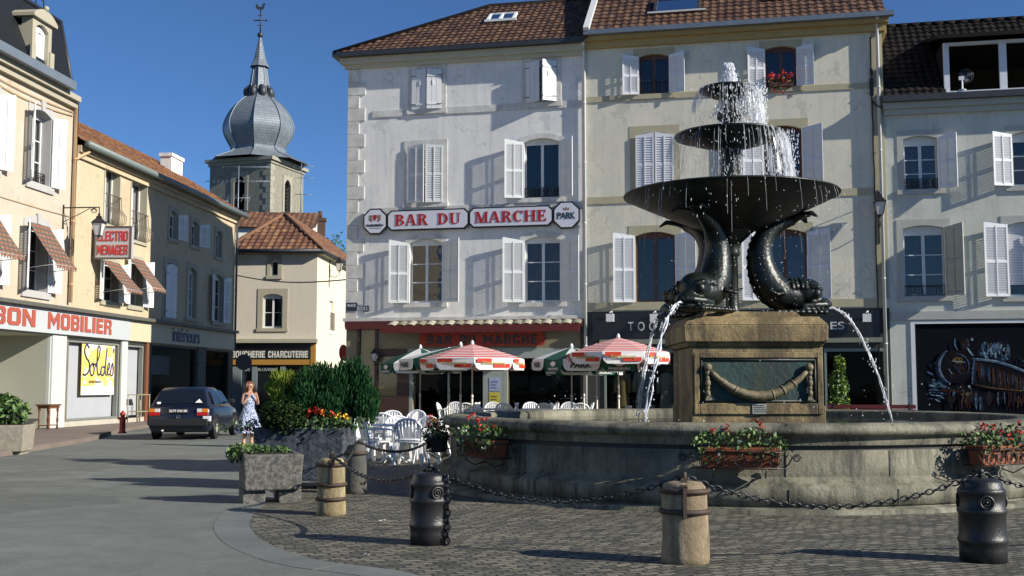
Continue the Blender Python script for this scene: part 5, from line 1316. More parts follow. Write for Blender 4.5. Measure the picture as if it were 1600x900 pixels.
# ------------------------------------------------------------------ the fountain
FC = Vector((345/FPX*17.67, 17.67, 0))
fou = thing('fountain', 'big round stone fountain with three dark bowls carried by cast dolphins', 'fountain', tuple(FC))
def wet_stone(name, c1, c2, c3, sc=1.6):
    """stone with pale scale, moss and dark water stains that run down"""
    m = bpy.data.materials.new(name); m.use_nodes = True; N = m.node_tree.nodes; L = m.node_tree.links; b = N['Principled BSDF']
    tc = N.new('ShaderNodeTexCoord')
    def noise(s, vec=None, det=7, ro=.7):
        n = N.new('ShaderNodeTexNoise'); n.inputs['Scale'].default_value = s; n.inputs['Detail'].default_value = det; n.inputs['Roughness'].default_value = ro
        L.new(vec or tc.outputs['Object'], n.inputs['Vector']); return n.outputs['Fac']
    def mp(s):
        q = N.new('ShaderNodeMapping'); q.inputs['Scale'].default_value = s; L.new(tc.outputs['Object'], q.inputs[0]); return q.outputs[0]
    def mr(f, a, c):
        q = N.new('ShaderNodeMapRange'); q.inputs['From Min'].default_value = a; q.inputs['From Max'].default_value = c; L.new(f, q.inputs[0]); return q.outputs[0]
    def mix(f, a, c):
        x = N.new('ShaderNodeMix'); x.data_type = 'RGBA'; L.new(f, x.inputs['Factor'])
        for s, v in (('A', a), ('B', c)):
            if isinstance(v, tuple): x.inputs[s].default_value = (*v, 1)
            else: L.new(v, x.inputs[s])
        return x.outputs['Result']
    c = mix(mr(noise(sc), .38, .62), c1, c2)
    c = mix(mr(noise(2.0, mp((1.6,1.6,.25))), .50, .66), c, c3)
    c = mix(mr(noise(.9, mp((.8,.8,.06))), .54, .60), c, tuple(.75*a+.25*e for a, e in zip(c2, c3)))
    f = mr(noise(45), .3, .7); h = N.new('ShaderNodeHueSaturation'); q = N.new('ShaderNodeMapRange'); q.inputs['To Min'].default_value = .78; q.inputs['To Max'].default_value = 1.22
    L.new(f, q.inputs[0]); L.new(q.outputs[0], h.inputs['Value']); L.new(c, h.inputs['Color']); L.new(h.outputs[0], b.inputs['Base Color'])
    bp = N.new('ShaderNodeBump'); bp.inputs['Strength'].default_value = .7; bp.inputs['Distance'].default_value = .025; L.new(noise(13, None, 10), bp.inputs['Height']); L.new(bp.outputs[0], b.inputs['Normal'])
    b.inputs['Roughness'].default_value = .75
    return m
M_basin = wet_stone('weathered_basin_stone', (.25,.24,.175), (.095,.092,.064), (.028,.028,.021), 1.1)
M_plinth = wet_stone('ochre_plinth_stone', (.32,.24,.11), (.13,.095,.045), (.014,.013,.010), 2.0)
RB = 4.36
prof = [(RB+.34,-.05),(RB+.34,.045),(RB+.20,.06),(RB+.14,.062),(RB+.14,.085),(RB+.17,.09),(RB+.17,.27),(RB+.13,.31),(RB+.07,.33),(RB+.02,.37),(RB,.40),
        (RB,.70),(RB-.03,.705),(RB-.03,.755),(RB+.02,.76),(RB+.03,.80),(RB+.035,.85),(RB+.04,.86),(RB+.10,.875),(RB+.13,.91),(RB+.135,.945),(RB+.10,.988),(RB+.03,1.015),(RB-.06,1.02),(RB-.36,1.01),(RB-.40,.98),(RB-.40,.25)]
bm = MB(); bm.lathe(prof[:11], 128); bm.lathe(prof[14:], 128)
bm.m = 0; bm.lathe([(RB,.40),(RB,.705),(RB-.03,.705)], 128)
bm.lathe([(RB-.03,.755),(RB+.02,.758)], 128)
bm.m = 1; bm.lathe([(RB-.028,.70),(RB-.028,.76)], 128)
bas = bm.build('basin', [M_basin, mat('tarred_iron_band', (.018,.018,.02), .6, (.03,.026,.022), 3, .5)], fou)
# clean the caps the lathe adds
def drop_big(o, n=100):
    b = bmesh.new(); b.from_mesh(o.data); bmesh.ops.delete(b, geom=[f for f in b.faces if len(f.verts) > n], context='FACES'); b.to_mesh(o.data); b.free()
drop_big(bas)
jt = MB()
for k in range(22):
    a = 2*math.pi*(k+.3)/22
    for z0, z1, r in ((.09,.27,RB+.172),(.40,.70,RB+.001),(.87,1.01,RB+.09)):
        p = Vector((math.cos(a)*r, math.sin(a)*r, 0)); t = Vector((-math.sin(a), math.cos(a), 0)); n = Vector((math.cos(a), math.sin(a), 0))
        jt.bar(p+Vector((0,0,z0)), p+Vector((0,0,z1)), .012, .012)
jt.build('stone_joint', M_basin, bas)
wt = MB()
for k in range(1): wt.lathe([(1e-6,.90),(RB-.40,.90)], 96, smooth=False)
wm_ = bpy.data.materials.new('basin_water'); wm_.use_nodes = True; b_ = wm_.node_tree.nodes['Principled BSDF']; b_.inputs['Base Color'].default_value = (.02,.03,.028,1); b_.inputs['Roughness'].default_value = .08
n_ = wm_.node_tree.nodes.new('ShaderNodeTexNoise'); n_.inputs['Scale'].default_value = 9; n_.inputs['Detail'].default_value = 3; bp_ = wm_.node_tree.nodes.new('ShaderNodeBump'); bp_.inputs['Strength'].default_value = .5; bp_.inputs['Distance'].default_value = .05
wm_.node_tree.links.new(n_.outputs[0], bp_.inputs['Height']); wm_.node_tree.links.new(bp_.outputs[0], b_.inputs['Normal'])
o = wt.build('water', wm_, fou); drop_big(o, 90)
# plinth
pl = MB(); hw = .96
pl.box(-hw, hw, -hw, hw, .3, 2.02); pl.box(-hw-.02, hw+.02, -hw-.02, hw+.02, .3, 1.16)
plo = pl.build('plinth', M_plinth, fou, (.17,0,0), bevel=.012)
cp = MB(); cp.taper((0,0), 1.96,1.96,2.04,2.04,2.022,2.09); cp.taper((0,0), 2.10,2.10,2.12,2.12,2.092,2.34); cp.taper((0,0), 2.12,2.12,1.9,1.9,2.342,2.47); cp.taper((0,0),1.5,1.5,1.35,1.35,2.472,2.56)
cp.build('cap', M_plinth, fou, (.14,0,0), bevel=.015)
pt = MB(); ff = -hw-.022
pt.box(-hw+.02, -hw+.10, ff-.03, ff, 1.04, 1.94); pt.box(hw-.10, hw-.02, ff-.03, ff, 1.04, 1.94); pt.box(-hw+.102, hw-.102, ff-.03, ff, 1.86, 1.94); pt.box(-hw+.102, hw-.102, ff-.03, ff, 1.04, 1.20)
pt.build('panel_frame', M_plinth, plo, bevel=.008)
pn = MB(); pn.box(-hw+.104, hw-.104, ff-.004, ff+.02, 1.202, 1.858)
M_green = wet_stone('verdigris_panel', (.022,.062,.058), (.010,.030,.034), (.035,.045,.02), 3)
pan = pn.build('panel', M_green, plo)
rim = MB()
for a, b in (((-hw+.13,1.23),(hw-.13,1.23)),((hw-.13,1.23),(hw-.13,1.83)),((hw-.13,1.83),(-hw+.13,1.83)),((-hw+.13,1.83),(-hw+.13,1.23))): rim.tube([(a[0],ff-.012,a[1]),(b[0],ff-.012,b[1])], .016, 6)
rim.build('bead', mat('dark_patina', (.02,.028,.024), .5, (.04,.035,.02), 5, .5), pan)
M_gar = mat('worn_bronze', (.20,.165,.085), .5, (.09,.075,.04), 9, .7, .6, 40)
g = MB(); n = 24; pts = []; rs = []
for i in range(n+1):
    t = i/n*2-1; pts.append((t*.70, ff-.05, 1.42-.04 + .36*t*t*1.0 - .08)); rs.append(.034+.042*(1-t*t)+.006*math.sin(i*2.6))
g.tube(pts, rs, 10)
for t in (.28,.5,.72,-.5,-.75):
    c = Vector((t*.70, ff-.05, 1.30+.36*t*t)); q = .034+.042*(1-t*t)+.008
    d = Vector((1,0,.72*t/.7)).normalized(); g.tube([c-d*.012, c+d*.012], q, 10)
for s in (-1,1):
    g.ball((s*.74,ff-.05,1.72), .062, 10, (1,.7,1)); 
    for r_, z_ in ((.05,1.64),(.042,1.56),(.055,1.49),(.04,1.42),(.05,1.34)): g.ball((s*.745,ff-.045,z_), r_, 8, (.8,.6,1.1))
    g.taper((s*.745,ff-.04), .05,.05,.09,.06,1.30,1.24)
g.build('garland', M_gar, pan)
pq = MB(); pq.box(-.10,.10,ff-.045,ff-.03,1.045,1.19); pqo = pq.build('small_plaque', mat('pale_marble', (.36,.36,.33), .5, (.22,.22,.2), 6, .5), plo)
ln = MB()
for k in range(4):
    x = -.075
    while x < .07: l = random.uniform(.012,.035); ln.box(x, x+l, ff-.049, ff-.0455, 1.16-.03*k, 1.172-.03*k); x += l+.012
ln.build('engraving', M_metal_black, pqo)
# cast metal: column, bowls
M_cast = bpy.data.materials.new('wet_dark_cast_iron'); M_cast.use_nodes = True
def cast_nodes(m, base, alt, scales=False):
    N = m.node_tree.nodes; L = m.node_tree.links; b = N['Principled BSDF']; tc = N.new('ShaderNodeTexCoord')
    n = N.new('ShaderNodeTexNoise'); n.inputs['Scale'].default_value = 6; n.inputs['Detail'].default_value = 7; L.new(tc.outputs['Object'], n.inputs[0])
    r = N.new('ShaderNodeValToRGB'); r.color_ramp.elements[0].position = .35; r.color_ramp.elements[1].position = .68
    r.color_ramp.elements[0].color = (*base, 1); r.color_ramp.elements[1].color = (*alt, 1); L.new(n.outputs[0], r.inputs[0]); L.new(r.outputs[0], b.inputs['Base Color'])
    b.inputs['Roughness'].default_value = .40; b.inputs['Metallic'].default_value = .2
    bp = N.new('ShaderNodeBump'); bp.inputs['Strength'].default_value = .14; bp.inputs['Distance'].default_value = .02
    if scales:
        v = N.new('ShaderNodeTexVoronoi'); v.inputs['Scale'].default_value = 19; L.new(tc.outputs['Object'], v.inputs[0]); L.new(v.outputs['Distance'], bp.inputs['Height']); bp.inputs['Distance'].default_value = .03; bp.invert = True
    else:
        n2 = N.new('ShaderNodeTexNoise'); n2.inputs['Scale'].default_value = 22; n2.inputs['Detail'].default_value = 4; L.new(tc.outputs['Object'], n2.inputs[0]); L.new(n2.outputs[0], bp.inputs['Height']); bp.inputs['Strength'].default_value = .3
    L.new(bp.outputs[0], b.inputs['Normal'])
cast_nodes(M_cast, (.009,.012,.012), (.026,.032,.028))
M_scales = bpy.data.materials.new('scaly_dark_cast_iron'); M_scales.use_nodes = True; cast_nodes(M_scales, (.003,.005,.005), (.008,.017,.014), True)
CZ = 2.56
def zc(py, Y=FC.y): return at_depth(1146, py, Y).z
zrim1 = zc(304); zrim2 = zc(211); zrim3 = zc(139)
co = MB(); co.lathe([(.16,CZ-.08),(.16,CZ),(.115,CZ+.05),(.10,CZ+.12),(.095,zc(402)),(.125,zc(400)),(.135,zc(395)),(.12,zc(390)),(.16,zc(380)),(.36,zc(362)),(.40,zc(355))], 24)
co.build('column', M_cast, fou)
def bowl(prof_out, rimz, R_, name, n=64):
    b = MB(); p = prof_out + [(R_*.995, rimz-.035),(R_*1.0, rimz-.015),(R_*.99, rimz),(R_*.965, rimz),(R_*.94, rimz-.03),(R_*.6, rimz-.12),(1e-6, rimz-.14)]
    b.lathe(p, n); return b.build(name, M_cast, fou)
b1 = bowl([(.34,zc(362)),(.50,zc(357)),(.70,zc(349)),(.98,zc(338)),(1.28,zc(325)),(1.50,zc(315)),(1.62,zc(309)),(1.66,zc(306.5))], zrim1, 1.675, 'large_bowl', 96)
st = MB(); st.lathe([(.24,zrim1-.14),(.17,zc(285)),(.15,zc(275)),(.145,zc(245)),(.17,zc(238)),(.22,zc(233))], 24); st.build('stem', M_cast, fou)
b2 = bowl([(.2,zc(234)),(.30,zc(231)),(.48,zc(226)),(.66,zc(220.5)),(.80,zc(215))], zrim2, .86, 'middle_bowl')
st = MB(); st.lathe([(.2,zrim2-.13),(.19,zc(202)),(.11,zc(196)),(.10,zc(190)),(.15,zc(187)),(.17,zc(182)),(.15,zc(177)),(.105,zc(172)),(.10,zc(162)),(.13,zc(157)),(.14,zc(152))], 20)
for k in range(8): 
    a = 2*math.pi*k/8; st.ball((.14*math.cos(a), .14*math.sin(a), zc(182)), .06, 7, (1,1,1.3))
st.build('stem', M_cast, fou)
b3 = bowl([(.13,zc(153)),(.22,zc(150.5)),(.34,zc(146.5)),(.43,zc(142))], zrim3, .465, 'small_bowl', 48)
# one dolphin modelled heading along +x, tail up under the bowl
def dolphin_mb():
    b = MB(); zt = zc(338)-CZ
    path = [(1.25,0,.26),(1.08,0,.29),(.88,0,.31),(.70,0,.36),(.55,0,.52),(.455,0,.82),(.47,0,1.10),(.60,0,1.31),(.80,0,1.44),(1.0,0,1.50)]
    rad = [.11,.185,.235,.26,.255,.215,.18,.145,.11,.075]
    P = spline([(*p, r) if False else p for p in path], 7); Rr = [v.x for v in spline([(r,0,0) for r in rad], 7)]
    # start lower so that the throat rests on the cap
    b.tube(P, Rr, 20)
    b.ball((1.16,0,.36), .235, 16, (1.08,.95,.95))                  # forehead
    b.ball((1.36,0,.21), .13, 12, (1.35,1.1,.62))                    # upper lip
    b.ball((1.26,0,.07), .15, 12, (1.7,1.1,.45))                     # lower jaw
    for s in (-1,1):
        b.ball((1.27,s*.185,.33), .07, 10, (1,.8,1)); b.tube([(1.16,s*.20,.43),(1.28,s*.215,.435),(1.37,s*.15,.39)], .035, 8)   # eye and brow
        b.tube([(1.02,s*.24,.13),(1.22,s*.205,.15),(1.42,s*.13,.165),(1.53,s*.03,.17)], [.045,.055,.055,.045], 8)    # curled lip
        for k in range(9):                                                                    # scalloped fin that lies on the cap
            x = .62+.095*k; b.ball((x, s*(.31-.012*k), .04), .06, 7, (1.0,1.5,.75))
        b.tube([(.72,s*.24,.34),(.60,s*.38,.30),(.46,s*.44,.38)], [.09,.06,.02], 8, flat=.5)      # side fin
    for k in range(4):                                                                        # ridge of folds behind the forehead
        b.tube([(.90+.07*k, .235*math.sin(a), .34+.245*math.cos(a)) for a in [(-1.3+2.6*i/8) for i in range(9)]], .020, 6)
    for k in range(20):                                                                       # back crest
        i = int(14+k*2.3); i = min(i, len(P)-3); p = P[i]; q = P[i+2]; d = (q-p); nrm = Vector((-d.z,0,d.x)).normalized(); nrm = -nrm if nrm.x > 0 else nrm; b.ball(p+nrm*(Rr[i]*.97), .03, 6)
    for s in (-1,1): b.tube([(.96,0,1.47),(1.08,s*.10,1.56),(1.20,s*.24,1.58),(1.28,s*.33,1.50)], [.08,.10,.08,.03], 8, flat=.5)
    b.tube([(.96,0,1.48),(1.12,0,1.58),(1.26,0,1.57)], [.08,.08,.03], 8, flat=.7)
    return b
def remesh(mb, name, vox, mats, smooth_it=6, parent=None):
    me = bpy.data.meshes.new('tmp'); me.from_pydata(mb.v, [], mb.f); o = bpy.data.objects.new('tmp', me); COL.objects.link(o)
    b = bmesh.new(); b.from_mesh(me); bmesh.ops.recalc_face_normals(b, faces=b.faces); b.to_mesh(me); b.free()
    m = o.modifiers.new('r', 'REMESH'); m.mode = 'VOXEL'; m.voxel_size = vox; m.use_smooth_shade = True
    s = o.modifiers.new('s', 'SMOOTH'); s.iterations = smooth_it; s.factor = .5
    dg = bpy.context.evaluated_depsgraph_get(); res = bpy.data.meshes.new_from_object(o.evaluated_get(dg)); bpy.data.objects.remove(o); bpy.data.meshes.remove(me)
    res.name = name; res.materials.clear()
    for q in mats: res.materials.append(q)
    for p in res.polygons: p.use_smooth = True
    r = bpy.data.objects.new(name, res); COL.objects.link(r)
    if parent is not None: r.parent = parent
    return r
dol = remesh(dolphin_mb(), 'dolphin', .019, [M_scales], 3, fou)
DROT = [1, 231, 126]
dol.location = (0, 0, CZ-.02); dol.rotation_euler = (0,0,R(DROT[0]))
for a in DROT[1:]:
    d2 = dol.copy(); COL.objects.link(d2); d2.parent = fou; d2.rotation_euler = (0,0,R(a))

# ---- moving water
def water_mat(name, col, alpha, rough=.12, emis=0):
    m = bpy.data.materials.new(name); m.use_nodes = True; b = m.node_tree.nodes['Principled BSDF']
    b.inputs['Base Color'].default_value = (*col, 1); b.inputs['Roughness'].default_value = rough; b.inputs['Alpha'].default_value = alpha; b.inputs['IOR'].default_value = 1.33
    b.inputs['Specular IOR Level'].default_value = .9
    return m
M_drop = water_mat('white_water', (.85,.88,.92), .75); M_mist = water_mat('falling_water', (.75,.80,.86), .35, .2)
def jet(name, label, ang, reach, drop):
    """an arc of twisted water thrown from a dolphin's mouth"""
    t = tag(empty(name, tuple(FC)), label, 'water jet', 'water jets of the fountain'); d = Vector((math.cos(R(ang)), math.sin(R(ang)), 0))
    p0 = d*1.50 + Vector((0,0,CZ+.10)); b = MB(); n = 30
    for st_ in range(3):
        pts = []; rs = []; o = random.uniform(0,6)
        for i in range(n+1):
            s = i/n; p = p0 + d*reach*s + Vector((0,0,.10*s-drop*s*s-.10*s*s)); ph = o+s*16+st_*2.1
            off = Vector((-d.y*math.cos(ph), d.x*math.cos(ph), math.sin(ph)))*(.008+.03*s)
            pts.append(p+off); rs.append(.0095*(1+.5*math.sin(ph*1.7))*(1 if s < .75 else .8))
        b.tube(pts, rs, 6)
    for k in range(70):
        s = random.uniform(.15,1); p = p0 + d*reach*s + Vector((0,0,.10*s-drop*s*s-.10*s*s)); q = .02+.07*s
        b.octa(p+Vector((random.gauss(0,q*.6),random.gauss(0,q*.6),random.gauss(0,q*.6))), random.uniform(.006,.014), random.uniform(.01,.03))
    b.build('stream', M_drop, t)
jet('water_jet', 'thin white arc of water falling from the dolphin on the right', DROT[0], .95, 1.72)
jet('water_jet', 'thin white arc of water falling from the front dolphin beside the parasol', DROT[1], 1.05, 1.72)
jet('water_jet', 'arc of water falling from the rear dolphin behind the plinth', DROT[2], .7, 1.72)
sp = MB(); rnd = random.Random(3)
def sprinkle(n, rmin, rmax, z0, z1, size=(.004,.011), stretch=(1.2,4), bias=None, a=None):
    for k in range(n):
        an = rnd.uniform(0, 2*math.pi) if a is None else rnd.gauss(a[0], a[1]); r = rnd.uniform(rmin, rmax); z = lerp(z0, z1, rnd.random())
        s = rnd.uniform(*size); sp.octa((FC.x+r*math.cos(an), FC.y+r*math.sin(an), z), s, s*rnd.uniform(*stretch))
# bubbling head
for k in range(420):
    t = rnd.random()**.8; rr = .17*math.sqrt(1-t*.8)*rnd.random()**.5; an = rnd.uniform(0,6.28); s = rnd.uniform(.010,.022)
    sp.octa((FC.x+rr*math.cos(an), FC.y+rr*math.sin(an), zrim3-.02+.43*t), s, s*rnd.uniform(.8,1.6))
head = MB(); head.lathe([(.16,zrim3-.05),(.15,zrim3+.1),(.11,zrim3+.25),(.06,zrim3+.36),(1e-6,zrim3+.40)], 14, tuple(FC)); 
# curtains from the bowls
sprinkle(900, .42, .60, zrim2-.02, zrim3, (.004,.011), (1.2,4), a=(-.35,.75)); sprinkle(240, .44, .62, zrim2, zrim3, (.003,.007), (1.5,5))
sprinkle(700, .78, 1.06, zrim1, zrim2, (.003,.008), (1.5,5), a=(-.2,.55)); sprinkle(380, .80, .98, zrim1, zrim2, (.003,.006), (1.5,5))
sprinkle(300, .10, .22, zrim2-.4, zrim3-.1, (.004,.010), (1,3)); sprinkle(420, .15, .26, zrim1-.1, zrim2, (.004,.011), (1,4)); sprinkle(500, .2, 1.7, 1.2, zrim1-.1, (.002,.006), (1,3)); sprinkle(160, 1.60, 1.8, zrim1-.6, zrim1, (.003,.006), (1.5,5))
sprinkle(110, .3, 1.25, CZ-.1, zrim1-.5, (.003,.008), (1,2), a=(-1.57,.8)); sprinkle(120, .9, 3.4, .92, 1.5, (.004,.010), (1,2))
o = sp.build('water_spray', M_drop, fixn=False); tag(o, 'bright drops of water falling from bowl to bowl of the fountain', 'water spray', kind='stuff')
fw = MB(); 
def strands(n, r, z0, z1, a=None, w=.006, fall=.08):
    for k in range(n):
        an = rnd.uniform(0,2*math.pi) if a is None else rnd.gauss(a[0], a[1]); l0 = z0-rnd.random()*.1*(z0-z1); l1 = lerp(z0, z1, rnd.uniform(.25,1)); pts = []
        for i in range(5):
            t = i/4; rr = r + fall*math.sqrt(t) + rnd.gauss(0,.006); pts.append((FC.x+rr*math.cos(an), FC.y+rr*math.sin(an), lerp(l0,l1,t)))
        fw.tube(pts, [w*rnd.uniform(.6,1.3) for _ in range(5)], 4, cap=False)
strands(50, .455, zrim3, zrim2, (-.35,.6), .004, .07); strands(30, .455, zrim3, zrim2, None, .003, .10)
strands(50, .85, zrim2, zrim1, (-.2,.5), .005, .10); strands(60, .85, zrim2, zrim1, None, .0025, .09)
strands(26, .17, zrim2, zrim1, None, .006, .03); strands(18, .13, zrim3-.1, zrim2, None, .006, .03); strands(40, 1.67, zrim1, zrim1-.9, None, .002, .06)
o = fw.build('falling_water', M_mist, fixn=False); tag(o, 'thin veils of water running down between the dark fountain bowls', 'falling water', kind='stuff')
o = head.build('water_head', M_mist); o.name = 'foaming_water'; tag(o, 'foaming white water bubbling up above the smallest bowl', 'foaming water')

def veil_material():
    m = bpy.data.materials.new('water_veil'); m.use_nodes = True; N = m.node_tree.nodes; L = m.node_tree.links; b = N['Principled BSDF']
    tc = N.new('ShaderNodeTexCoord'); mp = N.new('ShaderNodeMapping'); mp.inputs['Scale'].default_value = (22,22,2.6); L.new(tc.outputs['Object'], mp.inputs[0])
    n = N.new('ShaderNodeTexNoise'); n.inputs['Scale'].default_value = 1; n.inputs['Detail'].default_value = 6; n.inputs['Roughness'].default_value = .7; L.new(mp.outputs[0], n.inputs[0])
    r = N.new('ShaderNodeMapRange'); r.inputs['From Min'].default_value = .46; r.inputs['From Max'].default_value = .74; r.inputs['To Max'].default_value = .62; L.new(n.outputs[0], r.inputs[0]); L.new(r.outputs[0], b.inputs['Alpha'])
    b.inputs['Base Color'].default_value = (.84,.87,.92,1); b.inputs['Roughness'].default_value = .2; b.inputs['Specular IOR Level'].default_value = .8; return m
M_veil = veil_material()
vb = MB()
def veil(r, z0, z1, a0, a1, spread, ragged=.25, n=46):
    vs = []; K = 7; rn2 = random.Random(int(r*1000))
    for i in range(n+1):
        a = lerp(a0, a1, i/n); zl = lerp(z0, z1, 1-ragged*rn2.random()); e = .02*math.sin(a*31)+.012*math.sin(a*83)
        for k in range(K+1):
            t = k/K; rr = r + spread*math.sqrt(t) + e*t*2; vs.append((rr*math.cos(a), rr*math.sin(a), lerp(z0, zl, t)))
    vb.smooth = True; vb.add(vs, [(i*(K+1)+k,(i+1)*(K+1)+k,(i+1)*(K+1)+k+1,i*(K+1)+k+1) for i in range(n) for k in range(K)])
veil(.468, zrim3-.01, zrim2+.02, R(-75), R(50), .09); veil(.468, zrim3-.01, zrim2+.3, R(160), R(215), .10, .5)
veil(.862, zrim2-.01, zrim1+.05, R(-62), R(40), .12); veil(.862, zrim2-.01, zrim1+.4, R(165), R(205), .10, .6)
veil(.868, zrim2-.01, zrim1+.05, R(-20), R(15), .10)
tag(vb.build('water_veil', M_veil, None, tuple(FC), fixn=False), 'white curtain of water falling from the right edges of the upper bowls', 'falling water', kind='stuff')

# ------------------------------------------------------------------ iron flower boxes hung on the basin
M_terra = mat('terracotta', (.25,.072,.028), .85, (.16,.048,.02), 4, .6, .3, 40)
M_leaf = [mat('leaf_green', (.055,.13,.028), .7, (.035,.08,.02), 9, .5), mat('leaf_light_green', (.12,.20,.045), .55, (.08,.14,.03), 9, .5), mat('leaf_dark_green', (.022,.055,.018), .6, (.015,.04,.014), 9, .5)]
M_redf = mat('red_petals', (.50,.022,.012), .6); M_whitef = mat('white_petals', (.7,.68,.66), .6); M_yelf = mat('yellow_petals', (.7,.42,.02), .6); M_orf = mat('orange_petals', (.62,.16,.02), .6)
def leaf(mb, c, s, rnd, up=.3):
    d = Vector((rnd.gauss(0,1), rnd.gauss(0,1), rnd.gauss(up,.7))).normalized(); x = d.cross(Vector((rnd.gauss(0,1),rnd.gauss(0,1),rnd.gauss(0,1)))).normalized(); y = d.cross(x)
    c = Vector(c); mb.add([c-x*s, c-y*s*.6+d*s*.12, c+x*s, c+y*s*.6+d*s*.12], [(0,1,2,3)])
def blob_leaves(mb, c, rx, ry, rz, n, s, rnd, shell=.55, up=.4):
    for k in range(n):
        v = Vector((rnd.gauss(0,1), rnd.gauss(0,1), rnd.gauss(0,1))).normalized()*(lerp(shell,1,rnd.random()))
        leaf(mb, (c[0]+v.x*rx, c[1]+v.y*ry, c[2]+v.z*rz), s*rnd.uniform(.6,1.3), rnd, up)
def flower(mb, c, s, rnd):
    c = Vector(c)
    for k in range(9): leaf(mb, c+Vector((rnd.gauss(0,s*.5),rnd.gauss(0,s*.5),rnd.gauss(0,s*.45))), s*.55, rnd, .5)
def flower_box(label, ang, nred, seed, w=1.0, trough=M_terra, z=.86, trail=True, white=10):
    rnd = random.Random(seed); n = Vector((math.cos(R(ang)), math.sin(R(ang)), 0)); p = FC + n*(RB+.20)
    t = thing('flower_box', label, 'flower box', (p.x, p.y, z-.36), R(ang+90), 'flower boxes hung on the fountain basin')
    # local x runs along the rim, local -y away from the wall
    b = MB(); b.taper((0,0), w*.86,.17,w*.92,.22,0.0,.22); b.box(-w*.47, w*.47, -.125, .125, .20, .245); b.build('trough', trough, t, bevel=.008)
    f = MB(); yo = -.15
    f.tube([(-w*.56,yo,.02),(w*.56,yo,.02)], .008, 6); f.tube([(-w*.5,yo,.20),(w*.5,yo,.20)], .008, 6)
    for i in range(5):
        x = lerp(-w*.40, w*.40, i/4); f.tube([(x+.075*math.cos(a)*(1-.035*k), yo, .10+.075*math.sin(a)*(1-.035*k)) for k, a in enumerate([2*math.pi*k/14*1.6 for k in range(15)])], .008, 5)
    for s in (-1,1):
        f.tube([(s*w*.5,yo,.02),(s*w*.56,yo,.08),(s*w*.60,yo+.02,.15),(s*w*.56,yo,.19),(s*w*.52,yo,.14)], .009, 5); f.tube([(s*w*.5,yo,.02),(s*w*.5,.14,.02)], .009, 5); f.tube([(s*w*.5,yo,.20),(s*w*.5,.16,.20)], .009, 5)
        f.tube([(s*w*.3,.16,-.06),(s*w*.3,.0,-.10),(s*w*.3,yo,-.02),(s*w*.3,yo,.02)], .008, 5)
        f.tube([(s*w*.66+s*.05*math.cos(a)*(1-.05*k), .10, .12+.05*math.sin(a)*(1-.05*k)) for k, a in enumerate([2*math.pi*k/12*1.5 for k in range(14)])], .008, 5)
    f.build('iron_bracket', M_metal_black, t)
    l = MB()
    for k in range(300):
        x = rnd.uniform(-w*.55, w*.55); h = rnd.random(); l.m = rnd.choice((0,0,1,1,2)); leaf(l, (x, rnd.gauss(-.04,.10), .24+.24*h*(1-.5*abs(x)/(w*.6))+.04*math.sin(x*9+seed)), rnd.uniform(.02,.038), rnd)
    if trail:
        for k in range(110):
            q = rnd.choice((-.42,-.22,.05,.30,.45))*w; h = rnd.random(); l.m = rnd.choice((0,1,2)); leaf(l, (q+rnd.gauss(0,.045), -.16-.05*rnd.random(), .26-.22*h*rnd.random()), rnd.uniform(.015,.03), rnd)
    l.build('leaves', M_leaf, t, fixn=False)
    r = MB(); s = MB()
    for k in range(nred):
        x = rnd.uniform(-w*.5, w*.5); c = (x, rnd.gauss(-.08,.10), rnd.uniform(.36,.60)); flower(r, c, .042, rnd); s.tube([(x*.9,0,.24), c], .004, 4)
    r.build('red_blossoms', M_redf, t, fixn=False); s.build('stems', M_leaf[0], t)
    if white:
        r = MB()
        for k in range(white): flower(r, (rnd.uniform(-w*.45,w*.45), -.15+rnd.gauss(0,.05), rnd.uniform(.16,.44)), .022, rnd)
        r.build('white_blossoms', M_whitef, t, fixn=False)
    return t
def rim_angle(px):
    """bearing from the fountain's middle of the rim point seen at a photo column"""
    d = Vector(((px-800)/FPX, 1, 0)); d.normalize(); b = -d.dot(FC); c = FC.dot(FC)-(RB+.2)**2; s = -b-math.sqrt(max(0,b*b-c)); p = d*s
    return math.degrees(math.atan2(p.y-FC.y, p.x-FC.x))
flower_box('terracotta flower box in shade on the basin nearest the white chairs, red and white flowers', rim_angle(758), 9, 11, .82, white=16)
flower_box('sunlit terracotta flower box under the garland panel with few red flowers', rim_angle(1152), 5, 12, .98, white=3)
flower_box('orange flower box casting a scrolled shadow behind the black bollard at right', rim_angle(1553), 8, 13, .95, white=6)
flower_box('dark flower box on the far side of the basin among the white chairs', 178, 10, 14, .8, mat('dark_trough', (.03,.03,.03), .7), .80, white=6)
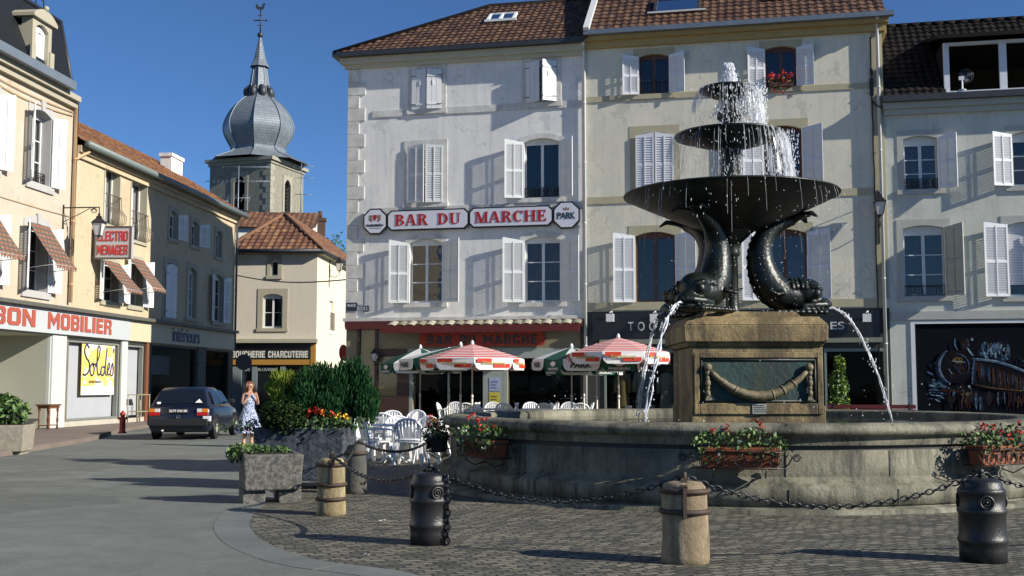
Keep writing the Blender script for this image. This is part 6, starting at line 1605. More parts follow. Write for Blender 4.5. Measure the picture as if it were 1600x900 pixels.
# fallen yellow flowers hang under the middle box
# ------------------------------------------------------------------ bollards and chains
M_bstone = wet_stone('bollard_stone', (.36,.29,.185), (.22,.17,.10), (.075,.05,.03), 5)
M_bwhite = wet_stone('worn_white_paint_stone', (.44,.38,.22), (.25,.19,.09), (.055,.042,.03), 6)
M_bgrey = wet_stone('shaded_grey_stone', (.11,.11,.09), (.075,.075,.065), (.03,.03,.028), 5)  # grey stone, its colour darkened in place of the shade around it
M_iron = mat('satin_black_iron', (.013,.014,.016), .38, (.022,.021,.02), 7, .5, .25, 50)
def bpos(px, py, r=.18):
    p = gpt(px, py); return p + Vector((p.x, p.y, 0)).normalized()*r
def stone_bollard(label, px, pyb, r, h, m, bands, strap=True, dome=True):
    p = bpos(px, pyb, r); t = thing('stone_bollard', label, 'bollard', (p.x, p.y, 0), 0, 'chained bollards round the fountain')
    b = MB(); n = 28
    pr = [(r*1.06,-.03),(r*1.05,.05),(r*1.02,.2),(r*1.0,h*.6),(r*.98,h*.86),(r*.93,h*.93),(r*.78,h*.975),(r*.45,h*.995),(1e-6,h)]
    b.lathe(pr, n); o = b.build('shaft', m, t)
    # knock the stone about a little
    for v in o.data.vertices:
        q = Vector(v.co); f = 1+.028*math.sin(q.z*9+3*math.atan2(q.y,q.x))+.018*math.sin(17*q.z+5*math.atan2(q.y,q.x)); v.co = (q.x*f, q.y*f, q.z)
    i = MB()
    for z in bands: i.tube([(r*1.035*math.cos(a), r*1.035*math.sin(a), h*z) for a in [2*math.pi*k/28 for k in range(28)]], .024, 6, closed=True, flat=1.0)
    i.build('iron_hoop', mat('rusty_iron', (.035,.028,.022), .7, (.08,.04,.02), 6, .5, .2), t)
    if strap:
        f = MB(); d = Vector((-p.x, -p.y, 0)).normalized(); x = Vector((-d.y, d.x, 0))
        f.bar(d*r*1.05+Vector((0,0,h*.56)), d*r*1.05+Vector((0,0,h*.93)), .05, .03); f.bar(d*r*1.03+Vector((0,0,h*.93)), Vector((0,0,h+.02)), .05, .02); f.tube([Vector((0,0,h-.01)), Vector((0,0,h+.07))], .02, 7)
        f.build('iron_strap', MATS['rusty_iron'], t)
    return t, Vector((p.x, p.y, h+.04))
def iron_bollard(label, px, pyb, r, h, boss_dir):
    p = bpos(px, pyb, r); t = thing('iron_bollard', label, 'bollard', (p.x, p.y, 0), 0, 'chained bollards round the fountain')
    b = MB(); k = r/.2
    b.lathe([(r*.97,-.02),(r*.97,.10),(r*.98,.145),(r*1.02,.155),(r*1.03,.18),(r*1.0,.195),(r*.97,.21),(r*.96,h*.56),(r*1.0,h*.575),(r*1.03,h*.60),(r*1.0,h*.63),(r*.95,h*.645),(r*.94,h*.80),(r*.98,h*.815),(r*.99,h*.85),(r*.96,h*.865),(r*.88,h*.885),(r*.86,h*.93),(r*.80,h*.965),(r*.60,h*.99),(1e-6,h)], 40)
    b.build('shaft', M_iron, t)
    c = MB()
    for a in (boss_dir, boss_dir+100, boss_dir-105):
        d = Vector((math.cos(R(a)), math.sin(R(a)), 0)); q = len(c.v)
        for rr, th in ((.052,.012),(.028,.010)):
            c.tube([Vector((rr*math.cos(x),0,rr*math.sin(x))) for x in [2*math.pi*i/18 for i in range(18)]], th, 6, closed=True)
        c.ball((0,0,0), .016, 6)
        c.xform(Matrix.Translation(d*r*.955+Vector((0,0,h*.72))) @ Matrix.Rotation(R(a+90),4,'Z'), q)
    c.build('round_boss', M_iron, t)
    g = MB(); g.tube([(0,0,h-.01),(0,0,h+.05)], .022, 7); g.ball((0,0,h+.05), .03, 7); g.build('chain_pin', M_iron, t)
    return t, Vector((p.x, p.y, h+.04))
t1, c1 = stone_bollard('cream stone bollard with two rusty hoops, beside the small granite planter', 517, 806, .155, .64, M_bwhite, (.88,.53,.28), True)
t2, c2 = iron_bollard('black iron bollard with a chain hanging down its side', 671, 853, .185, .655, -62)
t3, c3 = stone_bollard('rough stone bollard with iron cross strap, standing alone in the sunlit setts', 1071, 883, .19, .665, M_bstone, (.88,.63), True)
t4, c4 = iron_bollard('black iron bollard in front of the rightmost flower box', 1537, 881, .195, .685, -100)
t5, c5 = stone_bollard('grey stone bollard half hidden between big planter and white chairs', 556, 772, .14, .66, M_bgrey, (.82,), False)
t6, c6 = stone_bollard('grey stone bollard beyond the chairs on the far side of the fountain', 702, 712, .15, .66, M_bgrey, (.82,), False)
def chain(label, a, b, sag, link=.058, r=.0072, hang=0):
    n = 40; pts = [Vector((lerp(a.x,b.x,t), lerp(a.y,b.y,t), lerp(a.z,b.z,t)-sag*4*t*(1-t))) for t in [i/200 for i in range(201)]]
    m = MB(); acc = 0; last = pts[0]; k = 0; step = link*.98
    def put(p, d, odd):
        d = d.normalized(); u = Vector((0,0,1)); x = d.cross(u)
        if x.length < 1e-3: x = Vector((1,0,0))
        x.normalize(); y = x.cross(d); s = x if odd else y
        m.tube([p + d*link*.68*math.cos(t)*(1.0) + s*link*.34*math.sin(t) for t in [2*math.pi*i/10 for i in range(10)]], r, 5, closed=True)
    for i in range(1, len(pts)):
        acc += (pts[i]-pts[i-1]).length
        if acc >= step: put(pts[i], pts[i]-pts[i-1], k % 2); acc -= step; k += 1
    o = m.build('chain', M_iron, fixn=False); tag(o, label, 'chain', 'chains strung between the bollards'); return o
chain('iron chain sagging from the cream bollard to the left black bollard', c1, c2, .20)
chain('long iron chain sagging across the basin foot between left black and rough stone bollards', c2, c3, .26)
chain('iron chain sagging between the rough stone bollard and the right black bollard', c3, c4, .27)
chain('iron chain leaving the right black bollard towards the right edge', c4, c4+Vector((3.1,1.1,0)), .27)
chain('iron chain hanging in front of the white chairs', c5, c6, .34)
chain('short iron chain from the half hidden grey bollard to the cream bollard', c5, c1, .18)
hd = Vector((-c2.x,-c2.y,0)).normalized(); hx = Vector((-hd.y,hd.x,0)); side = (hd*.55 - hx*.0 + Vector((.85,0,0))).normalized()
m = MB(); p = Vector((c2.x,c2.y,0))+side*.205; z = .60; k = 0
while z > .02:
    for s in ((Vector((1,0,0)) if k % 2 else Vector((0,1,0))),): m.tube([p+Vector((0,0,z+.042*math.cos(t)))+s*.021*math.sin(t) for t in [2*math.pi*i/10 for i in range(10)]], .0085, 5, closed=True)
    z -= .062; k += 1
m.tube([p+Vector((0,0,.62)), Vector((c2.x,c2.y,c2.z))], .0085, 5)
tag(m.build('chain', M_iron, fixn=False), 'loose chain end hanging straight down the left black bollard', 'chain', 'chains strung between the bollards')
# ------------------------------------------------------------------ granite planters, bushes
M_granite = mat('rough_shaded_granite', (.085,.10,.12), .9, (.022,.03,.042), 16, .9, 1.0, 18, sharp=(.42,.58), detail=8)  # the dark blue tint paints in the shadow lying on the big planter
M_granite2 = mat('rough_grey_granite', (.17,.165,.145), .9, (.05,.052,.05), 17, .9, 1.0, 18, sharp=(.42,.58), detail=8)
M_soil = mat('dark_soil', (.02,.015,.01), .95)
def planter(label, pos, rz, w, d, h, leg, m):
    t = thing('stone_planter', label, 'planter', (pos.x, pos.y, 0), R(rz), 'granite planters on the square')
    b = MB(); q = .10
    b.taper((0,0), w*.94, d*.92, w, d, leg, h-.0); b.build('trough', m, t, bevel=.02)
    s = MB(); s.box(-w/2+q, w/2-q, -d/2+q, d/2-q, h-.02, h+.012); s.build('soil', M_soil, t)
    if leg > .05:
        for s_ in (-1,1): l = MB(); l.box(s_*w*.30-.14, s_*w*.30+.14, -d*.33, d*.33, -.02, leg); l.build('foot', m, t, bevel=.015)
    return t
pA = gpt(483, 768); planter('big rough granite planter full of bushes, left of the white chairs', Vector((-2.98, 16.6, 0)), -3, 1.30, .95, .86, .12, M_granite)
planter('small granite planter on feet in front of the big planter', Vector((-3.06, 14.55, 0)), 20, .74, .62, .60, .16, M_granite2)
planter('squat pale granite planter with a leafy bush at the left edge', Vector((-10.95, 24.6, 0)) , 8, 1.15, .9, .62, .06, mat('pale_granite', (.33,.30,.24), .9, (.18,.165,.13), 9, .7, .7, 14))
def bush(name, label, base, spec, ls, mats, cat='bush', seed=1, up=.5, stems=True, conif=False):
    rnd = random.Random(seed); t = thing(name, label, cat, tuple(base), 0)
    l = MB()
    for (cx,cy,cz,rx,ry,rz_,n) in spec:
        if conif:
            for k in range(n):
                v = Vector((rnd.gauss(0,1),rnd.gauss(0,1),rnd.gauss(.2,1))).normalized()*lerp(.35,1,rnd.random()**.6); p = Vector((cx+v.x*rx, cy+v.y*ry, cz+v.z*rz_))
                dr = (Vector((v.x*.55, v.y*.55, .9+rnd.random()*.5))+Vector((rnd.gauss(0,.22),rnd.gauss(0,.22),0))).normalized(); s = ls*rnd.uniform(.7,1.4)
                x = dr.cross(Vector((rnd.gauss(0,1),rnd.gauss(0,1),.1))).normalized(); l.m = rnd.choice((0,0,1,2) if len(mats) > 2 else (0,1))
                l.add([p-dr*s, p+x*s*.22, p+dr*s*1.2, p-x*s*.22], [(0,1,2,3)]); y = x.cross(dr); l.add([p-dr*s, p+y*s*.22, p+dr*s*1.2, p-y*s*.22], [(0,1,2,3)])
        else:
            for k in range(n):
                v = Vector((rnd.gauss(0,1),rnd.gauss(0,1),rnd.gauss(.15,1))).normalized()*lerp(.35,1,rnd.random()**.6); l.m = rnd.randrange(len(mats)); leaf(l, (cx+v.x*rx, cy+v.y*ry, cz+v.z*rz_), ls*rnd.uniform(.6,1.4), rnd, up)
    l.build('foliage', mats, t, fixn=False)
    if stems:
        s = MB()
        for (cx,cy,cz,rx,ry,rz_,n) in spec[:14]: s.tube([(cx*.25,cy*.25,0),(cx*.6,cy*.6,cz*.45),(cx,cy,cz)], [.03,.02,.01], 6)
        s.build('stems', mat('twig_bark', (.09,.06,.04), .9), t)
    return t
M_jun = [mat('juniper_green', (.024,.085,.030), .85, (.015,.055,.020), 9, .5, spec=.15), mat('juniper_deep', (.010,.040,.015), .9, spec=.1), mat('juniper_tip', (.050,.145,.045), .85, spec=.15)]
rb = random.Random(5); spec = []
for k in range(26):
    a = rb.uniform(0,6.28); r = rb.random()**.6*.46; x = r*math.cos(a)*1.05; y = r*math.sin(a)*.75; h = rb.uniform(.60,1.12)*(1-.25*(r/.46)**2); spec.append((x*1.15,y,h*.62,.19,.18,h*.44,420))
spec += [(-.1,0,.48,.38,.30,.46,1500),(.22,0,.46,.36,.30,.46,1500),(.42,-.05,.40,.20,.22,.36,420),(.54,0,.22,.14,.2,.22,260),(-.4,0,.5,.16,.2,.35,350)]
bush('juniper_bush', 'large dark green juniper bush in the big planter', (-2.62,16.62,.86), spec, .036, M_jun, seed=5, conif=True)
M_gold = [mat('golden_cypress', (.20,.27,.04), .85, (.14,.21,.03), 8, .5, spec=.15), mat('golden_cypress_tip', (.33,.38,.065), .85, spec=.15), mat('golden_cypress_deep', (.12,.18,.025), .85, spec=.15)]  # three leaf tones, mixed at random over the bush
spec = []
for k in range(26):
    a = rb.uniform(0,6.28); h = rb.uniform(.05,.74); r = (.92-h)*.40*rb.uniform(.4,1.1)+.03; spec.append((r*math.cos(a), r*math.sin(a), h, .12,.12,.10,130))
bush('golden_bush', 'yellow green feathery conifer at the left end of the big planter', (-3.36,16.75,.82), spec, .05, M_gold, seed=6, conif=True)
M_dome = [mat('dome_green', (.018,.038,.012), .9, spec=.1), mat('dome_green_deep', (.010,.024,.008), .9, spec=.1), mat('dome_green_tip', (.034,.056,.015), .9, spec=.1)]
bush('dome_bush', 'dark rounded bush at the front of the big planter', (-3.22,16.22,.82), [(0,0,.18,.36,.26,.26,2600)], .026, M_dome, seed=7)
def bedding(name, label, base, mats, spots, seed, cat='flowers'):
    rnd = random.Random(seed); t = thing(name, label, cat, tuple(base), 0); l = MB()
    for k in range(220): l.m = rnd.randrange(3); leaf(l, (rnd.gauss(0,.22),rnd.gauss(0,.09),rnd.uniform(0,.16)), .028, rnd)
    l.build('leaves', M_leaf, t, fixn=False)
    for m, sp_ in zip(mats, spots):
        r = MB()
        for c in sp_: flower(r, c, .045, rnd)
        r.build('blossoms', m, t, fixn=False)
bedding('bedding_flowers', 'red and orange flowers in the middle of the big planter', (-2.74,16.2,.85), [M_redf, M_orf], [[(-.10,-.05,.25),(-.04,-.06,.28),(.0,-.05,.22),(-.13,-.05,.2),(.20,-.05,.19)],[(.05,-.06,.26),(.07,-.07,.21)]], 8)
bedding('bedding_flowers', 'yellow flowers at the right end of the big planter', (-2.42,16.2,.84), [M_yelf], [[(.0,-.05,.2),(.06,-.06,.19),(.1,-.05,.16),(-.05,-.05,.18)]], 9)
bedding('bedding_flowers', 'white and crimson flowers spilling over the left end of the big planter', (-3.66,16.35,.80), [M_whitef, mat('crimson_petals', (.42,.02,.06), .6)], [[(-.02,-.08,.16),(.03,-.1,.12),(-.06,-.1,.1)],[(-.08,-.12,.04),(0,-.14,.02),(-.12,-.1,-.02),(.04,-.12,-.02)]], 10)
bush('trailing_plant', 'low creeping plant in the small granite planter', (-3.10,14.5,.58), [(-.25,-.02,.06,.26,.24,.09,420),(.05,.05,.04,.28,.2,.08,320),(-.38,-.1,0,.12,.14,.10,160)], .024, M_leaf, cat='plant', seed=12, stems=False)
bush('laurel_bush', 'glossy leafy bush in the pale granite planter', (-10.95,24.6,.60), [(-.15,0,.30,.42,.36,.34,620),(.2,0,.28,.36,.34,.30,520),(0,0,.48,.3,.3,.2,300)], .065, M_leaf, seed=13)
bush('potted_shrub', 'light green shrub standing behind the basin by the black shop', tuple(FY.w(YX(1303), -1.6)), [(0,0,.9,.36,.3,.5,700),(0,0,1.5,.32,.28,.5,700),(.05,0,2.05,.2,.2,.35,350)], .055, [M_leaf[1], M_leaf[0], M_gold[0]], seed=14)

# ------------------------------------------------------------------ café chairs, tables and parasols
M_plastic = mat('white_garden_plastic', (.78,.80,.82), .35, (.72,.74,.76), 3, .3)
def chair_proto():
    t = thing('cafe_chair', 'white plastic garden armchair at the café', 'chair', (0,0,0), 0, 'white garden chairs at the café tables')
    # faces -y, seat 0.43 high
    s = MB(); s.slab([(-.24,-.24),(.24,-.24),(.21,.20),(-.21,.20)], .405, .43); s.slab([(-.235,-.25),(.235,-.25),(.235,-.235),(-.235,-.235)], .36, .43); s.build('seat', M_plastic, t, bevel=.008)
    b = MB(); tilt = lambda z: .20+(z-.43)*.26
    def bp(x, z): return (x, tilt(z)-.35*x*x*1.2, z)
    arch = [(-.23,.43),(-.255,.60),(-.245,.70),(-.19,.785),(-.10,.83),(0,.845),(.10,.83),(.19,.785),(.245,.70),(.255,.60),(.23,.43)]
    pa_ = spline([(x,0,z) for x, z in arch], 4); b.tube([bp(p.x,p.z) for p in pa_], .024, 6)
    for x, zt in ((-.19,.77),(-.127,.805),(-.064,.825),(0,.83),(.064,.825),(.127,.805),(.19,.77)):
        pts = [bp(x*.86,.44),bp(x,.62),bp(x*1.0,zt)]
        for a, c in zip(pts, pts[1:]): b.bar(a, c, .040, .014, up=(0,1,0))
    pts = [bp(-.235,.47),bp(-.12,.47),bp(0,.47),bp(.12,.47),bp(.235,.47)]; b.tube(pts, .022, 6)
    b.build('backrest', M_plastic, t)
    for sx in (-1,1):
        a = MB(); a.tube([(sx*.25,.235,.64),(sx*.285,.12,.655),(sx*.29,-.10,.655),(sx*.285,-.22,.645),(sx*.265,-.26,.60),(sx*.255,-.255,.42)], [.02,.026,.028,.026,.024,.022], 7, flat=.7); a.build('armrest', M_plastic, t)
        for y0, y1, tx in ((-.22,-.28,.29),(.18,.27,.27)):
            l = MB(); l.taper((0,0), .035,.05,.062,.05,0,.41); q = Matrix(((1,0,(sx*.225-sx*tx)/.41,sx*tx),(0,1,(y0-y1)/.41,y1),(0,0,1,0),(0,0,0,1))); l.xform(q); l.build('leg', M_plastic, t)
    return t
def table_proto():
    t = thing('cafe_table', 'round white plastic café table', 'table', (0,0,0), 0, 'white café tables')
    b = MB(); b.lathe([(1e-6,.70),(.40,.70),(.45,.695),(.46,.71),(.455,.725),(.43,.73),(1e-6,.73)], 32); b.build('tabletop', M_plastic, t)
    l = MB(); l.lathe([(.07,.69),(.045,.6),(.04,.25),(.06,.14)], 14); l.build('column', M_plastic, t)
    for k in range(4):
        l = MB(); a = R(45+90*k); l.tube([(.04*math.cos(a),.04*math.sin(a),.16),(.2*math.cos(a),.2*math.sin(a),.10),(.36*math.cos(a),.36*math.sin(a),.02)], [.03,.03,.025], 7); l.build('foot', M_plastic, t)
    return t
CH = chair_proto(); TB = table_proto(); used = [False, False]
def put(proto, i, x, y, rz, label):
    o = proto if not used[i] else copy_tree(proto); used[i] = True
    o.location = (x, y, 0); o.rotation_euler = (0,0,R(rz)); o['label'] = label; return o
def chair(px, Y, rz, label): return put(CH, 0, (px-800)/FPX*Y, Y, rz, label)
def table(px, Y, label): put(TB, 1, (px-800)/FPX*Y, Y, 0, label)
# facing: rz 0 looks at the camera, 180 away from it, 90 to the right, -90 to the left
table(619, 21.75, 'white round table nearest the camera, just right of the big planter')
chair(588, 21.4, 112, 'white chair nearest the big planter, facing right to the front table')
chair(643, 21.15, 172, 'white chair with its back to the camera at the front table')
chair(677, 21.7, 248, 'white chair facing left at the front table, beside the dark flower box')
chair(582, 22.6, 60, 'white chair behind the leftmost chair, partly hidden by the juniper')
chair(622, 22.6, 5, 'white chair facing the camera across the front table')
chair(658, 22.4, -30, 'white chair at the back right of the front table')
table(606, 26.5, 'white round table in the second row, behind the front table')
chair(577, 26.3, 85, 'white chair at the left of the second row table')
chair(602, 25.6, 175, 'white chair turned away at the second row table')
chair(632, 26.2, 262, 'white chair at the right of the second row table')
chair(612, 27.4, 0, 'white chair facing the camera behind the second row table')
chair(645, 28.0, -20, 'white chair under the pole of the leftmost green parasol')
chair(580, 28.5, 30, 'white chair farthest left at the back of the terrace by the juniper')
rows = [(716,36.2,'table below the left striped parasol'),(776,36.0,'table before the door posters'),(838,35.8,'table before the dark bar window'),(893,35.8,'table below the lettered parasol')]
for k, (px, Y, lab) in enumerate(rows):
    table(px, Y+.8, 'white round ' + lab + ', in the back row')
    for dx, dy, rz, w in ((-17,-.3,80,'left'),(14,-.75,165,'front'),(18,.35,-85,'right'),(-6,.95,2,'back')):
        chair(px+dx, Y+dy+.8, rz+random.uniform(-12,12), 'white chair at the %s of %s' % (w, lab)).scale = (1.06,1.06,1.07)

def stripes_mat(name, a, b, kind):
    m = bpy.data.materials.new(name); m.use_nodes = True; N = m.node_tree.nodes; L = m.node_tree.links; p = N['Principled BSDF']
    tc = N.new('ShaderNodeTexCoord'); sx = N.new('ShaderNodeSeparateXYZ'); L.new(tc.outputs['UV'], sx.inputs[0])
    ml = N.new('ShaderNodeMath'); ml.operation = 'MULTIPLY'; ml.inputs[1].default_value = 9 if kind == 'rings' else .5; L.new(sx.outputs['Y' if kind == 'rings' else 'X'], ml.inputs[0])
    fr = N.new('ShaderNodeMath'); fr.operation = 'FRACT'; L.new(ml.outputs[0], fr.inputs[0]); gt_ = N.new('ShaderNodeMath'); gt_.operation = 'GREATER_THAN'; gt_.inputs[1].default_value = .5; L.new(fr.outputs[0], gt_.inputs[0])
    x = N.new('ShaderNodeMix'); x.data_type = 'RGBA'; x.inputs['A'].default_value = (*a,1); x.inputs['B'].default_value = (*b,1); L.new(gt_.outputs[0], x.inputs['Factor']); L.new(x.outputs['Result'], p.inputs['Base Color'])
    p.inputs['Roughness'].default_value = .85
    # thin canvas lets some light through
    tr = N.new('ShaderNodeBsdfTranslucent'); L.new(x.outputs['Result'], tr.inputs[0]); mx = N.new('ShaderNodeMixShader'); mx.inputs[0].default_value = .28
    o = N['Material Output']; L.new(p.outputs[0], mx.inputs[1]); L.new(tr.outputs[0], mx.inputs[2]); L.new(mx.outputs[0], o.inputs[0]); return m
M_cred = stripes_mat('red_white_ring_canvas', (.62,.02,.02), (.82,.74,.72), 'rings')
M_cgreen = stripes_mat('green_white_gore_canvas', (.008,.085,.055), (.78,.80,.80), 'gores')
M_wcan = mat('white_canvas', (.74,.73,.70), .85); M_gcan = mat('green_canvas', (.008,.085,.055), .85)
M_rband = mat('red_canvas_print', (.60,.04,.02), .8); M_goldp = mat('gold_canvas_print', (.42,.33,.10), .8); M_dgreen = mat('dark_green_print', (.006,.03,.022), .8)
def parasol(label, px, Y, kind, rot, top, rad=1.42, drop=.62, group='parasols over the café terrace', n=8):
    x = (px-800)/FPX*Y; t = thing('parasol', label, 'parasol', (x, Y, 0), R(rot), group)
    zr = top-drop
    me = bpy.data.meshes.new('canopy'); vs = []; fs = []; uv = []; K = 8
    for j in range(n):
        for i in range(K+1):
            q = i/K
            for e in (0,1):
                a = 2*math.pi*(j+e)/n; rr = rad*q; z = top - drop*(.80*q+.20*q*q); vs.append((rr*math.cos(a), rr*math.sin(a), z))
        for i in range(K):
            b = j*(K+1)*2+i*2; fs.append((b,b+1,b+3,b+2)); uv += [(j+.25,i/K),(j+.25,i/K),(j+.25,(i+1)/K),(j+.25,(i+1)/K)]
    me.from_pydata(vs, [], fs); l = me.uv_layers.new(name='UVMap')
    for i, u in enumerate(uv): l.data[i].uv = (u[0]+.01, u[1]+.001)
    me.materials.append(M_cred if kind == 'red' else M_cgreen); can = bpy.data.objects.new('canopy', me); COL.objects.link(can); can.parent = t
    vmats = {'red': [M_wcan, M_wcan], 'green': [M_gcan, M_wcan]}[kind]
    va = MB(); pr = MB(); pt = MB()
    for j in range(n):
        a0 = 2*math.pi*j/n; a1 = 2*math.pi*(j+1)/n; P0 = Vector((rad*math.cos(a0), rad*math.sin(a0), zr)); P1 = Vector((rad*math.cos(a1), rad*math.sin(a1), zr)); ex = (P1-P0).normalized(); L_ = (P1-P0).length; out = Vector((math.cos((a0+a1)/2), math.sin((a0+a1)/2), 0))
        low = [(0,-.14),(.04,-.25),(.12,-.315),(.5,-.325),(.88,-.315),(.96,-.25),(1,-.14)]
        q = [P0]+[P0+ex*L_*u+Vector((0,0,z))+out*(.02+.02*math.sin(u*9+j)) for u, z in low]+[P1]; va.m = 0 if (kind == 'red' or j % 2 == 0) else 1; va.add(q, [tuple(range(len(q)))])
        def patch(mb, u0, u1, z0, z1, o=.05):
            mb.add([P0+ex*L_*u0+Vector((0,0,z0))+out*o, P0+ex*L_*u1+Vector((0,0,z0))+out*o, P0+ex*L_*u1+Vector((0,0,z1))+out*o, P0+ex*L_*u0+Vector((0,0,z1))+out*o], [(0,1,2,3)])
        M_ = Matrix((( ex.x,-out.x,0,P0.x),(ex.y,-out.y,0,P0.y),(0,0,1,P0.z),(0,0,0,1)))
        if kind == 'red':
            patch(pr, .06, .45, -.12, -.01); patch(pr, .5, .94, -.255, -.15)
            tm = text_mb('Kronenbourg', L_*.2, L_*.8, -.20, -.08, -.06, .004, .02); tm.xform(M_)
            pt.v, off = pt.v + tm.v, len(pt.v); pt.f += [tuple(i+off for i in f) for f in tm.f]; pt.mi += tm.mi; pt.sm += tm.sm
        else:
            if j % 2: tm = text_mb('PARK', L_*.22, L_*.78, -.245, -.085, -.05, .004, .02)
            else: tm = text_mb('PARKBRÄU', L_*.2, L_*.8, -.29, -.21, -.05, .004, .02)
            tm.xform(M_); pt.v, off = pt.v + tm.v, len(pt.v); pt.f += [tuple(i+off for i in f) for f in tm.f]; pt.mi += [0 if j % 2 else 1]*len(tm.f); pt.sm += tm.sm
            if j % 2 == 0: patch(pr, .42, .58, -.19, -.05); patch(pr, .34, .66, -.155, -.08, .052)
    vo = va.build('valance', vmats, can, fixn=False); pr.build('print', M_rband if kind == 'red' else M_wcan, vo, fixn=False)
    if pt.v: pt.build('lettering', [M_goldp] if kind == 'red' else [M_dgreen, M_wcan], vo, fixn=False)
    po = MB(); po.tube([(0,0,.05),(0,0,1.15)], .028, 8); po.tube([(0,0,1.1),(0,0,1.2)], .036, 8); po.tube([(0,0,1.2),(0,0,top+.02)], .020, 8); po.build('pole', mat('cream_pole', (.62,.58,.50), .4), t)
    fi = MB(); fi.lathe([(.05,top-.02),(.05,top+.04),(.025,top+.10),(1e-6,top+.12)], 10); fi.build('finial', M_plastic, t)
    ri = MB()
    for j in range(n):
        a = 2*math.pi*j/n; ri.tube([(0,0,top-.06),(rad*.97*math.cos(a),rad*.97*math.sin(a),zr+.0)], .008, 4); ri.tube([(0,0,top-.65),(rad*.5*math.cos(a),rad*.5*math.sin(a),top-drop*.46-.02)], .008, 4)
    ri.build('ribs', M_zinc, t)
    ba = MB(); ba.lathe([(.26,0),(.26,.06),(.05,.09),(.04,.2)], 16); ba.build('base', M_zinc, t)
    return t
parasol('dark green and white parasol farthest left of the bar door', 657, 36.5, 'green', 8, 2.66, 1.25, .50)
parasol('green and white parasol partly behind the left striped one', 720, 34.2, 'green', 45, 2.66, 1.85, .42)
parasol('red and white ring striped parasol left of the door posters', 738, 32.0, 'red', 4, 2.62, 1.46, .42)
parasol('green and white parasol hidden behind the left striped parasol', 702, 35.8, 'green', 0, 2.55, 1.1, .28)
parasol('white and green parasol lettered in front of the downpipe', 932, 32.3, 'green', 0, 2.54, 1.42, .36)
parasol('green and white many-gored parasol at the left of the lettered one', 893, 33.4, 'green', -15, 2.58, 1.18, .36, n=12)
parasol('red and white ring striped parasol by the clothes shop', 966, 31.2, 'red', 22.5, 2.77, 1.42, .42)
parasol('green and white parasol hidden behind the right striped parasol', 912, 35.2, 'green', 5, 2.5, 1.2, .40)

# ------------------------------------------------------------------ signs on the bar
M_enamel = mat('white_enamel', (.62,.64,.72), .35, (.56,.58,.66), 3, .4); M_frame = mat('black_sign_frame', (.012,.012,.012), .4)
M_redl = mat('deep_red_letters', (.36,.010,.010), .5)
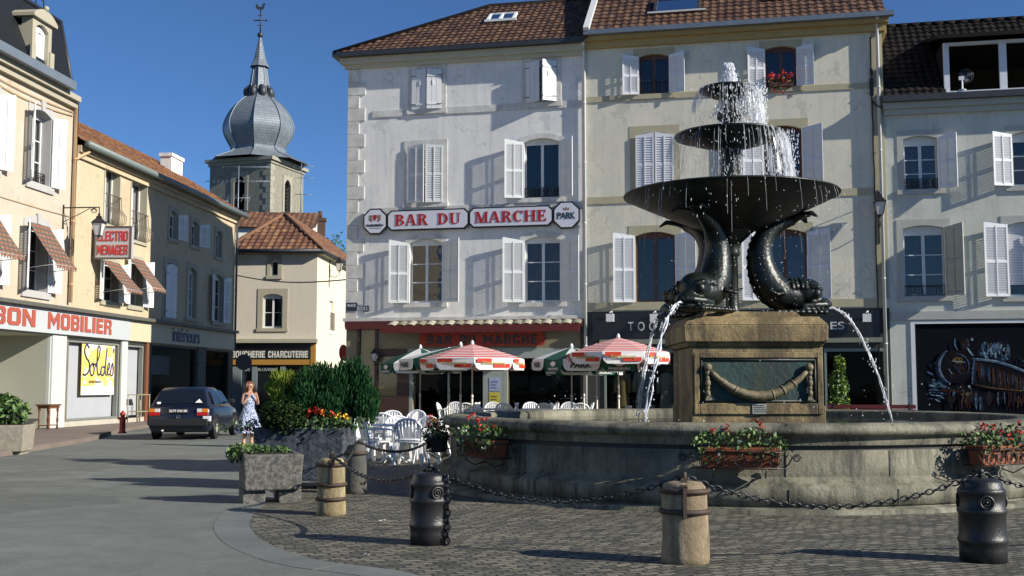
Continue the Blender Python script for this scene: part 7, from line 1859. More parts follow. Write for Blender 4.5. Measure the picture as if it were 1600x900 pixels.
# a small serif alphabet, strokes on a unit box: (kind, ...) thick stems, thin bars, bowls
def serif_word(txt, u0, u1, z0, z1, y, depth=.012):
    H = z1-z0; mb = MB(); adv = []
    W = {'B':.74,'A':.86,'R':.80,'D':.82,'U':.84,'M':1.0,'C':.78,'H':.90,'E':.70,' ':.62,'P':.7,'K':.84}
    tot = sum(W[c]+.07 for c in txt)-.07; sx = (u1-u0)/tot; x = u0
    th, tn, sf = .21, .075, .06
    def poly(pts, x): mb.prism([(x+p[0]*sx, z0+p[1]*H) for p in pts], y-depth, y)
    def rct(x, a, b, c, d): poly([(a,c),(b,c),(b,d),(a,d)], x)
    def bowl(x, xa, xo, za, zb, t=th):
        zm = (za+zb)/2; n = 10; o = []; i_ = []
        for k in range(n+1):
            a = -math.pi/2+math.pi*k/n; o.append((xa+(xo-xa)*math.cos(a), zm+(zb-za)/2*math.sin(a))); i_.append((xa+(xo-xa-t)*math.cos(a), zm+((zb-za)/2-tn)*math.sin(a)))
        for k in range(n): poly([o[k],o[k+1],i_[k+1],i_[k]], x)
    def stem(x, a, b=None, s=True):
        b = b or a+th; rct(x, a, b, sf if s else 0, 1-sf if s else 1)
        if s: rct(x, a-.07, b+.07, 0, sf); rct(x, a-.07, b+.07, 1-sf, 1)
    def diag(x, a0, a1, t, za=0, zb=1): poly([(a0,za),(a0+t,za),(a1+t,zb),(a1,zb)], x)
    for c in txt:
        w = W[c]
        if c == 'B': stem(x,.08); bowl(x,.29,.68,.50,1); bowl(x,.29,.74,0,.54)
        if c == 'R': stem(x,.08); bowl(x,.29,.70,.46,1); diag(x,.60,.34,.20,0,.5); rct(x,.58,.84,0,sf)
        if c == 'P': stem(x,.08); bowl(x,.29,.70,.42,1)
        if c == 'D': stem(x,.08); bowl(x,.29,.80,0,1)
        if c == 'A': diag(x,.06,.36,.09); diag(x,.60,.34,.20); rct(x,.22,.62,.28,.36); rct(x,0,.25,0,sf); rct(x,.55,.87,0,sf)
        if c == 'U': rct(x,.10,.10+th,.25,1-sf); rct(x,.03,.40,1-sf,1); rct(x,.68,.76,.25,1-sf); rct(x,.58,.86,1-sf,1); bx = [(.10+.33*(1-math.cos(math.pi*k/10)),.25-.25*math.sin(math.pi*k/10)) for k in range(11)]; bi = [(.31+.185*(1-math.cos(math.pi*k/10)),.25-.17*math.sin(math.pi*k/10)) for k in range(11)]; [poly([bx[k],bx[k+1],bi[k+1],bi[k]],x) for k in range(10)]
        if c == 'M': rct(x,.10,.17,sf,1-sf); rct(x,.02,.28,0,sf); rct(x,.02,.25,1-sf,1); diag(x,.42,.10,.21,0,1); diag(x,.45,.80,.07,0,1); rct(x,.74,.95,sf,1-sf); rct(x,.66,1.0,0,sf); rct(x,.76,1.0,1-sf,1)
        if c == 'C':
            o = [(.42+.40*math.cos(a), .5+.5*math.sin(a)) for a in [R(45+270*k/16) for k in range(17)]]; i_ = [(.44+.21*math.cos(a)*(.9), .5+.42*math.sin(a)) for a in [R(45+270*k/16) for k in range(17)]]
            for k in range(16): poly([o[k],o[k+1],i_[k+1],i_[k]],x)
            rct(x,.68,.74,.70,1.0)
        if c == 'H': stem(x,.08); stem(x,.62); rct(x,.29,.62,.46,.54)
        if c == 'E': stem(x,.08); rct(x,.29,.66,0,.075); rct(x,.29,.62,.925,1); rct(x,.29,.50,.46,.54); rct(x,.60,.68,0,.26); rct(x,.56,.64,.76,1); rct(x,.46,.52,.36,.64)
        if c == 'K': stem(x,.08); diag(x,.29,.62,.08,.42,1); diag(x,.60,.34,.20,0,.58); rct(x,.55,.84,0,sf); rct(x,.55,.78,1-sf,1)
        x += (w+.07)*sx
    return mb
def octo(u0, u1, z0, z1, c): return [(u0+c,z0),(u1-c,z0),(u1,z0+c),(u1,z1-c),(u1-c,z1),(u0+c,z1),(u0,z1-c),(u0,z0+c)]
sgn_z = lambda px, a, b: (PZ(px, b), PZ(px, a))
def board(name, label, l, r, t, b, cut, group=None, cat='sign'):
    u0, u1 = PX(l,(t+b)/2), PX(r,(t+b)/2); z0, z1 = PZ((l+r)/2,b), PZ((l+r)/2,t); p = FD.w(u0,-.06,z0)
    s = thing(name, label, cat, tuple(p), FD.th, group); w, h = u1-u0, z1-z0
    m = MB(); m.prism(octo(0,w,0,h,cut), -.10, .0); m.build('sign_frame', M_frame, s, bevel=.01)
    m = MB(); m.prism(octo(.05,w-.05,.05,h-.05,cut*.92), -.115, -.098); m.build('sign_face', M_enamel, s)
    return s, w, h
s, w, h = board('bar_sign', 'long white enamel sign with red words bar du', 607, 734, 328, 360, .14, 'enamel signs over the bar'); 
serif_word('BAR DU', .30, w-.30, h*.24, h*.78, -.116).build('lettering', M_redl, s)
s, w, h = board('bar_sign', 'long white enamel sign with the red word marche', 734.5, 865, 323.5, 355.5, .14, 'enamel signs over the bar')
serif_word('MARCHE', .22, w-.22, h*.24, h*.78, -.116).build('lettering', M_redl, s)
s, w, h = board('beer_sign', 'white octagonal beer sign with a small crest, left end of the row', 570, 606.5, 327, 367, .24, 'enamel signs over the bar')
text_mb('PARKBRÄU', w*.15, w*.85, h*.30, h*.41, -.116, .01, .03).build('lettering', M_frame, s)
cr = MB(); cx_ = w/2; cz_ = h*.64
cr.prism([(cx_-.07,cz_+.10),(cx_+.07,cz_+.10),(cx_+.07,cz_-.02),(cx_,cz_-.12),(cx_-.07,cz_-.02)], -.122, -.116)
cr.m = 1
for q in (-1,1):
    for dx, dz, r in ((.14,.05,.05),(.17,-.04,.06),(.13,-.10,.045),(.2,.06,.03)): cr.prism([(cx_+q*dx+r*math.cos(a), cz_+dz+r*1.1*math.sin(a)) for a in [2*math.pi*k/10 for k in range(10)]], -.120, -.116)
cr.m = 0
cr.build('crest', [M_redl, mat('crest_ochre', (.22,.17,.10), .5)], s); l2 = MB(); l2.box(w*.25,w*.75,-.12,-.116,h*.22,h*.235); l2.build('small_print', M_frame, s)
s, w, h = board('beer_sign', 'white octagonal beer sign lettered park, right end of the row', 865.5, 907, 316, 358, .25, 'enamel signs over the bar')
text_mb('PARK', w*.16, w*.84, h*.36, h*.60, -.116, .01, .015, .95).build('lettering', mat('dark_green_letters', (.01,.03,.028), .5), s)
cr = MB(); cr.prism([(w*.40,h*.68),(w*.60,h*.68),(w*.63,h*.79),(w*.55,h*.73),(w*.5,h*.81),(w*.45,h*.73),(w*.37,h*.79)], -.12, -.116); cr.build('crest', MATS['crest_ochre'], s)
# street plate and house number
def plate(name, label, l, r, t, b, txt, cat):
    u0, u1 = PX(l,(t+b)/2), PX(r,(t+b)/2); z0, z1 = PZ((l+r)/2,b), PZ((l+r)/2,t)
    s = thing(name, label, cat, tuple(FD.w(u0,-.045,z0)), FD.th); m = MB(); m.box(0,u1-u0,-.02,0,0,z1-z0); m.build('sign_plate', mat('navy_enamel', (.012,.025,.05), .4), s)
    text_mb(txt, (u1-u0)*.14, (u1-u0)*.86, (z1-z0)*(.5 if len(txt) > 2 else .2), (z1-z0)*.82, -.021, .006, .02).build('lettering', M_enamel, s); return s
plate('street_plate', 'small dark blue street name plate at the corner of the bar house', 542, 559, 473, 486, 'PLACE', 'sign')
plate('house_number', 'tiny dark blue house number plate beside the street plate', 568, 577, 478, 487, '12', 'number plate')
# awning folded over the bar, its name board
aw = thing('bar_awning', 'rolled dark red awning with cream folds over the bar front', 'awning', tuple(FD.w(0,0,0)), FD.th)
m = MB(); m.box(PX(541), UB1-.12, -.16, -.002, Z1-.36, Z1-.082); m.build('headboard', mat('dark_red_board', (.10,.012,.012), .6, (.07,.01,.01), 3, .5), aw)
m = MB(); zt_ = PZ(760,502); zb_ = PZ(760,510)
n = 20; ua = PX(612); ub = PX(912)
for k in range(n):
    x0 = lerp(ua,ub,k/n); x1 = lerp(ua,ub,(k+.94)/n); vs = []
    for i in range(6):
        t = i/5
        for q in range(5):
            s_ = q/4; vs.append((lerp(x0,x1,t)+.05*s_, -.16-.62*s_-.02*math.sin(math.pi*t), zt_-(zt_-zb_-.02)*s_+.045*math.sin(math.pi*t)))
    m.smooth = True; m.m = k % 2; m.add(vs, [(i*5+q,(i+1)*5+q,(i+1)*5+q+1,i*5+q+1) for i in range(5) for q in range(4)])
m.build('folded_canvas', [mat('cream_canvas', (.40,.38,.29), .85), mat('olive_canvas', (.22,.21,.15), .85)], aw)
m = MB(); m.box(PX(607), PX(911), -.90, -.80, PZ(760,519)-.04, PZ(760,510)+.02); m.build('front_valance', mat('awning_red', (.11,.010,.009), .7, (.08,.009,.008), 3, .5), aw)
m = MB()
for px in (640,720,800,880): m.bar((PX(px),-.1,Z1-.3),(PX(px),-.82,PZ(760,514)),.04)
m.build('awning_arm', M_dark_zinc, aw)
nb = thing('name_board', 'red board with black words bar du marche under the awning', 'sign', tuple(FD.w(PX(656),-.06,PZ(750,541))), FD.th)
w_ = PX(852)-PX(656); h_ = PZ(750,519)-PZ(750,541); m = MB(); m.prism(octo(0,w_,0,h_,.1), -.05, 0); m.build('sign_face', mat('vermilion_board', (.42,.035,.012), .6, (.34,.03,.012), 3, .5), nb)
heavy_word('BAR DU MARCHE', w_*.065, w_*.94, h_*.16, h_*.80, -.051, .012, .28).build('lettering', M_frame, nb)
# posters on the door post
for lab, t, b, c, c2 in (('white paper poster with dark picture on the door post', 556, 577, (.60,.62,.68), (.25,.27,.3)), ('blue and white paper poster in the middle of the door post', 590, 611, (.45,.5,.66), (.08,.12,.3)), ('yellow paper poster at the bottom of the door post', 613, 634, (.62,.52,.06), (.5,.42,.05))):
    l, r = 765, 781; t -= 0
    p = thing('poster', lab, 'poster', tuple(FD.w(PX(l),-.032,PZ(773,b))), FD.th, 'posters on the door post'); m = MB(); m.box(0, PX(r)-PX(l), -.006, 0, 0, PZ(773,t)-PZ(773,b)); m.build('sheet', mat('paper_'+str(t), c, .8, c2, 3.5, .35), p)
    hh = PZ(773,t)-PZ(773,b); ww = PX(r)-PX(l); m = MB()
    for k in range(3): m.box(ww*.15, ww*random.uniform(.6,.85), -.009, -.0065, hh*(.2+.22*k), hh*(.27+.22*k))
    m.build('print', mat('ink_'+str(t), c2 if c2[0] < .4 else (.05,.05,.05), .8), p)
# ------------------------------------------------------------------ wall lanterns
PL = lambda F, px, py, y: F.w(F.uz(px, py, -y)[0], y, F.uz(px, py, -y)[1])
def wall_lantern(label, F, px, py, y, sc, kind):
    p = PL(F, px, py, y); d = abs(y)
    if kind == 'arm':   # long iron arm with a scroll, the lantern hangs below its end
        br = [([(0,0,.74*sc),(0,0,.98*sc)], .018),([(0,.0,.98*sc),(0,d,.98*sc)], .022),([(0,d-.03,.98*sc+.1),(0,d-.03,.98*sc-1.0)], .025),([(0,d-.05,.5*sc),(0,d*.6,.72*sc),(0,d*.25,.95*sc)], .013)]
        br += [([(0, .18+.11*math.cos(a)*(1-.03*k), .86*sc+.09*math.sin(a)*(1-.03*k)) for k, a in enumerate([2*math.pi*i/12*1.3 for i in range(15)])], .012)]
    elif kind == 'foot':
        br = [([(0,0,-.08*sc),(0,0,-.25*sc),(0,d*.4,-.36*sc),(0,d-.02,-.28*sc)], .018),([(0,d-.03,.9*sc),(0,d-.03,-.9*sc)], .02),([(0,d-.02,.55*sc),(0,d*.6,.62*sc),(0,0,.78*sc)], .014)]
    else:
        br = [([(0,0,-.08*sc),(0,0,-.2*sc),(0,d,-.2*sc)], .02),([(0,d-.02,.4*sc),(0,d-.02,-.5*sc)], .02)]
    return lantern('wall_lantern', label, tuple(p), F.th, sc, br)
wall_lantern('black lantern on a long scrolled arm on the cream long house', FL, 154, 368, -1.25, .95, 'arm')
wall_lantern('black lantern beside the cable at the right end of the yellow house', FY, 1375, 336, -.42, .98, 'foot')
wall_lantern('small black lantern on the lit side of the butcher house', FS, 530, 423, -.55, .95, 'foot')
wall_lantern('black lantern with red panes on the timber post of the bar front', FD, 585, 564, -.30, .62, 'short')
# ------------------------------------------------------------------ left street: sign, awnings, poster, small things
def fl_sign():
    yq = -1.05; u, z = FL.uz(147.5, 405, 1.05); u2, z2 = FL.uz(204, 402, 1.05)
    p = FL.w(u, yq, 0); s = thing('projecting_sign', 'grey white box sign with red words electro menager on the long house', 'sign', (0,0,0), 0)
    # the sign stands square to the wall and faces down the street towards the square
    YS = FL.w(LX(141,405),0).y; a = at_depth(147.5, 404, YS); e = at_depth(204, 404, YS); top = at_depth(175, 354, YS).z
    w = e.x-a.x; h = top-a.z; s.location = tuple(a)
    m = MB(); m.box(0,w,0,.28,0,h); m.build('sign_box', mat('grey_sign_face', (.42,.42,.44), .5, (.38,.38,.4), 3, .4), s, bevel=.01)
    fr = MB(); fr.box(-.02,w+.02,-.02,.0-.002,h-.04,h+.02); fr.box(-.02,w+.02,-.02,-.002,-.02,.04); fr.box(-.02,.03,-.02,-.002,.04,h-.04); fr.box(w-.03,w+.02,-.02,-.002,.04,h-.04); fr.box(-.5,.0,.1,.16,h*.15,h*.22); fr.box(-.5,.0,.1,.16,h*.8,h*.87); fr.build('sign_frame', mat('brown_iron', (.1,.075,.055), .6), s)
    lr2 = mat('signal_red_letters', (.50,.035,.015), .5)
    heavy_word('ELECTRO', .10, w-.10, h*.55, h*.86, -.004, .02, .26, .19, .14).build('lettering', lr2, s); heavy_word('MENAGER', .10, w-.10, h*.12, h*.43, -.004, .02, .26, .19, .14).build('lettering', lr2, s)
fl_sign()
def check_mat():
    m = bpy.data.materials.new('orange_check_canvas'); m.use_nodes = True; N = m.node_tree.nodes; L = m.node_tree.links; p = N['Principled BSDF']; tc = N.new('ShaderNodeTexCoord')
    br = N.new('ShaderNodeTexBrick'); br.offset = .5; L.new(tc.outputs['UV'], br.inputs[0]); br.inputs['Scale'].default_value = 1; br.inputs['Brick Width'].default_value = .24; br.inputs['Row Height'].default_value = .19; br.inputs['Mortar Size'].default_value = .05; br.inputs['Mortar Smooth'].default_value = 0
    br.inputs['Color1'].default_value = (.34,.085,.03,1); br.inputs['Color2'].default_value = (.32,.17,.10,1); br.inputs['Mortar'].default_value = (.10,.085,.07,1); L.new(br.outputs[0], p.inputs['Base Color']); p.inputs['Roughness'].default_value = .85; return m
M_check = check_mat()
def window_awning(label, g, outd, dropz, wext=.05):
    u0, u1, z0, z1 = g; u0 -= wext; u1 += wext; t = thing('window_awning', label, 'awning', tuple(FL.w((u0+u1)/2, 0, z1)), FL.th, 'orange checked window awnings'); w = u1-u0
    y0, zz0 = -.06, -.02; y1, zz1 = -outd, -dropz; vs = []; uv = []; K = 6
    for i in range(K+1):
        s = i/K; sag = -.04*math.sin(math.pi*s)
        for x in (-w/2, w/2): vs.append((x, lerp(y0,y1,s), lerp(zz0,zz1,s)+sag)); uv.append((x+w/2, s*math.hypot(outd,dropz)))
    b = len(vs); nsc = 9
    for i in range(nsc*2+1):
        x = -w/2+w*i/(nsc*2); vs.append((x,y1,zz1)); vs.append((x,y1-.01,zz1-(.15 if i % 2 else .06)))
    fs = [(2*i,2*i+1,2*i+3,2*i+2) for i in range(K)] + [(b+2*i,b+2*i+2,b+2*i+3,b+2*i+1) for i in range(nsc*2)]
    me = bpy.data.meshes.new('canvas'); me.from_pydata(vs, [], fs); l = me.uv_layers.new(name='UVMap'); uv += [(v[0]+w/2, 1+.0+(zz1-v[2])) for v in vs[b:]]
    for p in me.polygons:
        for li, vi in zip(p.loop_indices, p.vertices): l.data[li].uv = uv[vi]
    me.materials.append(M_check); o = bpy.data.objects.new('canvas', me); COL.objects.link(o); o.parent = t
    r = MB(); r.tube([(-w/2-.03,y1,zz1),(w/2+.03,y1,zz1)], .016, 6)
    for x in (-w/2-.03, w/2+.03): r.tube([(x,y1,zz1),(x,-.02,zz1-.12)], .011, 5)
    r.build('awning_arm', mat('pale_grey_rod', (.35,.35,.33), .5), t)
window_awning('orange checked window awning right of the second shutters on the mansard house', g1, 1.0, 1.35)
window_awning('orange checked window awning cut by the left edge of the view', (g1[0]-pitch_, g1[1]-pitch_, g1[2], g1[3]), 1.0, 1.35)
window_awning('orange checked window awning partly behind the box sign', gA, .95, 1.05); window_awning('orange checked window awning beside the shadow edge on the long house', gB, .95, 1.15)
# sale poster behind the shop glass
u0, u1 = LX(132,570), LX(183,570); z0, z1 = LZ(158,617), LZ(158,533)
p = thing('sale_poster', 'yellow and white sale poster with a handwritten blue word', 'poster', tuple(FL.w(u0, .10, z0)), FL.th); w = u1-u0; h = z1-z0
M_py = mat('poster_yellow', (.72,.50,.03), .6); M_pw = mat('poster_white', (.78,.78,.72), .6); M_navy = mat('poster_navy', (.012,.02,.10), .5)
m = MB(); m.box(0,w,0,.012,0,h); m.build('sheet', mat('poster_wash', (.76,.54,.03), .6, (.80,.80,.74), 1.5, 1.0, sharp=(.53,.57)), p)
m = MB(); m.box(0,w,-.004,-.001,0,h*.16); m.build('white_strip', M_pw, p)
def stroke_tube(mb, pts, r): mb.tube([(q.x*w, -.012, q.y*h) for q in spline([(a,b,0) for a, b in pts], 7)], r, 6, flat=1.0)
m = MB()
stroke_tube(m, [(.19,.86),(.12,.92),(.06,.80),(.12,.68),(.20,.60),(.21,.46),(.12,.37),(.03,.38)], .030)
stroke_tube(m, [(.30,.58),(.24,.50),(.26,.38),(.33,.37),(.36,.48),(.31,.58),(.38,.56),(.44,.60)], .026)
stroke_tube(m, [(.40,.52),(.50,.72),(.52,.88),(.46,.88),(.44,.62),(.46,.42),(.52,.37),(.58,.44)], .026)
stroke_tube(m, [(.68,.52),(.60,.52),(.56,.42),(.62,.36),(.68,.46),(.74,.88),(.71,.62),(.70,.42),(.75,.37)], .026)
stroke_tube(m, [(.75,.42),(.84,.54),(.81,.60),(.77,.50),(.79,.38),(.87,.40)], .024)
stroke_tube(m, [(.86,.42),(.92,.60),(.95,.48),(.93,.37),(.87,.37)], .026); stroke_tube(m, [(.94,.84),(.96,.88),(.95,.80)], .022)
m.build('handwriting', M_navy, p)
text_mb('intérieurs', w*.22, w*.6, h*.215, h*.28, -.004, .006, .01).build('lettering', M_metal_black, p)
# side table, display table, hydrant
def pt_(px, Y, z=0): return Vector(((px-800)/FPX*Y, Y, z))
su, sy = LX(56,672), .45; sp_ = FL.w(LX(58,672), -.35, PAVE)
t = thing('side_table', 'small brown turned-leg table in the shop porch', 'table', tuple(sp_), FL.th); M_brown = mat('brown_varnish', (.16,.065,.025), .35, (.1,.04,.018), 4, .5)
m = MB(); m.box(-.36,.36,-.24,.24,.72,.77); m.box(-.32,.32,-.2,.2,.64,.72); m.build('tabletop', M_brown, t, bevel=.008)
for sx in (-1,1):
    for sy in (-1,1): m = MB(); m.lathe([(.03,0),(.035,.06),(.02,.15),(.04,.28),(.025,.36),(.022,.52),(.04,.58),(.04,.66)], 10, (sx*.27,sy*.16,0)); m.build('leg', M_brown, t)
m = MB(); m.box(-.27,.27,-.02,.02,.10,.13); m.box(-.29,-.25,-.16,.16,.10,.13); m.box(.25,.29,-.16,.16,.10,.13); m.build('stretcher', M_brown, t)
t = thing('display_table', 'thin two-shelf stand in front of the small shop window', 'table', tuple(FL.w(LX(204,655), -.30, PAVE)), FL.th); M_bam = mat('bamboo', (.34,.30,.19), .5, (.25,.22,.14), 4, .5)
m = MB(); m.box(-.55,.55,-.2,.2,1.0,1.03); m.build('tabletop', M_bam, t); m = MB(); m.box(-.53,.53,-.18,.18,.38,.41); m.build('shelf', M_bam, t)
for sx in (-1,1):
    for sy in (-1,1): m = MB(); m.tube([(sx*.53,sy*.18,0),(sx*.53,sy*.18,1.0)], .022, 6); m.build('leg', M_bam, t)
hp_ = gpt(191, 677, PAVE)
t = thing('fire_hydrant', 'small red fire hydrant on the pavement by the white shop pier', 'hydrant', tuple(hp_)); M_hyd = mat('hydrant_red', (.34,.030,.018), .45, (.25,.022,.014), 5, .5)
m = MB(); m.lathe([(.18,0),(.18,.05),(.13,.08),(.12,.45),(.135,.5),(.135,.56),(.10,.6),(.09,.72),(.10,.74),(.10,.78)], 16); m.build('barrel', M_hyd, t)
m = MB(); m.lathe([(.12,.78),(.13,.82),(.10,.89),(.05,.93),(.03,.97),(1e-6,.98)], 16); m.build('cap', M_hyd, t)
for s_ in (-1,1): m = MB(); m.tube([(s_*.08,0,.64),(s_*.17,0,.64)], .055, 10); m.tube([(s_*.17,0,.64),(s_*.20,0,.64)], .065, 10); m.build('nozzle', M_hyd, t)
t.scale = (.66,.66,.66)
# round traffic signs seen from behind and edge on
def post_sign(label, px, py, Y, ang, dia, mf, mb_, hgt):
    c = at_depth(px, py, Y); t = thing('traffic_sign', label, 'traffic sign', (c.x, c.y, 0), R(ang), 'round traffic signs')
    m = MB(); m.tube([(0,0,0),(0,0,c.z+.1)], .04, 8); m.build('post', M_zinc, t); m = MB(); q = Matrix.Translation((0,-.06,c.z)) @ Matrix.Rotation(R(90),4,'X'); m.lathe([(dia/2,0),(dia/2,.02)], 24, smooth=False); m.xform(q); m.build('disc', mf, t)
    return t
post_sign('dark round traffic sign seen from behind in front of the butcher shop', 381, 566, 47, 8, .66, mat('dark_sign_back', (.012,.018,.028), .5), None, 2.4)
post_sign('red round traffic sign seen nearly edge on at the corner of the bar', 534, 551, 43.5, 68, .62, mat('sign_red', (.36,.02,.015), .5), None, 2.4)
# bench behind the basin
bp_ = FY.w(YX(1350), -2.2); t = thing('street_bench', 'maroon slatted bench behind the fountain basin', 'bench', tuple(bp_), FY.th); M_mar = mat('maroon_slats', (.13,.016,.016), .5, (.09,.012,.012), 4, .5)
m = MB(); [m.box(-1.3,1.3,-.22+.15*k,-.10+.15*k,.43,.46) for k in range(3)]; m.build('seat', M_mar, t); m = MB(); [m.box(-1.3,1.3,.24+.03*k,.265+.03*k,.62+.14*k,.74+.14*k) for k in range(2)]; m.build('backrest', M_mar, t)
for s_ in (-1,1): m = MB(); m.box(s_*1.1-.03,s_*1.1+.03,-.2,.22,0,.43); m.bar((s_*1.1,.2,.42),(s_*1.1,.30,.92),.05); m.build('leg', M_metal_black, t)
# flower pot in the top window
u0, u1, z0, z1 = rect(FY, 1204, 1236, 115, 136); t = thing('window_flowers', 'red flowers in a box on the top right window of the yellow house', 'flowers', tuple(FY.w((u0+u1)/2, -.10, z0)), FY.th)
rn = random.Random(4); m = MB()
for k in range(110): m.m = rn.randrange(3); leaf(m, (rn.uniform(-.4,.4), rn.gauss(0,.08), rn.uniform(-.1,.3)), .05, rn)
m.build('leaves', M_leaf, t, fixn=False); m = MB()
for k in range(15): flower(m, (rn.uniform(-.38,.38), rn.gauss(-.1,.08), rn.uniform(.12,.42)), .085, rn)
for k in range(7): flower(m, (rn.uniform(-.3,.42), -.12, rn.uniform(-.42,-.05)), .05, rn)
m.build('blossoms', M_redf, t, fixn=False); m = MB(); m.box(-.4,.4,-.1,.1,-.02,.12); m.build('trough', M_redwood, t)
# cable across the street
a = FL.w(U2E-.05, -.1, LZ(362,429)); b = FD.w(.05, .5, PZ(541,434)); m = MB(); m.tube([(lerp(a.x,b.x,i/24), lerp(a.y,b.y,i/24), lerp(a.z,b.z,i/24)-.22*math.sin(math.pi*i/24)) for i in range(25)], .025, 5); tag(m.build('overhead_cable', M_metal_black), 'dark cable slung across the street in front of the butcher house', 'cable')
# trees beyond the roofs
def tree(label, px, Y, top_py, wid, seed):
    rnd = random.Random(seed); x = (px-800)/FPX*Y; h = at_depth(px, top_py, Y).z; t = thing('background_tree', label, 'tree', (x, Y, 0), 0, 'trees beyond the roofs')
    m = MB(); m.tube([(0,0,0),(.2,0,h*.4),(0,.1,h*.8)], [.4,.3,.1], 8)
    for k in range(6):
        a = rnd.uniform(0,6.28); m.tube([(0,0,h*.4),(math.cos(a)*wid*.3,math.sin(a)*wid*.3,h*.6),(math.cos(a)*wid*.5,math.sin(a)*wid*.5,h*.75)], [.2,.12,.05], 6)
    m.build('trunk', mat('tree_bark', (.07,.055,.04), .9), t); l = MB()
    for c in range(26):
        v = Vector((rnd.gauss(0,1),rnd.gauss(0,1),rnd.gauss(0,1))).normalized()*rnd.random()**.5; cc = (v.x*wid*.5, v.y*wid*.5, h*.68+v.z*h*.28)
        l.m = rnd.choice((0,0,1,2)); blob_leaves(l, cc, wid*.2, wid*.2, h*.09, 150, .16, rnd, .3)
    l.build('crown', M_leaf, t, fixn=False)
for px, Y, tp, wd, sd, lab in ((505,135,352,7,1,'dark green tree behind the back house chimney'),(520,128,366,8,2,'light green tree right of the back house chimney'),(540,140,374,9,3,'bushy green tree against the corner of the bar house')): tree(lab, px, Y, tp, wd, sd)
# litter on the setts
for px, py, lab in ((598,814,'crumpled white paper scrap between the cream and black bollards'),(572,868,'flat pale paper scrap in front of the left black bollard')):
    p = gpt(px, py, .02); m = MB(); rn = random.Random(px)
    q = [[(i-1.5)*.022+rn.gauss(0,.006),(j-1)*.02+rn.gauss(0,.005), abs(rn.gauss(0,.012))] for i in range(4) for j in range(3)]; m.add(q, [(i*3+j,(i+1)*3+j,(i+1)*3+j+1,i*3+j+1) for i in range(3) for j in range(2)])
    tag(m.build('paper_scrap', M_pw, loc=tuple(p)), lab, 'litter')
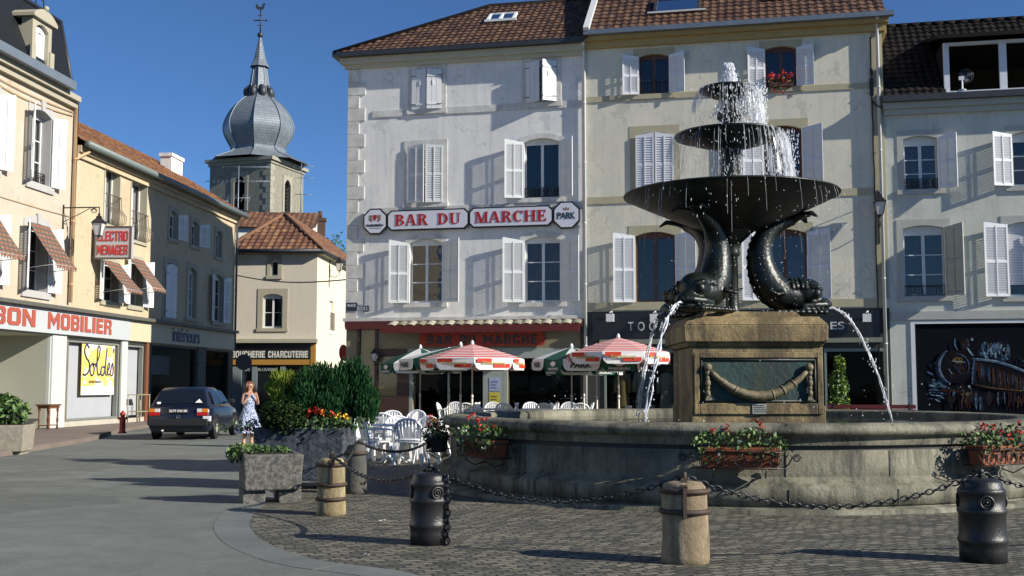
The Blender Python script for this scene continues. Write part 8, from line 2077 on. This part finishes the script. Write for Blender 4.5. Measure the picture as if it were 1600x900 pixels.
# ------------------------------------------------------------------ parked hatchback
def car():
    hx = 1.0
    pos = Vector((-8.98, 30.8, 0)); t = thing('parked_car', 'dark blue hatchback seen from behind, parked beside the pavement', 'car', tuple(pos), R(91.5))
    M_body = mat('navy_car_paint', (.006,.009,.024), .30, (.005,.007,.016), 2, .5, spec=.4, coat=.35); M_blk = mat('black_car_plastic', (.012,.012,.013), .5); M_rub = mat('tyre_rubber', (.012,.012,.012), .8); M_rim = mat('steel_wheel', (.45,.44,.40), .35, metal=.4)
    M_cg = mat('dark_car_glass', (.008,.011,.018), .10, (.010,.014,.02), 1, .4, spec=.5); M_red = mat('red_lens', (.40,.012,.01), .2); M_amb = mat('amber_lens', (.60,.20,.01), .2); M_wl = mat('white_lens', (.6,.6,.55), .2)
    # local x forward from the rear bumper, y to the left
    # stations: x, half width at sill, at belt, z low, z belt, (cross-section of the lower body)
    st = [(0.02,.70,.74,.30,.66),(.05,.78,.81,.26,.86),(.14,.81,.83,.22,.91),(.45,.83,.835,.19,.925),(1.3,.84,.84,.18,.925),(2.4,.84,.84,.18,.91),(2.75,.835,.83,.18,.895),(3.55,.81,.79,.20,.80),(3.85,.78,.74,.24,.74),(3.95,.70,.66,.32,.62)]
    b = MB(); rings = []
    for x, ws, wb_, z0, z1 in st:
        zm = (z0+z1)/2; rings.append([(x,-ws*.92,z0),(x,-ws,z0+.10),(x,-wb_-.012,zm+.02),(x,-wb_,z1-.08),(x,-wb_+.05,z1),(x,0,z1+.012),(x,wb_-.05,z1),(x,wb_,z1-.08),(x,wb_+.012,zm+.02),(x,ws,z0+.10),(x,ws*.92,z0)])
    vs = [v for r in rings for v in r]; k = len(rings[0]); fs = [(i*k+j,i*k+j+1,(i+1)*k+j+1,(i+1)*k+j) for i in range(len(rings)-1) for j in range(k-1)] + [(i*k+k-1,i*k,(i+1)*k,(i+1)*k+k-1) for i in range(len(rings)-1)] + [tuple(range(k)), tuple(range((len(rings)-1)*k+k-1,(len(rings)-1)*k-1,-1))]
    b.smooth = True; b.add(vs, fs)
    # greenhouse
    gh = [(.10,.78,.90,.90),(.20,.76,.90,1.05),(.42,.70,.90,1.33),(.56,.66,.90,1.39),(1.1,.66,.9,1.415),(1.75,.66,.9,1.40),(2.02,.67,.9,1.34),(2.72,.74,.89,.905)]
    rings = []
    for x, w, z0, z1 in gh:
        wb_ = .80; f = (z1-.9)/.5; wt = lerp(.79,.60,max(0,min(1,f))); rings.append([(x,-wb_,z0-.02),(x,-wt,max(z1-.05,z0)),(x,-wt+.07,z1),(x,0,z1+.012),(x,wt-.07,z1),(x,wt,max(z1-.05,z0)),(x,wb_,z0-.02)])
    vs = [v for r in rings for v in r]; k = 7; fs = [(i*k+j,i*k+j+1,(i+1)*k+j+1,(i+1)*k+j) for i in range(len(rings)-1) for j in range(k-1)]
    b.add(vs, fs); body = b.build('body', M_body, t)
    g = MB()
    g.add([(.155,-.68,.955),(.155,.68,.955),(.385,.58,1.305),(.385,-.58,1.305)],[(0,1,2,3)]); g.xform(Matrix.Translation((-.035,0,.02))); g.build('rear_window', M_cg, t)
    for s in (-1,1):
        g = MB(); P = [(.62,s*.80,.955),(1.30,s*.81,.955),(1.30,s*.655,1.335),(.72,s*.655,1.325)]; Q = [(1.38,s*.81,.955),(2.42,s*.81,.945),(2.02,s*.68,1.28),(1.80,s*.665,1.33),(1.38,s*.655,1.335)]
        g.add([(x,y+s*.012,z) for x, y, z in P],[(0,1,2,3)]); g.add([(x,y+s*.012,z) for x, y, z in Q],[(0,1,2,3,4)]); g.build('side_window', M_cg, t)
        tr = MB(); tr.bar((.6,s*.825,.935),(2.45,s*.83,.925),.022,.02); tr.build('chrome_strip', mat('chrome', (.6,.6,.6), .15, metal=1.0), t)
        mr = MB(); mr.box(2.15,2.35,s*.84,s*1.0,.96,1.08); mr.build('wing_mirror', M_blk, t, bevel=.02)
        l = MB(); y0, y1 = sorted((s*.50,s*.785)); l.box(-.02,.06,y0,y1,.655,.745); l.m = 1; ya, yb = sorted((s*.63,s*.785)); l.box(-.021,.06,ya,yb,.747,.84); l.m = 2; yc, yd = sorted((s*.50,s*.628)); l.box(-.021,.06,yc,yd,.747,.84); l.build('tail_light', [M_red, M_amb, M_wl], t, bevel=.006)
        hl = MB(); hl.lathe([(.09,0),(.09,.03),(1e-6,.04)], 14); hl.xform(Matrix.Translation((3.93,s*.52,.62)) @ Matrix.Rotation(R(90),4,'Y')); hl.build('headlight', M_wl, t)
    bp = MB(); bp.box(-.07,.06,-.80,.80,.38,.57); bp.box(.06,.55,-.85,-.80,.40,.56); bp.box(.06,.55,.80,.85,.40,.56); bp.build('rear_bumper', M_blk, t, bevel=.025)
    bp = MB(); bp.box(3.9,4.02,-.78,.78,.32,.5); bp.build('front_bumper', M_blk, t, bevel=.025)
    pb = MB(); pb.box(-.025,.02,-.27,.27,.725,.835); pl = pb.build('number_plate', mat('plate_black', (.02,.02,.02), .4), t)
    tm = text_mb('3679 RM 88', -.24, .24, .745, .815, -.001, .004, .02); tm.xform(Matrix.Translation((-.026,0,0)) @ Matrix.Rotation(R(-90),4,'Z')); tm.build('lettering', mat('plate_white', (.72,.72,.68), .4), pl)
    e = MB(); e.tube([Vector((-.012,.045*math.cos(a),.62+.045*math.sin(a))) for a in [2*math.pi*i/18 for i in range(18)]], .006, 5, closed=True); e.build('round_emblem', MATS['chrome'], t)
    pa2 = MB(); pa2.box(-.025,.10,-.86,-.66,.50,.64); pa2.build('white_patch', mat('white_filler', (.66,.68,.72), .6, (.5,.52,.55), 8, .4), t, bevel=.01)
    sk = MB(); sk.add([(.135,-.42,1.00),(.135,-.62,1.0),(.19,-.52,1.10)],[(0,1,2)]); sk.add([(.122,.50,.965),(.122,.60,.965),(.15,.6,1.02),(.15,.50,1.02)],[(0,1,2,3)]); sk.xform(Matrix.Translation((-.045,0,.0))); sk.build('sticker', M_pw, t)
    ex = MB(); ex.tube([(-.05,.42,.25),(.4,.42,.25)], .03, 8); ex.build('exhaust', MATS['steel_wheel'], t); un = MB(); un.box(.15,3.7,-.7,.7,.2,.42); un.box(.7,3.2,-.72,.72,.42,.60); un.build('underbody', M_blk, t)
    for x in (.78, 3.25):
        for s in (-1,1):
            ar = MB(); ar.tube([(x+.36*math.cos(a), s*.835, .30+.36*math.sin(a)) for a in [math.pi*i/14 for i in range(15)]], .03, 6); ar.lathe([(1e-6,0),(.34,0)], 20); 
            n0 = len(ar.v)-40
            for i in range(n0, len(ar.v)): v = ar.v[i]; ar.v[i] = (x+v[0], s*.842, .31+v[1])
            ar.build('wheel_arch', M_blk, t, fixn=False)
            w = MB(); w.lathe([(.20,-.09),(.27,-.09),(.295,-.06),(.30,0),(.295,.06),(.27,.09),(.20,.09)], 28); w.xform(Matrix.Translation((x,s*.775,.295)) @ Matrix.Rotation(R(90),4,'X')); wo_ = w.build('wheel', M_rub, t)
            r = MB(); r.lathe([(.205,.0),(.20,.03),(.15,.02),(.12,.045),(.06,.06),(1e-6,.062)], 24); r.xform(Matrix.Translation((x,s*.825,.295)) @ Matrix.Rotation(R(-90*s if s > 0 else 90),4,'X')); r.build('rim', M_rim, wo_)
    return t
car()
# ------------------------------------------------------------------ the woman in the flowered dress
def skin_body(name, joints, edges, radii, m, parent, root, sub=2):
    me = bpy.data.meshes.new(name); names = list(joints); idx = {n: i for i, n in enumerate(names)}
    me.from_pydata([joints[n] for n in names], [(idx[a], idx[b]) for a, b in edges], []); o = bpy.data.objects.new(name, me); COL.objects.link(o)
    sk = o.modifiers.new('skin', 'SKIN'); sk.use_smooth_shade = True
    for n in names:
        r = radii[n]; me.skin_vertices[0].data[idx[n]].radius = r if isinstance(r, tuple) else (r, r)
        me.skin_vertices[0].data[idx[n]].use_root = (n == root)
    ss = o.modifiers.new('smooth', 'SUBSURF'); ss.levels = sub; ss.render_levels = sub
    dg = bpy.context.evaluated_depsgraph_get(); res = bpy.data.meshes.new_from_object(o.evaluated_get(dg)); bpy.data.objects.remove(o); res.name = name
    for p in res.polygons: p.use_smooth = True
    res.materials.clear(); res.materials.append(m); r = bpy.data.objects.new(name, res); COL.objects.link(r)
    if parent is not None: r.parent = parent
    return r
def woman():
    Y = 27.6; pos = Vector(((391-800)/FPX*Y, Y, 0))
    M_skin = mat('skin', (.52,.29,.19), .55, (.47,.25,.16), 5, .4); M_hair = mat('auburn_hair', (.15,.058,.022), .6, (.09,.035,.016), 12, .6)
    # figure faces +x (local), turned a little towards the camera
    J = {'pelvis':(0,0,.90),'waist':(.0,0,1.04),'chest':(.01,0,1.20),'neck0':(.0,0,1.36),'neck':(.02,0,1.43),'head0':(.035,0,1.50),'head1':(.04,0,1.58),'head2':(.03,0,1.64),
         'shL':(0,.15,1.33),'elL':(.06,.235,1.09),'wrL':(.21,.13,1.27),'haL':(.235,.085,1.34),
         'shR':(0,-.15,1.33),'elR':(.10,-.24,1.10),'wrR':(.20,-.12,1.30),'haR':(.215,-.07,1.385),
         'hipL':(0,.09,.86),'knL':(.03,.095,.48),'anL':(-.03,.10,.09),'toL':(.13,.115,.03),'heL':(-.06,.10,.035),
         'hipR':(0,-.09,.86),'knR':(.0,-.10,.48),'anR':(-.05,-.11,.09),'toR':(.10,-.135,.03),'heR':(-.085,-.11,.035)}
    E = [('pelvis','waist'),('waist','chest'),('chest','neck0'),('neck0','neck'),('neck','head0'),('head0','head1'),('head1','head2'),('neck0','shL'),('shL','elL'),('elL','wrL'),('wrL','haL'),('neck0','shR'),('shR','elR'),('elR','wrR'),('wrR','haR'),
         ('pelvis','hipL'),('hipL','knL'),('knL','anL'),('anL','toL'),('anL','heL'),('pelvis','hipR'),('hipR','knR'),('knR','anR'),('anR','toR'),('anR','heR')]
    Rr = dict(pelvis=(.13,.10),waist=(.105,.085),chest=(.125,.10),neck0=.07,neck=.048,head0=.070,head1=.088,head2=.075,shL=.055,elL=.040,wrL=.027,haL=.030,shR=.055,elR=.040,wrR=.027,haR=.030,
              hipL=.085,knL=.058,anL=.036,toL=.028,heL=.030,hipR=.085,knR=.058,anR=.036,toR=.028,heR=.030)
    t = thing('person', 'woman in a blue and white patterned sleeveless dress, hands raised to her chin', 'person', tuple(pos), R(-48))
    body = skin_body('body', J, E, Rr, M_skin, t, 'pelvis')
    fc = MB(); fc.ball((.125,0,1.565), .018, 8, (1.2,.8,1.3)); fc.build('nose', M_skin, body)
    for s in (-1,1):
        e = MB(); e.ball((.108,s*.034,1.59), .011, 8); e.build('eye', mat('dark_iris', (.02,.02,.02), .2), body); e = MB(); e.ball((.03,s*.088,1.57), .024, 8, (.8,.4,1.2)); e.build('ear', M_skin, body)
    e = MB(); e.ball((.112,0,1.53), .02, 8, (.5,1.2,.4)); e.build('mouth', mat('lips', (.38,.10,.08), .5), body)
    # fingers, each a short bent chain at the chin
    for s, w, h in ((1,'wrL','haL'),(-1,'wrR','haR')):
        a = Vector(J[h]); d = (a-Vector(J[w])).normalized(); q = Vector((0,1,0)); q = (q-d*q.dot(d)).normalized(); f = d.cross(q)
        f = f if f.x < 0 else -f
        for k, l in enumerate((.060,.072,.068,.052)):
            b0 = a+q*(k-1.5)*.017+d*.018; b1 = b0+d*l*.5; b2 = b1+(d*.55+f*.8).normalized()*l*.5
            m = MB(); m.tube([b0-d*.03,b0,b1,b2], [.009,.009,.0085,.006], 7); m.build('finger', M_skin, body)
        m = MB(); b0 = a-q*s*.025; m.tube([b0-d*.02,b0+(d*.4-q*s+f*.5).normalized()*.03,b0+(d*.9-q*s*.5+f*.7).normalized()*.055], [.011,.010,.007], 7); m.build('thumb', M_skin, body)
    # hair: shoulder-length cap
    hr = MB(); rn = random.Random(2)
    hr.ball((.0,0,1.60), .115, 14, (1.0,.98,.92))
    for k in range(90):
        a = rn.uniform(R(55),R(305)); c = Vector((.012+.098*math.cos(a), .100*math.sin(a), 1.60)); hr.tube([c+Vector((0,0,.06))*1, c+Vector((.015*math.cos(a),.02*math.sin(a),-.05)), c+Vector((.03*math.cos(a),.03*math.sin(a),-.15-rn.random()*.06))], [.02,.024,.012], 6)
    # trim what would cover the face
    hr.v = [((.045 if (x > .045 and z < 1.635) else x), y, z) for x, y, z in hr.v]
    hr.build('hair', M_hair, t)
    dm = bpy.data.materials.new('blue_white_print'); dm.use_nodes = True; N = dm.node_tree.nodes; L = dm.node_tree.links; tc = N.new('ShaderNodeTexCoord'); v = N.new('ShaderNodeTexVoronoi'); v.inputs['Scale'].default_value = 38; L.new(tc.outputs['Object'], v.inputs[0]); r = N.new('ShaderNodeValToRGB'); r.color_ramp.interpolation = 'CONSTANT'; r.color_ramp.elements[0].color = (.62,.66,.74,1); r.color_ramp.elements[1].position = .46; r.color_ramp.elements[1].color = (.08,.12,.24,1); L.new(v.outputs['Distance'], r.inputs[0]); L.new(r.outputs[0], N['Principled BSDF'].inputs['Base Color']); N['Principled BSDF'].inputs['Roughness'].default_value = .85
    dr = MB(); n = 40; prof = [(.335,.35),(.32,.45),(.285,.58),(.245,.72),(.20,.86),(.165,.94),(.138,1.03),(.150,1.12),(.163,1.20),(.160,1.28),(.135,1.345),(.10,1.36)]
    vs = []
    for rr, z in prof:
        fold = max(0,(0.95-z))*.16
        for k in range(n):
            a = 2*math.pi*k/n; f = 1+fold*math.sin(a*9+.6*z*10)+fold*.5*math.sin(a*5)
            vs.append((rr*.80*f*math.cos(a), rr*f*math.sin(a)*1.05, z))
    dr.smooth = True; dr.add(vs, [(i*n+k,i*n+(k+1)%n,(i+1)*n+(k+1)%n,(i+1)*n+k) for i in range(len(prof)-1) for k in range(n)])
    dr.build('dress', dm, t)
    t.scale = (.92,.92,.92)
    sh_ = MB(); M_sand = mat('tan_leather', (.22,.09,.04), .5)
    for s, x0, y0 in ((1,.03,.108),(-1,0,-.122)):
        m = MB(); m.slab([(x0-.12,y0-.035),(x0+.13,y0-.045+s*.01),(x0+.15,y0+.01*s),(x0+.12,y0+.045+s*.01),(x0-.12,y0+.035)], 0.0, .02); m.tube([(x0+.05,y0-.045,.015),(x0+.055,y0,.07),(x0+.05,y0+.045,.015)], .012, 6); m.tube([(x0-.08,y0-.035,.10),(x0-.115,y0,.10),(x0-.08,y0+.035,.10)], .008, 6); m.build('sandal', M_sand, t)
woman()
